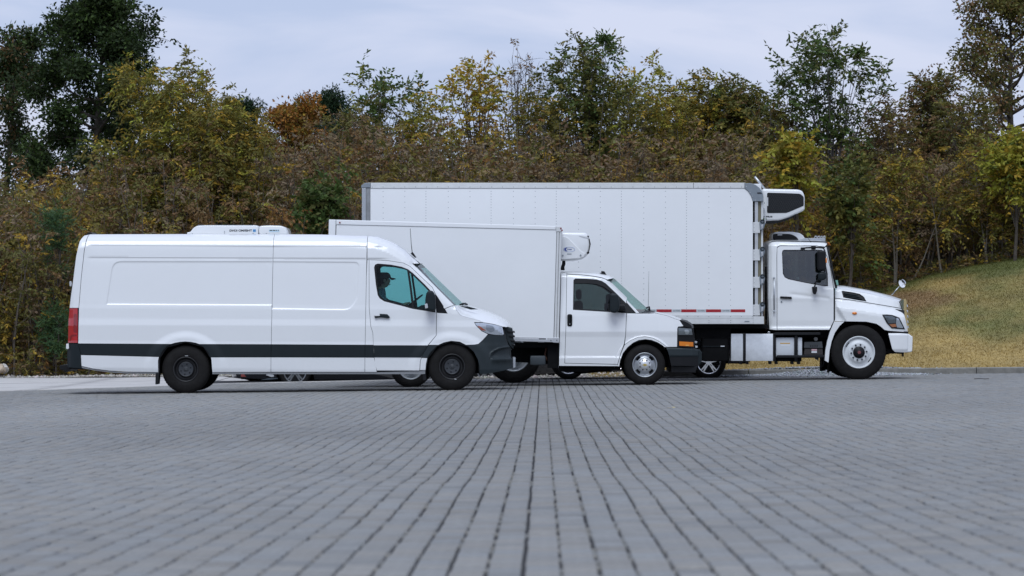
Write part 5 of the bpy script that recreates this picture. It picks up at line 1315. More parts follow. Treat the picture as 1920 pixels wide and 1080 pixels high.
# roof air conditioner, light bar
ac = MB().prism(round_poly(tk.L([(1455.6, 450.5), (1455.6, 436.5), (1461, 432.8), (1492, 432.6), (1507, 435.6), (1513, 440), (1518, 448.6), (1516, 450.5)]), .10, 5), -.45, .45, .06, True).build('roof_unit', WHITE3, tk.root)
MB().prism(round_poly(tk.L([(1455.2, 449.4), (1455.2, 437.4), (1462, 436.4), (1489, 437.2), (1499, 441.6), (1505.6, 449.4)]), .06, 4), -.462, -.44, .006).build('roof_unit_grille', BLACK, ac)
MB().prism(tk.L([(1464, 438), (1473.6, 438), (1472.4, 439.6), (1464, 439.6)]), -.466, -.463).build('badge', ALU, ac)
vz = MB().prism(tk.L([(1503, 450.6), (1514, 445.4), (1553.6, 444.8), (1553.8, 450), (1540, 450.4)]), -.60, .60, .004).build('sun_visor', STEEL, tk.root)
for px in (1535, 1540.5, 1546, 1551.5):
    MB().tube([tk.pt(px - 2, 444.8, -.58), tk.pt(px - 1, 442, -.58), tk.pt(px + 1.4, 441.4, -.58), tk.pt(px + 1.8, 444.6, -.58)], .010, 6).build('visor_bracket', STEEL, vz)
# inner, interior
tk.panel('inner_liner', [(1447, 455), (1553, 456), (1560, 495), (1568, 541), (1568, 600), (1556, 616), (1447, 616)], LINER, lambda a, b: tk_ins(a, b) + .05, holes=[TW], g=10, gap=0, rim=0)
MB().prism(tk.L([(1568, 562), (1700, 582), (1700, 618), (1650, 606), (1568, 601)]), -.88, .88).build('engine_bay', LINER, tk.root)
MB().prism(tk.L(round_poly([(1534, 560), (1537, 536), (1548, 531), (1566, 536), (1566, 560)], 2)), -.9, .9, .02).build('dashboard', LINER, tk.root)
seat(tk, 1480, 505, -.5); seat(tk, 1480, 505, .5); steering(tk, 1527, 531, -.5, .23)
MB().box(tk.pt(1449, 516, -.95), tk.pt(1458, 616, .95)).build('cab_back_panel', LINER, tk.root)
x, z = tk.P(1501, 522.4); MB().ball((x, -.55, z), .032).build('gear_knob', PAPER, tk.root)
driver(tk, 1484, 490, -.5, mat('navy_shirt', (.02, .03, .045), .9), 'person in dark clothing behind the large truck side window', hair=(.035, .03, .028))
# wheels
w = wheel(tk, 1611.8, 660.8, 51.6, -1.06, 'truck10', 30.0, .28); mirror_wheel(w, tk)
w = wheel(tk, 963, 666.6, 51.6, -1.16, 'dish', 30.0, .62); mirror_wheel(w, tk)
arch = [(1582, 604), (1566, 625), (1557, 657), (1556, 690)]
al = [(1557, 700), (1559, 650), (1568, 624), (1584, 604.4), (1612, 603.4), (1640, 606), (1656, 616), (1668, 630), (1676, 656), (1678, 664)]
for sd in (-1, 1): arch_liner(tk, al, sd * .98, sd * .55)
# chassis and under-cab equipment
f_ = MB(); f_.box(tk.pt(700, 610, -.50), tk.pt(1660, 634, -.40)); f_.box(tk.pt(700, 610, .40), tk.pt(1660, 634, .50))
for px in range(720, 1440, 60): f_.box(tk.pt(px, 612, -.42), tk.pt(px + 8, 624, .42))
f_.box(tk.pt(1300, 608.4, -1.0), tk.pt(1442, 616, 1.0)); f_.box(tk.pt(1440, 619, -.8), tk.pt(1562, 634, .8)); f_.build('chassis_frame', FLAT, tk.root)
MB().box(tk.pt(1318, 634, -.98), tk.pt(1368, 678, -.5), .03).build('tool_box', FLAT, tk.root)
MB().box(tk.pt(1306, 616, -.95), tk.pt(1372, 636, -.3), .01).build('frame_panel', FLAT, tk.root)
s_ = MB().box(tk.pt(1319, 649.0, -1.0), tk.pt(1360, 650.2, -.97)).build('frame_strip', PLASTIC, tk.root)
MB().box(tk.pt(1352.5, 648.6, -1.006), tk.pt(1360, 650.3, -1.001)).build('reflector', PAPER, s_)
MB().cyl(tk.pt(962, 667, -.9), tk.pt(962, 667, .9), .12, n=14).build('rear_axle', FLAT, tk.root)
tn = MB().prism(round_poly(tk.L([(1372, 626), (1451, 626), (1451, 677), (1372, 677)]), .004, 2), -1.06, -.52, .10, True).build('fuel_tank', TANK, tk.root)
for a, b in ((1394.2, 1399.6), (1450.6, 1456)): MB().box(tk.pt(a, 624.4, -1.075), tk.pt(b, 678, -.5), .01).build('tank_strap', BLACK, tk.root)
x, y, z = tk.pt(1444, 625.4, -.92); MB().cyl((x, y, z - .03), (x, y, z + .03), .036, n=16).ball((x, y, z + .03), (.036, .036, .016)).build('tank_cap', CHROME, tn)
sb = MB().box(tk.pt(1456.2, 633, -1.04), tk.pt(1491, 670, -.55), .012).build('step_box', mat('box_white', (.60, .63, .66), .4), tk.root)
MB().box(tk.pt(1464.2, 643, -1.043), tk.pt(1483, 645, -1.0405)).build('label_stripe', ORNG, sb)
MB().box(tk.pt(1465.5, 646, -1.043), tk.pt(1483, 649.6, -1.0405)).build('label', PAPER, sb)
MB().box(tk.pt(1491, 628, -1.07), tk.pt(1497, 679, -.5), .008).build('tank_strap', BLACK, tk.root)
MB().box(tk.pt(1497.2, 633, -1.04), tk.pt(1505.6, 668, -.55), .01).build('step_side', mat('box_white'), tk.root)
for yy, x0, x1 in ((623.6, 1452, 1539), (666, 1457, 1547)):
    MB().prism(round_poly(tk.L([(x0, yy + 2), (x0 + 2, yy), (x1, yy), (x1, yy + 4.6), (x0, yy + 5)]), .01), -1.12, -.6, .01).build('step', BLACK, tk.root)
MB().box(tk.pt(1458, 670, -1.0), tk.pt(1505, 678, -.55), .01).build('step_underside', FLAT, tk.root)
MB().prism(tk.L([(1505, 632), (1552, 632), (1548, 672), (1505, 672)]), -.62, -.50).build('step_back', FLAT, tk.root)
bb_ = MB().prism(tk.L([(1510, 641.4), (1543.5, 641), (1545, 653.2), (1509.6, 653)]), -1.0, -.6, .01).build('battery_cover', mat('battery_lid', (.05, .056, .06), .5), tk.root)
for px in (1521.5, 1525.5, 1529.5, 1533.5): MB().box(tk.pt(px, 647, -1.004), tk.pt(px + 1.4, 651, -1.0)).build('vent_slot', BLACK, bb_)
b2 = MB().prism(tk.L([(1511, 653.6), (1544.6, 653.8), (1545.6, 666), (1509, 666)]), -.98, -.6, .008).build('battery_box', mat('battery_brown', (.032, .026, .024), .6), tk.root)
MB().box(tk.pt(1523.8, 655, -.984), tk.pt(1534, 658, -.9805)).build('label', PINK, b2); MB().box(tk.pt(1523.8, 658.8, -.984), tk.pt(1534, 662, -.9805)).build('label', PAPER, b2)
x, y, z = tk.pt(1532.5, 636, -.9); MB().cyl((x, y + .05, z), (x, y - .03, z), .035, n=14).build('work_lamp', mat('lamp_dull', (.25, .25, .24), .4), tk.root)
for px in (1388.4, 1400.8, 1444, 1455.6, 1485.5, 1498):
    MB().prism(tk.L([(px, 677), (px + 4.6, 677), (px + 5, 683.4), (px + .6, 683.4)]), -.98, -.7, .004).build('bracket_foot', BLACK, tk.root)
for pts in ([(1543, 674), (1540.4, 683.4)], [(1547, 672), (1548.4, 679), (1545, 688.6)]): MB().tube([tk.pt(a, b, -.9) for a, b in pts], .012, 6).build('hanging_cable', BLACK, tk.root)
for k, (pts, m_) in enumerate((([(1434, 560), (1435, 590), (1439, 606), (1440.6, 620)], mat('hose_brown')), ([(1436.6, 575), (1437.4, 597), (1436, 611), (1426, 614.6), (1414, 612)], mat('cable_tan', (.30, .24, .17), .7)), ([(1438.6, 500), (1439, 600)], FLAT))):
    MB().tube([tk.pt(a, b, -.75 - .05 * k) for a, b in pts], .018, 6).build('air_hose', m_, tk.root)
# cargo box
KB = 1.22
cb = empty('cargo_box', tk.pt(1050, 607, 0)); cb.parent = tk.root; bx0, bz0 = tk.P(1050, 607)
bl = lambda p: [(a - bx0, b - bz0) for a, b in tk.L(p)]
MB().prism(bl([(686, 346), (1408, 346), (1411, 360), (1411, 604), (686, 604)]), -KB + .02, KB - .02).build('box_core', mat('box_inner_white', (.55, .55, .55), .6), cb)
DEN = [799.6, 921.8, 1044, 1166.2, 1288.6]; xs_ = [694.6] + DEN + [1412]
for i in range(6):
    a, b = xs_[i] + .012, xs_[i + 1] - .012
    pl = [(a, 353.6), (b, 353.6), (b, 591), (a, 591)] if i < 5 else [(a, 353.6), (1395.6, 353.6), (1402, 358.6), (1407.6, 367), (1411.4, 377.6), (1411.8, 591), (a, 591)]
    MB().prism(bl(pl), -KB, KB, 0).build('side_panel', WHITE2, cb)
for (a, b) in ((695, 1300), (1300.6, 1396)):
    MB().prism(bl([(a, 343.2), (b, 343.2), (b, 353.2), (a, 353.2)]), -KB - .012, KB + .012, .008).build('top_rail', ALUW, cb)
MB().prism(bl([(690, 342.0), (1398, 342.0), (1398, 343), (690, 343)]), -KB - .004, KB + .004).build('roof_skin', mat('roof_tan', (.36, .34, .27), .6), cb)
for (a, b, o) in ((591.2, 597.6, .006), (597.9, 607.4, .012)):
    MB().prism(bl([(695, a), (1412, a), (1412, b), (695, b)]), -KB - o, KB + o, .004).build('bottom_rail', ALUW, cb)
MB().prism(bl([(1412.2, 593), (1432.4, 593.4), (1432.4, 607.6), (1412.2, 607.6)]), -KB - .010, KB + .010, .006).build('bottom_rail', ALUW, cb)
for a, b, o in ((678.5, 686.2, .012), (686.6, 694.2, .004)):
    MB().prism(bl([(a, 352.4), (b, 352.4), (b, 608), (a, 608)]), -KB - o, KB + o, .006).build('rear_post', STEEL if o > .01 else mat('post_grey', (.26, .27, .28), .5, metal=.4, vary=.2, vscale=6), cb)
MB().prism(round_poly(bl([(677.2, 348), (684, 343), (694.6, 343), (694.6, 352), (677.2, 352)]), .01), -KB - .02, KB + .02, .01).build('rear_cap', GREYM, cb)
CC = [(1396.4, 343.4), (1408, 343.4), (1416, 346), (1424, 352), (1429.6, 360.6), (1431.2, 368), (1431.2, 377.6), (1411.8, 377.6), (1408, 367), (1402.4, 358.4), (1396.4, 353.4)]
cc = MB().prism(bl(CC), -KB - .016, -KB + .3, .008).build('corner_casting', GREYM, cb)
MB().prism(bl(CC), KB - .3, KB + .016, .008).build('corner_casting', GREYM, cb)
MB().prism(round_poly(bl([(1419, 361), (1426, 360.4), (1429.6, 363.6), (1420, 363.6)]), .01), -KB - .02, -KB - .01).build('marker_lamp', INK, cc)
rv = MB()
for p in ((1399, 349.6), (1406, 361), (1416.6, 375.4), (1426.6, 375.4), (1411, 368)):
    a, b = bl([p])[0]; rv.cyl((a, -KB - .016, b), (a, -KB - .021, b), .008, n=6)
rv.build('rivets', ALU, cc)['kind'] = 'stuff'
MB().prism(bl([(1398, 344), (1429.6, 343.4), (1430.4, 362), (1412, 362)]), -KB + .3, KB - .3, .01).build('roof_nose', WHITE2, cb)
# front corner: extrusion strips, brackets and door latches
for a, b, m_, y0 in ((1412.3, 1415.4, FLAT, .05), (1415.5, 1421.6, ALU, .03), (1421.7, 1427.4, mat('olive_strip', (.16, .145, .09), .6), .06), (1427.5, 1431, ALUW, .05)):
    MB().prism(bl([(a, 377.8), (b, 377.8), (b, 593), (a, 593)]), -KB + y0, -KB + .30, .004).build('corner_strip', m_, cb)
for yy in (416.5, 467.8, 519.2, 571.2):
    MB().prism(bl([(1412.2, yy), (1425, yy), (1425, yy + 20.4), (1412.2, yy + 20.4)]), -KB - .004, -KB + .06, .003).build('bracket', ALUW, cb)
    lt = empty('latch', (0, 0, 0)); lt.parent = cb
    MB().prism(round_poly(bl([(1423.6, yy - 1), (1427, yy - 4.6), (1433.4, yy - 3.6), (1434.4, yy + 4), (1431.6, yy + 12), (1428.4, yy + 16.6), (1425, yy + 14)]), .02), -KB - .03, -KB + .05, .01).build('latch_body', GREYM, lt)
    a, b = bl([(1429.4, yy - 1.4)])[0]
    MB().tube([(a + .034 * math.cos(t), -KB - .04, b + .028 * math.sin(t)) for t in np.linspace(0, 2 * math.pi, 17)], .010, 6).build('latch_ring', PLASTIC2, lt)
    MB().prism(bl([(1427, yy + 5), (1431, yy + 4), (1429.6, yy + 12), (1427.4, yy + 13)]), -KB - .045, -KB - .03, .004).build('latch_lever', ALU, lt)
MB().prism(bl([(1413, 380), (1431, 380), (1431, 592), (1413, 592)]), -KB + .31, KB - .02).build('front_wall', WHITE2, cb)
# tape
x0 = 1184.6; seg = []
for i in range(5):
    a = x0 + 46.4 * i
    b0, b1 = bl([(a, 580)])[0], bl([(a + 28.2, 585.4)])[0]
    if i == 4: b1 = bl([(a + 27, 585.4)])[0]
    MB().box((b0[0], -KB - .0028, b1[1]), (b1[0], -KB - .0005, b0[1])).build('red_tape', TAPER, cb)
    if i < 4:
        c0, c1 = bl([(a + 28.2, 580)])[0], bl([(a + 46.4, 585.4)])[0]
        wt = MB().box((c0[0], -KB - .0024, c1[1]), (c1[0], -KB - .0005, c0[1])).build('silver_tape', TAPEW, cb)
        text('DOT-C2', .032, INK, wt, (c0[0] + c1[0]) / 2, -KB - .0045, (c0[1] + c1[1]) / 2, sx=1.0)
# rivets
rv = MB()
def rivet(px, py, r, o): 
    a, b = bl([(px, py)])[0]
    n = 6; vs = [(a + r * math.cos(t * 1.0472), -KB - o, b + r * math.sin(t * 1.0472)) for t in range(n)] + [(a, -KB - o - .004, b)]
    rv.add(vs, [(i, (i + 1) % n, n) for i in range(n)], False)
cols_ = [718.4 + 40.72 * i for i in range(17)]
for i, px in enumerate(cols_):
    d_ = (i % 3 == 2); st_ = 5.1 if d_ else 10.2
    yy = 358.6
    while yy < 588:
        rivet(px - (1.2 if d_ else 0), yy, .0075, .0005); yy += st_
for px in np.arange(698, 1396, 20.36): rivet(px, 350.6, .0085, .0125)
for px in np.arange(698, 1412, 20.36): rivet(px, 593.4, .008, .0065)
for px in cols_:
    for yy in (601, 605): rivet(px, yy, .008, .0125)
for yy in (401 - 4, 420, 427, 434, 471, 478, 485, 523, 530, 537, 574, 581, 588): rivet(1414, yy, .007, .005)
rv.build('rivets', mat('rivet_grey', (.24, .25, .27), .5), cb)['kind'] = 'stuff'
a, b = bl([(1401, 602.8)])[0]; mp = MB().box((a - .06, -KB - .0145, b - .018), (a + .05, -KB - .0125, b + .018)).build('maker_plate', ALUW, cb)
MB().box((a - .05, -KB - .0165, b - .010), (a + .04, -KB - .0150, b + .012)).build('plate_print', GREYM, mp)
# refrigeration unit
ru = empty('refrigeration_unit', tk.pt(1470, 384, 0)); ru.parent = tk.root; ox, oz = tk.P(1470, 384)
rl = lambda p: [(a - ox, b - oz) for a, b in tk.L(p)]
RO = round_poly(rl([(1431.4, 352.6), (1500, 354), (1508, 356.8), (1512.2, 366), (1512.2, 391.6), (1509, 394.6), (1481, 407.6), (1464, 412.8), (1431.4, 414)]), .05, 4)
RG = round_poly(rl([(1441, 360), (1480, 361), (1504, 362), (1510.2, 368), (1510.2, 384.6), (1483, 396.2), (1476.7, 398.3), (1441, 398.6)]), [.03, 0, .04, .02, .02, .02, 0, .03], 4)
MB().prism(RO, -.86, .86, .05, True).build('housing', WHITE3, ru)
gr = MB().prism(RG, -.868, -.84, .004).build('grille', mat('mesh_black', (.006, .007, .009), .6), ru)
hx = MB()
A = np.array(RG)
r_ = .024; row = 0; zz = A[:, 1].min() + .02
while zz < A[:, 1].max() - .01:
    xx = A[:, 0].min() + .02 + (r_ * .87 if row % 2 else 0)
    while xx < A[:, 0].max() - .01:
        t = np.linspace(0, 2 * math.pi, 7)[:-1] + math.pi / 6
        q = np.stack([xx + r_ * .98 * np.cos(t), zz + r_ * .98 * np.sin(t)], 1); q2 = np.stack([xx + r_ * .76 * np.cos(t), zz + r_ * .76 * np.sin(t)], 1)
        if inside(RG, q[:, 0], q[:, 1]).all():
            hx.add([(p[0], -.876, p[1]) for p in q] + [(p[0], -.876, p[1]) for p in q2] + [(p[0], -.868, p[1]) for p in q2], [(i, (i + 1) % 6, 6 + (i + 1) % 6, 6 + i) for i in range(6)] + [(6 + i, 6 + (i + 1) % 6, 12 + (i + 1) % 6, 12 + i) for i in range(6)])
        xx += r_ * 1.74
    zz += r_ * 1.5; row += 1
hx.build('honeycomb', mat('mesh_dark', (.016, .018, .021), .45), gr)['kind'] = 'stuff'
MB().box((rl([(1441.2, 369)])[0][0], -.875, rl([(1441.2, 385)])[0][1]), (rl([(1443, 369)])[0][0], -.869, rl([(1443, 369)])[0][1])).build('grille_clip', PAPER, gr)
MB().prism(round_poly(rl([(1437, 414), (1464, 413.2), (1481, 408), (1498, 400.6), (1492, 405), (1481, 411.4), (1464, 416.6), (1438, 417.6)]), .01), -.84, .84, .01).build('under_tray', BLACK, ru)
tx, tz = rl([(1442.6, 405.4)])[0]; text('SUPRA', .036, INK, ru, tx, -.864, tz, sx=1.55, bold=.0018)
for px in (1434.4, 1438.6):
    a, b = rl([(px, 409.6)])[0]; MB().box((a - .016, -.864, b - .012), (a + .016, -.861, b + .012)).build('green_mark', GREEN, ru)
a, b = rl([(1436, 379.4)])[0]; MB().cyl((a, -.858, b), (a, -.866, b), .008, n=8).build('bolt', INK, ru)
MB().tube([(p[0], -.90, p[1]) for p in rl([(1431, 388), (1435.4, 388.6), (1437, 392), (1437.2, 417), (1434.4, 420)])], .010, 8).build('drain_tube', PAPER, ru)
MB().tube([(p[0], -.3, p[1]) for p in rl([(1441.6, 352), (1432, 340), (1422, 327.6)])], [.02, .02, .022], 10).build('exhaust_stack', STEEL, ru)
MB().prism(rl([(1426, 377), (1432, 377), (1432, 414), (1426, 414)]), -.7, .7).build('mount', GREYM, ru)

# ------------------------------------------------------------------ parked cars behind, seen only under the three vehicles
def car(label, px_front, wheels, Y, length, H, body_m, rim, r_px, clear=.2, pick=False, group=None, dz=0.0):
    v = Veh(Y, .9, (wheels[0] + wheels[1]) / 2, HOR + (CAMZ - dz - float(lotz((wheels[0] - 960) * Y / F, min(Y, 66), False))) * F / Y, 'parked_car', label, 'car')
    k = v.k; a = px_front; L = length / k
    g = HOR + (CAMZ - v.Z0) / k
    def q(t, h): return (a + t * L, g - h / k)
    w0, w1 = wheels; R = r_px
    def arch(cx): return [(cx + (R + 4) * math.cos(t), g - R + 1 - (R + 3) * math.sin(t)) for t in np.linspace(math.pi * 1.05, -math.pi * .05, 11)]
    lower = [q(.004, .34), q(.012, clear + .03)] + [(w0 - R - 5, g - clear / k)] + arch(w0) + [(w0 + R + 5, g - clear / k), (w1 - R - 5, g - clear / k)] + arch(w1) + [(w1 + R + 5, g - clear / k), q(.985, clear + .04), q(.998, .42), q(.992, .62), q(.97, .86)]
    top = [q(.965, .98), q(.80, 1.02), q(.62, 1.0), q(.34, .97), q(.22, .93), q(.06, .80), q(.012, .62)]
    if pick is True: top = [q(.965, 1.02), q(.62, 1.04), q(.34, 1.0), q(.22, .97), q(.06, .88), q(.012, .66)]
    def ins(px, py):
        px = np.asarray(px, float); h = (g - np.asarray(py, float)) * k
        return np.interp(h, [.1, .3, .5, .75, .9, 1.05], [.07, .02, 0, .02, .0, .05]) + np.interp((px - a) / L, [0, .05, .12, .9, .96, 1.0], [.22, .06, 0, 0, .05, .16])
    v.panel('body_side', lower + top, body_m, ins, g=8, gap=0, rim=.02)
    e = [q(.012, .62), q(.06, .80), q(.22, .93), q(.34, .97), q(.62, 1.0), q(.80, 1.02), q(.965, .98), q(.992, .7), q(.998, .42), q(.985, clear + .05)]
    v.cross('body_top', e, [(x_, y_ - 1.5) for x_, y_ in e], body_m, [.9 - float(ins(*p)) for p in e])
    f = [q(.012, .62), q(.004, .34), q(.012, clear + .03)]
    v.cross('front_bumper', f, [(x_ - .14 / k, y_) for x_, y_ in f], body_m, [.9 - float(ins(*p)) for p in f])
    if pick is True: cabin = [q(.30, .96), q(.38, 1.0 + (H - 1) * .9), q(.42, H), q(.58, H), q(.62, 1.02)]
    else: cabin = [q(.24, .93), q(.36, 1 + (H - 1) * .85), q(.42, H - .03), q(.62, H), q(.80, H - .05), q(.90, 1 + (H - 1) * .6), q(.955, .97)]
    v.prism('cabin', cabin, body_m, -.72, .72, .08, smooth=True)
    wn_ = offset_poly(cabin, 5.5)
    for sd in (-1, 1): v.prism('side_window', wn_, BLACK, sd * .715, sd * .728, .003)
    v.prism('underbody', [q(.03, clear), q(.97, clear), q(.97, .5), q(.03, .5)], FLAT, -.68, .68)
    for i, cx in enumerate(wheels):
        w = wheel(v, cx, g - R + .5, R, -.885, rim, R * .70, .21); mirror_wheel(w, v)
    hl_ = MB().prism(round_poly(v.L([q(.012, .66), q(.07, .78), q(.085, .70), q(.02, .58)]), .02), -.87, -.60, .01).build('headlight', LENS, v.root)
    MB().prism(round_poly(v.L([q(.955, .86), q(.99, .84), q(.995, .66), q(.955, .68)]), .02), -.84, -.6, .01).build('tail_light', REDL, v.root)
    h = MB().box(v.pt(*q(.45, .84), -.905), v.pt(*q(.485, .81), -.86), .01).build('door_handle', BLACK, v.root)
    return v, q
cblack = mat('car_black', (.012, .013, .016), .2, coat=1.0); cdark = mat('car_charcoal', (.03, .032, .036), .25, coat=1.0); csil = mat('car_silver', (.30, .32, .34), .3, metal=.5, coat=.8)
v1, q1 = car('black parked car with a red front plate, visible under the white cargo van', 437, (553, 816), 66.0, 4.75, 1.45, cblack, 'alloy', 31, .17, dz=-.15)
# fog lamp, red plate and tow hooks that show below the van
MB().box(v1.pt(451, 697, -.80), v1.pt(467, 707, -.78), .003).build('front_plate', mat('red_plate', (.26, .06, .05), .5), v1.root)
MB().prism(round_poly(v1.L([(498, 703), (503, 701.6), (513, 702.6), (514, 706.4), (509, 707)]), .01), -.915, -.88, .006).build('fog_lamp', LENS, v1.root)
MB().prism(round_poly(v1.L([(488, 712.5), (505, 708.6), (521, 708.6), (521, 710), (505, 712)]), .008), -.925, -.89, .005).build('bumper_trim', mat('trim_slate', (.06, .075, .09), .3), v1.root)
v2, q2 = car('dark pickup with steel tow hooks, its underside showing below the van door', 600, (668, 915), 68.4, 5.0, 1.75, cblack, 'alloy', 31, .22, pick=True, dz=-.18)
for px in (602, 657): MB().tube([v2.pt(px, 704, -.86), v2.pt(px + 5, 706.4, -.9), v2.pt(px + 11, 706, -.9), v2.pt(px + 12.6, 702.6, -.86)], .014, 6).build('tow_hook', STEEL, v2.root)
v3, q3 = car('dark sport utility car with bright five-spoke wheel showing ahead of the small box truck bumper', 985, (1066, 1329), 64.5, 4.45, 1.7, cblack, 'chrome', 32.6, .30)
v4, q4 = car('dark hatchback farther back whose rim shows beside the small box truck front tyre', 880, (930, 1156), 69.6, 3.6, 1.42, cdark, 'chrome', 29, .24)

# ------------------------------------------------------------------ small things on the paving
x = (1256 - 960) * 40.5 / F; y = 40.5
lf = MB(); pts = [(0, 0), (.02, .018), (.045, .022), (.075, 0), (.045, -.022), (.02, -.018)]
lf.add([(p[0], p[1], .004 + .012 * (i % 2)) for i, p in enumerate(pts)], [tuple(range(6))]); lf.tube([(0, 0, .004), (-.03, .004, .008)], .0015, 4)
o = lf.build('fallen_leaf', mat('dry_leaf', (.50, .42, .22), .7)); o.location = (x, y, float(lotz(x, y)) + .004); tag(o, 'single pale fallen leaf lying on the grey pavers', 'leaf')
x = (1840 - 960) * 60 / F; y = 60.0
tw = MB(); tw.tube([(-.13, 0, .006), (-.03, .02, .012), (.06, .0, .007), (.14, .015, .010)], .006, 5); o = tw.build('twig', mat('twig_dark', (.03, .025, .02), .9)); o.location = (x, y, float(lotz(x, y, False))); tag(o, 'short dark twig on the paving right of the large truck', 'twig')

# ------------------------------------------------------------------ trees, thicket
TR = np.random.default_rng(77)
bark_m = mat('bark', (.075, .062, .05), .9, vary=.35, vscale=9, bump=.5, bscale=40)
bark_p = mat('pale_bark', (.15, .13, .105), .9, vary=.3, vscale=9, bump=.4, bscale=40)
bark_g = mat('grey_twigs', (.12, .11, .105), .9, vary=.3, vscale=9)
def unit(v): return v / np.maximum(np.linalg.norm(v, axis=-1, keepdims=True), 1e-9)

class Wood:
    """collects tapered limbs as tubes"""
    def __init__(s): s.V = []; s.F = []; s.n = 0
    def limb(s, P, R, k=5):
        P = np.asarray(P, float); R = np.asarray(R, float); n = len(P)
        d = unit(np.gradient(P, axis=0)); ref = np.array([.31, .77, .55]); u = unit(np.cross(d, ref)); w = np.cross(d, u)
        a = np.linspace(0, 2 * math.pi, k, endpoint=False)
        ring = P[:, None] + R[:, None, None] * (np.cos(a)[None, :, None] * u[:, None] + np.sin(a)[None, :, None] * w[:, None])
        s.V.append(ring.reshape(-1, 3))
        i, j = np.meshgrid(np.arange(n - 1), np.arange(k), indexing='ij')
        s.F.append((np.stack([i * k + j, i * k + (j + 1) % k, (i + 1) * k + (j + 1) % k, (i + 1) * k + j], 2).reshape(-1, 4)) + s.n)
        s.n += n * k
    def build(s, name, m, parent):
        return np_obj(name, np.concatenate(s.V), np.concatenate(s.F), m, parent, smooth=True)
def bent(p0, d, L, n=6, up=0.0, jit=.12, rng=TR):
    P = [np.asarray(p0, float)]; d = unit(np.asarray(d, float))
    for i in range(n):
        d = unit(d + rng.normal(0, jit, 3) + np.array([0, 0, up])); P.append(P[-1] + d * L / n)
    return np.array(P)

def leaflets(P, D, L, W, rng):
    """diamond leaves: base point P, direction D"""
    n = len(P); D = unit(D); s = unit(np.cross(D, rng.normal(0, 1, (n, 3)))); 
    L = np.broadcast_to(L, (n,))[:, None]; W = np.broadcast_to(W, (n,))[:, None]
    nn = np.cross(D, s)
    V = np.stack([P, P + D * L * .45 + s * W + nn * W * .3, P + D * L, P + D * L * .45 - s * W + nn * W * .3], 1)
    return V.reshape(-1, 3)
def sprays(P, D, rng, n=9, L=.34, lf=.105, w=.021, droop=.5, keep=1.0):
    """feather-shaped compound leaves; returns leaf quads and the spray index of each leaf"""
    N = len(P); D = unit(D); up = np.array([0, 0, 1.0])
    side = unit(np.cross(D, up) + rng.normal(0, .25, (N, 3)))
    out = []; idx = []
    for k in range(n):
        t = (k // 2 + 1) / (n // 2 + .5); sg = 1 if k % 2 else -1
        last = k == n - 1
        base = P + D * (L * t)[:, None] if np.ndim(L) else P + D * (L * t)
        base = base - up * (droop * (L if not np.ndim(L) else L[:, None]) * t * t * .6)
        d = D * (.55 if not last else 1) + side * (sg * (0 if last else .8)) - up * (droop * (.5 + .6 * rng.random((N, 1)))) + rng.normal(0, .18, (N, 3))
        sel = rng.random(N) < keep
        out.append(leaflets(base[sel], d[sel], lf * rng.uniform(.7, 1.25, sel.sum()), w * rng.uniform(.8, 1.25, sel.sum()), rng)); idx.append(np.nonzero(sel)[0])
    return np.concatenate(out), np.concatenate(idx)
def clump(P, rad, per, rng, lf=.10, w=.03, droop=.15):
    """simple leaves scattered round twig tips"""
    N = len(P); i = np.repeat(np.arange(N), per); o = rng.normal(0, 1, (len(i), 3)); o = unit(o) * (rng.random((len(i), 1)) ** .5) * rad
    o[:, 2] *= .75
    d = unit(o) + rng.normal(0, .6, o.shape) - np.array([0, 0, droop])
    return leaflets(P[i] + o, d, lf * rng.uniform(.7, 1.3, len(i)), w * rng.uniform(.8, 1.2, len(i)), rng), i
PAL = {'drab': (.175, .130, .085), 'olive': (.140, .120, .024), 'gold': (.36, .235, .030), 'lime': (.25, .25, .035), 'green': (.055, .090, .022), 'deep': (.024, .040, .013), 'brown': (.140, .078, .034), 'rust': (.190, .088, .026), 'orange': (.27, .115, .018), 'tan': (.19, .130, .065), 'moss': (.088, .092, .025), 'pine': (.014, .038, .016)}
for _k in list(PAL): PAL[_k] = tuple(1.24 * q if _k not in ('deep', 'pine') else 1.1 * q for q in PAL[_k])
def pick(n, mix, rng):
    k = list(mix); p = np.array([mix[q] for q in k], float); p /= p.sum()
    return np.array([PAL[q] for q in k])[rng.choice(len(k), n, p=p)]
def leaf_obj(name, V, cols, parent=None, rng=TR):
    n = len(V) // 4
    c = (cols * .8 + cols.mean(0) * .2) * rng.uniform(.8, 1.22, n)[:, None] * (1 + rng.normal(0, .04, (n, 3)))
    return np_obj(name, V, np.arange(4 * n).reshape(-1, 4), leaf_m, parent, cols=np.repeat(np.clip(c, .004, .7), 4, 0))

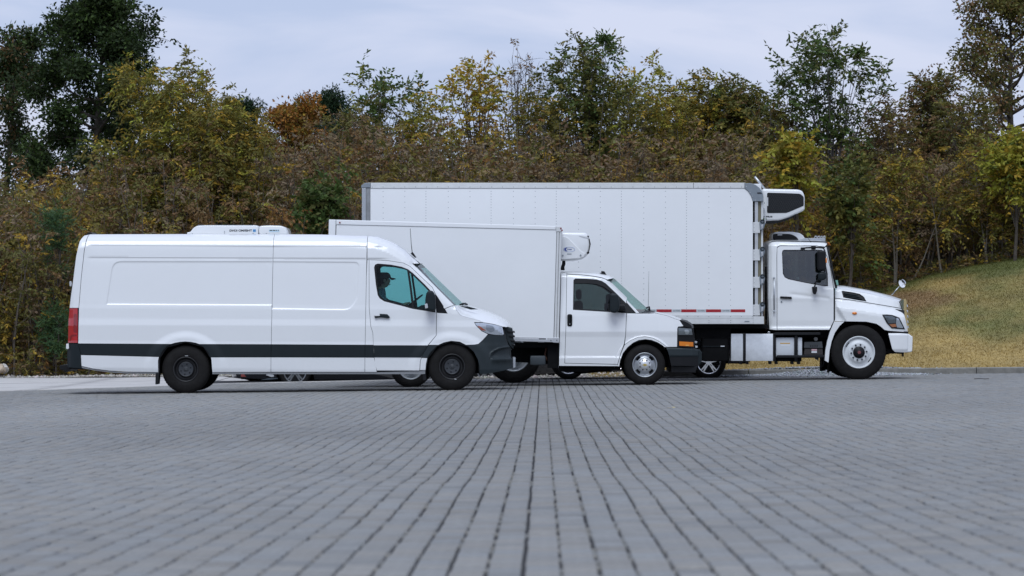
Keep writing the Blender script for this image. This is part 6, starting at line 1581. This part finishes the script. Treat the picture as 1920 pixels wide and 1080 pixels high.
def tree(name, label, px, Y, base_py, top_py, spread, mix, seed, lo=.3, nprim=16, nsec=5, kind='spray', dens=1.0, trunk_r=.09, bark=None, cat='tree', lf=.11, w=.022, lean=0., up=.025, fan=.9, shape='round', leaf_keep=1.0, extra_mix=None, sub=3, multi=1, rad=.34, per=26, spl=.36, group=None):
    """trunk with limbs and twigs, leaves on the twigs. (px, top_py) place the crown's top; spread = crown half width in m"""
    rng = np.random.default_rng(seed); k = Y / F; spread = spread * 1.22
    X = (px - 960) * k; z0 = CAMZ - (base_py - HOR) * k if base_py is not None else float(terr(X, Y)) - .05
    zt = CAMZ - (top_py - HOR) * k; H = zt - z0
    root = empty(name, (X, Y, z0), label, cat, group)
    if kind == 'clump' or dens > 1.7: nprim = int(nprim * 1.7); lo = lo * .8
    wd = Wood(); tips = []; dirs = []
    for m_ in range(multi):
        off = rng.normal(0, .12, 2) if multi > 1 else (0, 0)
        hh = H * (1 if m_ == 0 else rng.uniform(.78, .97))
        tl = lean + (rng.normal(0, .16) if multi > 1 else 0)
        tp = bent((off[0] - tl * hh * .35, off[1], 0), (tl, rng.normal(0, .05), 1), hh * .95, 9, .06, .035, rng)
        tr = np.linspace(1, .12, len(tp)) ** 1.1 * trunk_r * (1 if m_ == 0 else .75); tr[0] *= 1.25
        wd.limb(tp, tr, 7)
        for i in range(max(3, nprim // multi)):
            f = lo + (1 - lo) * ((i + rng.random()) / max(3, nprim // multi)) ** .85
            f = min(f, .97); q = f * (len(tp) - 1); a = int(q); p = tp[a] + (tp[min(a + 1, len(tp) - 1)] - tp[a]) * (q - a)
            az = i * 2.4 + rng.normal(0, .5)
            g = (f - lo) / (1 - lo)
            sh = {'round': math.sqrt(max(.05, 1 - (2 * g - .85) ** 2 * .75)), 'fan': .45 + .65 * g if g < .75 else 1.35 - .75 * g, 'cone': 1.05 - .85 * g, 'flat': .8 + .2 * math.sin(g * 3)}[shape]
            Lb = spread * sh * rng.uniform(.72, 1.08) / (1 if multi == 1 else 1.3)
            el = fan * (.25 + .75 * g) + rng.normal(0, .12)
            d = np.array([math.cos(az) * math.cos(el), math.sin(az) * math.cos(el), math.sin(el)])
            bp = bent(p, d, Lb, 6, up, .13, rng); r0 = max(.012, trunk_r * .42 * (1 - .6 * g))
            wd.limb(bp, np.linspace(1, .2, 7) * r0, 5)
            for j in range(nsec):
                t = rng.uniform(.3, 1.0); q = t * 6; a = min(int(q), 5); p2 = bp[a] + (bp[a + 1] - bp[a]) * (q - a)
                dd = unit(bp[a + 1] - bp[a]) + rng.normal(0, .55, 3) + np.array([0, 0, .15])
                sp = bent(p2, dd, Lb * rng.uniform(.25, .5), 4, up, .2, rng)
                wd.limb(sp, np.linspace(1, .25, 5) * max(.007, r0 * .4), 4)
                for h in range(sub):
                    t2 = rng.uniform(.25, 1); q2 = t2 * 4; a2 = min(int(q2), 3)
                    tips.append(sp[a2] + (sp[a2 + 1] - sp[a2]) * (q2 - a2)); dirs.append(unit(sp[a2 + 1] - sp[a2]) + rng.normal(0, .5, 3))
            for h in range(2): tips.append(bp[-1 - h]); dirs.append(unit(bp[-1] - bp[-2]) + rng.normal(0, .4, 3))
        for h in range(5): tips.append(tp[-1 - (h // 3)]); dirs.append(np.array([0, 0, 1]) + rng.normal(0, .7, 3))
    wd.build('trunk', bark or bark_m, root)
    T = np.array(tips); D = np.array(dirs)
    if kind == 'bare': return root
    if kind == 'spray':
        n = int(len(T) * dens); i = rng.integers(0, len(T), n); P = T[i] + rng.normal(0, .06, (n, 3)); Dd = unit(D[i]) + rng.normal(0, .5, (n, 3)) + np.array([0, 0, .1])
        V, s_ = sprays(P, Dd, rng, 9, spl, lf, w, .5, leaf_keep)
    else:
        n = int(len(T) * dens); i = rng.integers(0, len(T), n); P = T[i]
        V, s_ = clump(P, rad, per, rng, lf, w)
    c = pick(n, mix, rng)
    if extra_mix is not None:                       # other colours inside and low in the crown
        lowr = (P[:, 2] < np.quantile(P[:, 2], .45)) & (rng.random(n) < .7); c[lowr] = pick(int(lowr.sum()), extra_mix, rng)
    leaf_obj('crown', V, c[s_], root, rng)
    return root

def fountain(name, label, px, Y, top_py, spread, mix, seed, n=14, zc=.35, dens=1.0, bark=None, lf=.12, w=.026, spl=.38, extra_mix=None, twigs=7, leafy=.45, trunk_r=.06, ang=.8, group=None, skirt=.0, nleaf=9, droop=.5):
    """many limbs rising from a short stem and spreading to a rounded crown; leaves towards the limb ends"""
    rng = np.random.default_rng(seed); k = Y / F; X = (px - 960) * k; z0 = float(terr(X, Y)) - .05
    H = CAMZ - (top_py - HOR) * k - z0
    root = empty(name, (X, Y, z0), label, 'tree', group)
    wd = Wood(); T = []; D = []
    hb = H * zc
    st = bent((0, 0, 0), (rng.normal(0, .04), 0, 1), hb, 4, .05, .05, rng); wd.limb(st, np.linspace(1.2, .8, 5) * trunk_r, 7)
    bv = min(.62 * (H - hb), 1.15 * spread); zm = H - bv
    for i in range(n):
        az = i * 2.39996 + rng.normal(0, .3); u = (i + .5) / n
        if u < 1 - skirt: rho = math.sqrt(u / (1 - skirt)) * .97; ez = zm + bv * math.sqrt(1 - rho * rho)
        else: rho = rng.uniform(.8, 1.0); ez = hb + (zm - hb) * rng.uniform(.1, 1.0)
        g = rng.uniform(.84, 1.03)
        e = np.array([spread * rho * math.cos(az) * g, spread * rho * math.sin(az) * g, hb + (ez - hb) * (1 - (1 - g) * .8)])
        p0 = st[-1] - np.array([0, 0, rng.uniform(0, .45) * hb * rho]) if ez > zm else st[rng.integers(1, 5)]
        p1 = p0 + (e - p0) * np.array([.32, .32, .58]) + rng.normal(0, .05, 3)
        t = np.linspace(0, 1, 9)[:, None]
        P = (1 - t) ** 2 * p0 + 2 * t * (1 - t) * p1 + t * t * e + np.cumsum(rng.normal(0, .016, (9, 3)), 0)
        R = float(np.linalg.norm(e - p0))
        r0 = trunk_r * rng.uniform(.32, .5); wd.limb(P, np.linspace(1, .16, 9) * r0, 5)
        for j in range(twigs):
            t = 1 - (1 - leafy * .7) * rng.random() ** 1.3; q = t * 8; a = min(int(q), 7); p = P[a] + (P[a + 1] - P[a]) * (q - a)
            dd = unit(P[a + 1] - P[a]) * .8 + rng.normal(0, .6, 3); L = min(R, 2.2) * rng.uniform(.12, .28)
            B = bent(p, dd, L, 3, .02, .18, rng); wd.limb(B, np.linspace(1, .35, 4) * max(.006, r0 * .3), 4)
            for q in range(3): T.append(B[1 + q]); D.append(unit(B[-1] - B[0]) + rng.normal(0, .5, 3))
        for q in range(4): T.append(P[-1 - q // 2]); D.append(unit(P[-1] - P[-2]) + rng.normal(0, .55, 3))
    wd.build('trunk', bark or bark_m, root)
    T = np.array(T); D = np.array(D); m = int(len(T) * dens); i = rng.integers(0, len(T), m)
    P = T[i] + rng.normal(0, .05, (m, 3)); V, s_ = sprays(P, unit(D[i]) + rng.normal(0, .45, (m, 3)), rng, nleaf, spl, lf, w, droop)
    c = pick(m, mix, rng)
    if extra_mix is not None:
        low = (P[:, 2] < np.quantile(P[:, 2], .5)) & (rng.random(m) < .75); c[low] = pick(int(low.sum()), extra_mix, rng)
    leaf_obj('crown', V, c[s_], root, rng)
    return root

# --- named trees, left to right
tree('oak_tree', 'tall dark green oak whose crown tops the left side of the picture', 165, 104, None, -22, 1.75, {'deep': 6, 'green': 2}, 1, lo=.30, nprim=28, nsec=6, kind='clump', dens=1.5, trunk_r=.20, lf=.14, w=.036, shape='round', per=30, rad=.42, fan=.75)
tree('oak_tree', 'dark green oak cut off by the left edge of the picture', 5, 108, None, 62, 1.45, {'deep': 6, 'green': 2, 'brown': 1}, 2, lo=.40, nprim=16, nsec=5, kind='clump', dens=1.2, trunk_r=.16, lf=.14, w=.036, per=26, rad=.40)
fountain('locust_tree', 'broad yellow-green locust with feathery leaves in front of the tall oak', 318, 80, 116, 1.75, {'olive': 3, 'gold': 2, 'moss': 4, 'lime': 2}, 3, n=44, zc=.10, dens=3.4, twigs=12, leafy=.15, extra_mix={'olive': 4, 'gold': 2, 'moss': 2, 'brown': 1}, ang=1.25, lf=.12, w=.022, spl=.42, droop=.7, skirt=0.45)
fountain('locust_tree', 'lower yellow-green locust on the right shoulder of the feathery one', 418, 78.5, 205, 1.05, {'olive': 4, 'gold': 2, 'moss': 3, 'lime': 1}, 4, n=26, zc=.12, dens=3.0, twigs=10, leafy=.15, extra_mix={'gold': 3, 'brown': 2, 'olive': 3}, ang=1.2, lf=.12, w=.022, spl=.40, droop=.7, skirt=0.4)
tree('pine_tree', 'small dark pine crown behind the left end of the orange tree', 452, 125, None, 190, .95, {'pine': 4, 'deep': 3}, 5, lo=.5, nprim=16, nsec=5, kind='clump', dens=1.1, lf=.15, w=.024, per=26, rad=.38, trunk_r=.12)
tree('maple_tree', 'rounded orange maple above the van roof unit', 514, 112, None, 204, 1.35, {'orange': 4, 'rust': 3, 'olive': 2, 'gold': 1}, 6, lo=.5, nprim=16, nsec=5, kind='clump', dens=1.1, lf=.13, w=.04, per=22, rad=.34, trunk_r=.12)
tree('pine_tree', 'wide rounded dark pine crown between orange tree and thin green saplings', 617, 126, None, 194, 1.6, {'pine': 4, 'deep': 4}, 7, lo=.5, nprim=18, nsec=5, kind='clump', dens=1.2, lf=.15, w=.026, per=28, rad=.42, trunk_r=.14)
fountain('ash_tree', 'thin airy green tree with bare lower twigs left of the yellow one', 726, 88, 140, 1.02, {'green': 6, 'moss': 2, 'lime': 1}, 8, n=18, zc=.42, dens=.75, bark=bark_g, lf=.14, w=.03, twigs=6, leafy=.55, ang=.8, trunk_r=.045)
fountain('elm_tree', 'half-bare tree with bright yellow leaves over the large truck box', 895, 89, 122, 1.34, {'gold': 6, 'lime': 3, 'olive': 1}, 9, n=20, zc=.40, dens=.85, lf=.13, w=.032, twigs=7, leafy=.4, ang=.95, trunk_r=.08, skirt=0.15)
fountain('bare_tree', 'leafless grey twiggy tree between the yellow and the dense green one', 985, 90, 98, .95, {'brown': 1, 'tan': 1}, 10, n=34, zc=.30, dens=.06, bark=bark_g, twigs=14, leafy=.3, ang=.8, trunk_r=.05)
fountain('ash_tree', 'dense olive-green tree with a single tall leader near the middle', 1090, 88, 84, 1.32, {'green': 4, 'moss': 5, 'olive': 2}, 11, n=36, zc=.26, dens=1.7, extra_mix={'olive': 4, 'gold': 2, 'moss': 3, 'brown': 1}, twigs=10, leafy=.2, ang=1.05, lf=.13, w=.028, trunk_r=.08, skirt=0.35)
tree('ash_tree', 'slender leader shoot with one leaf tuft standing above the dense tree', 1108, 86, None, 44, .17, {'green': 1}, 12, lo=.93, nprim=4, nsec=2, dens=1.0, trunk_r=.025, lf=.13, w=.03)
fountain('elm_tree', 'sparse pale yellow-green tree right of the dense green one', 1215, 90, 128, 1.02, {'lime': 5, 'olive': 3, 'gold': 1}, 13, n=20, zc=.32, dens=.9, bark=bark_g, lf=.12, w=.028, twigs=7, leafy=.35, ang=.8, trunk_r=.045, skirt=0.15)
fountain('locust_tree', 'olive and ochre tree with a small leader left of the fan-shaped one', 1310, 90, 160, 1.15, {'olive': 4, 'moss': 3, 'gold': 2, 'lime': 1}, 14, n=34, zc=.2, dens=2.6, extra_mix={'olive': 4, 'brown': 3, 'gold': 2}, twigs=10, leafy=.15, ang=1.1, trunk_r=.06, skirt=0.35)
fountain('locust_tree', 'low dark olive tree just right of the ochre one', 1392, 90, 160, 0.78, {'moss': 4, 'green': 2, 'olive': 2, 'brown': 1}, 15, n=22, zc=.3, dens=2.4, twigs=9, leafy=.2, ang=1.0, trunk_r=.05, skirt=0.3)
fountain('ash_tree', 'airy fan-shaped green tree above the large truck cab', 1548, 87, 62, 1.72, {'green': 6, 'moss': 3}, 16, n=32, zc=.34, dens=.85, bark=bark_g, lf=.14, w=.03, twigs=8, leafy=.5, ang=.95, trunk_r=.06, skirt=0.1)
fountain('elm_tree', 'small dark brown-green tree left of the large right-hand oak', 1745, 89, 146, 0.66, {'moss': 4, 'brown': 3, 'olive': 2}, 17, n=28, zc=.3, dens=1.2, twigs=9, leafy=.25, ang=1.0, trunk_r=.05, skirt=0.3)
tree('oak_tree', 'large brown-olive oak leaning in from the right edge of the picture', 1895, 92, None, -18, 1.8, {'brown': 3, 'moss': 5, 'olive': 2}, 18, lo=.42, nprim=20, nsec=6, kind='clump', dens=.95, trunk_r=.17, lf=.12, w=.034, per=20, rad=.36, fan=.75, lean=-.02)
fountain('sumac_tree', 'bright lime-yellow sumac at the right edge above the mound', 1903, 81.5, 275, .55, {'lime': 6, 'gold': 2, 'green': 1}, 19, n=14, zc=.4, dens=1.4, twigs=6, lf=.15, w=.034, spl=.45, ang=1.1, trunk_r=.04)
fountain('sumac_tree', 'bright yellow-green bush top behind the truck refrigeration unit', 1488, 78.5, 266, .38, {'lime': 4, 'olive': 3, 'gold': 2}, 20, n=14, zc=.6, dens=1.0, twigs=6, leafy=.3, lf=.13, w=.036, ang=1.0, trunk_r=.04)
fountain('mulberry_tree', 'loose green shrub right of the truck refrigeration unit', 1590, 79.5, 318, .5, {'green': 3, 'moss': 4, 'olive': 3}, 21, n=16, zc=.55, dens=1.0, twigs=6, leafy=.3, lf=.13, w=.036, ang=1.05, trunk_r=.04, skirt=0.35)
fountain('mulberry_tree', 'dark green bush behind the rear edge of the truck box', 612, 75, 352, .42, {'green': 6, 'moss': 2}, 22, n=16, zc=.5, dens=1.4, twigs=6, leafy=.3, lf=.13, w=.036, ang=1.05, trunk_r=.035)
PAL['soft'] = (.060, .120, .050)
fountain('pine_tree', 'small soft green pine above the van rear corner', 100, 72.6, 396, .26, {'soft': 5, 'green': 2}, 23, n=12, zc=.78, dens=1.3, twigs=5, lf=.11, w=.010, spl=.18, ang=1.1, trunk_r=.02, skirt=.4, droop=.1)
fountain('pine_tree', 'small soft green pine beside the van tail light', 104, 71.9, 584, .24, {'soft': 5, 'green': 2}, 24, n=12, zc=.35, dens=1.3, twigs=5, lf=.11, w=.010, spl=.18, ang=1.1, trunk_r=.02, skirt=.5, droop=.1)
for px, tp_, sp_, mx_, sd_, lb in ((668, 206, .7, {'olive': 4, 'drab': 3, 'moss': 2}, 61, 'wispy olive sapling crown left of the thin airy green tree'),
        (800, 196, .75, {'lime': 3, 'olive': 4, 'gold': 1}, 62, 'wispy pale crown between the thin airy green and the yellow tree'),
        (1010, 168, .7, {'moss': 3, 'olive': 4, 'gold': 1}, 63, 'wispy olive crown tucked against the left of the dense green tree'),
        (1170, 168, .75, {'moss': 3, 'olive': 4, 'lime': 1}, 64, 'wispy olive crown tucked against the right of the dense green tree'),
        (1258, 186, .7, {'olive': 4, 'gold': 2, 'lime': 1}, 65, 'wispy ochre crown left of the olive and ochre tree'),
        (1446, 192, .7, {'moss': 4, 'brown': 2, 'olive': 3}, 66, 'wispy brown-green crown at the left foot of the fan-shaped tree'),
        (1668, 204, .75, {'brown': 3, 'olive': 3, 'drab': 2}, 67, 'wispy brown crown at the right foot of the fan-shaped tree'),
        (1812, 176, .8, {'brown': 2, 'moss': 4, 'olive': 3}, 68, 'wispy olive crown below the large right-hand oak')):
    fountain('young_tree', lb, px, 87, tp_, sp_, mx_, sd_, n=20, zc=.3, dens=1.15, bark=bark_g, twigs=8, leafy=.25, lf=.11, w=.024, trunk_r=.045, skirt=.3)
sap = [(1624, 470, 'behind the truck windscreen', 0), (1679, 330, 'just left of the round hood mirror', 1), (1690, 300, 'leaning right above the round hood mirror', 2), (1757, 310, 'standing alone right of the hood mirror', 3), (1838, 250, 'long and leaning left above the mound', 4), (1850, 380, 'short, at the foot of the long leaning one', 5), (1868, 330, 'middle of the close group on the mound crest', 6), (1880, 350, 'right of the close group on the mound crest', 7), (1915, 260, 'against the right edge of the picture', 8)]
for px, tp_, where, i in sap:
    Yb = float(np.interp(px, [1600, 1700, 1920], [80.4, 81.8, 83.2]))
    tree('sapling', 'pale slim sapling ' + where, px, Yb, None, tp_, .5, {'gold': 2, 'olive': 4, 'lime': 1, 'brown': 3, 'moss': 2}, 40 + i, lo=.3, nprim=11, nsec=4, dens=1.1, trunk_r=.03, bark=bark_p, lean=[.02, .03, .14, -.01, -.16, .05, .07, .03, -.06][i], fan=1.0, multi=1 if i % 3 else 2, group='slim saplings at the edge of the woods')

# --- the thicket behind: a mass of thin stems and drooping leaves nobody could count
def canopy_top(X):
    """height of the scrub canopy by place along the wood's edge"""
    px = 960 + X * F / 82
    y = np.interp(px, [-300, 0, 100, 200, 330, 450, 560, 640, 720, 860, 1000, 1200, 1330, 1450, 1560, 1680, 1780, 1850, 2000, 2300], [335, 335, 345, 300, 262, 254, 262, 252, 240, 246, 238, 234, 222, 228, 250, 240, 226, 236, 240, 246])
    return CAMZ - (y - HOR) * 82 / F
NS = 1350
wd = Wood(); SP = []; SD = []; SC_ = []
for i in range(NS):
    X = TR.uniform(-15.5, 15.5); Y0 = float(forest_y(X)); u = TR.random(); Y = Y0 + .4 + u ** 1.2 * 12.5
    zb = float(terr(X, Y)); front = np.clip((Y - Y0) / 7, 0, 1)
    top = float(canopy_top(X)) * 1.0
    zt = zb + (top - zb) * ((.62 + .38 * front) if X < 5.5 else (.70 + .30 * front)) * TR.uniform(.78, 1.10)
    H = max(1.2, zt - zb)
    P = bent((X, Y, zb - .1), (TR.normal(0, .13), TR.normal(0, .10), 1), H, 7, .05, .07)
    wd.limb(P, np.linspace(1, .2, 8) * TR.uniform(.014, .034), 4)
    lo = .06 if X < 4.5 else (.20 if Y - Y0 < 6 else .14)
    hue = fbm(np.array([X * .55]), np.array([Y * .5]), .8)[0]; px = 960 + X * F / Y
    if px < 470: mx = {'olive': 4, 'gold': 1.8, 'moss': 3, 'brown': 2, 'drab': 1.5}
    elif px > 1440: mx = {'olive': 4, 'gold': 1.2, 'brown': 4, 'drab': 2, 'lime': .5, 'moss': 2.5}
    else: mx = {'brown': 4, 'drab': 5, 'olive': 2.4, 'moss': 1, 'tan': 1.5, 'rust': .6, 'olive': 3.6, 'gold': 1}
    if hue > .58: mx = dict(mx); mx['brown'] = mx.get('brown', 0) + 6
    elif hue < .40: mx = dict(mx); mx['gold'] = mx.get('gold', 0) + 1.6; mx['olive'] += 2.5
    main = pick(1, mx, TR)[0]
    for j in range(int(5 + H * 1.5)):
        t = TR.uniform(lo, 1.0); q = t * 7; a = min(int(q), 6); p = P[a] + (P[a + 1] - P[a]) * (q - a)
        az = TR.random() * 6.28; d = np.array([math.cos(az), math.sin(az), TR.uniform(-.1, .8)])
        B = bent(p, d, TR.uniform(.25, .75), 3, .02, .2)
        if j % 2 == 0: wd.limb(B, [.008, .006, .005, .003], 3)
        m_ = 6
        tt = TR.random(m_); qq = tt * 3; aa = np.minimum(qq.astype(int), 2)
        SP.append(B[aa] + (B[aa + 1] - B[aa]) * (qq - aa)[:, None] + TR.normal(0, .05, (m_, 3))); SD.append(unit(B[-1] - B[0])[None] * .7 + TR.normal(0, .6, (m_, 3)))
        c = np.repeat(main[None], m_, 0) if TR.random() < .72 else pick(m_, mx, TR)
        SC_.append(c)
SP = np.concatenate(SP); SD = np.concatenate(SD); SC_ = np.concatenate(SC_)
th = empty('thicket', (0, 78, 0)); th['kind'] = 'stuff'; th['label'] = 'dense autumn thicket of thin stems and drooping brown and olive leaves'; th['category'] = 'thicket'
o = wd.build('stems', mat('stem_brown', (.095, .078, .062), .9, vary=.3, vscale=9), th); o.matrix_parent_inverse = th.matrix_world.inverted(); o.location = (0, -78, 0)
V, s_ = sprays(SP, SD, TR, 8, .27, .105, .022, .7, .9)
o = leaf_obj('foliage', V, SC_[s_], th); o.location = (0, -78, 0)
# deeper scrub: bigger, sparser leaves that close the view into the wood
n = 40000
X = TR.uniform(-19, 19, n); Yd = TR.uniform(5, 24, n); Y = forest_y(X) + Yd; zb = terr(X, Y); tp = canopy_top(X * 82 / Y)
tp = CAMZ + (tp - CAMZ) * Y / 82 * TR.uniform(.7, 1.02, n); Z = zb + (np.maximum(tp, zb + .8) - zb) * TR.random(n) ** .8
D = TR.normal(0, 1, (n, 3)); V, s_ = sprays(np.stack([X, Y, Z], 1), D, TR, 6, .32, .15, .036, .5)
c = pick(n, {'brown': 4, 'drab': 4, 'olive': 3, 'moss': 3}, TR) * 1.15
o = leaf_obj('deep_scrub', V, c[s_], th); o.location = (0, -78, 0)
# weeds along the foot of the wood
n = 2600
X = TR.uniform(-15, 15, n); Y = forest_y(X) + TR.uniform(-.7, .7, n); X = np.where(X > 3.2, X, X); Z = np.where((X > -1.2) | (Y > 70.4), terr(X, Y), aprz(X, Y)) + TR.random(n) ** 1.5 * np.where(X > 4, .25, .6)
V, s_ = sprays(np.stack([X, Y, Z], 1), TR.normal(0, 1, (n, 3)) + np.array([0, 0, .8]), TR, 8, .2, .10, .013, .4)
c = pick(n, {'tan': 3, 'rust': 2, 'olive': 4, 'moss': 3, 'gold': 1}, TR)
o = leaf_obj('weeds', V, c[s_]); o['kind'] = 'stuff'; o['label'] = 'low dry weeds along the foot of the woods'; o['category'] = 'weeds'
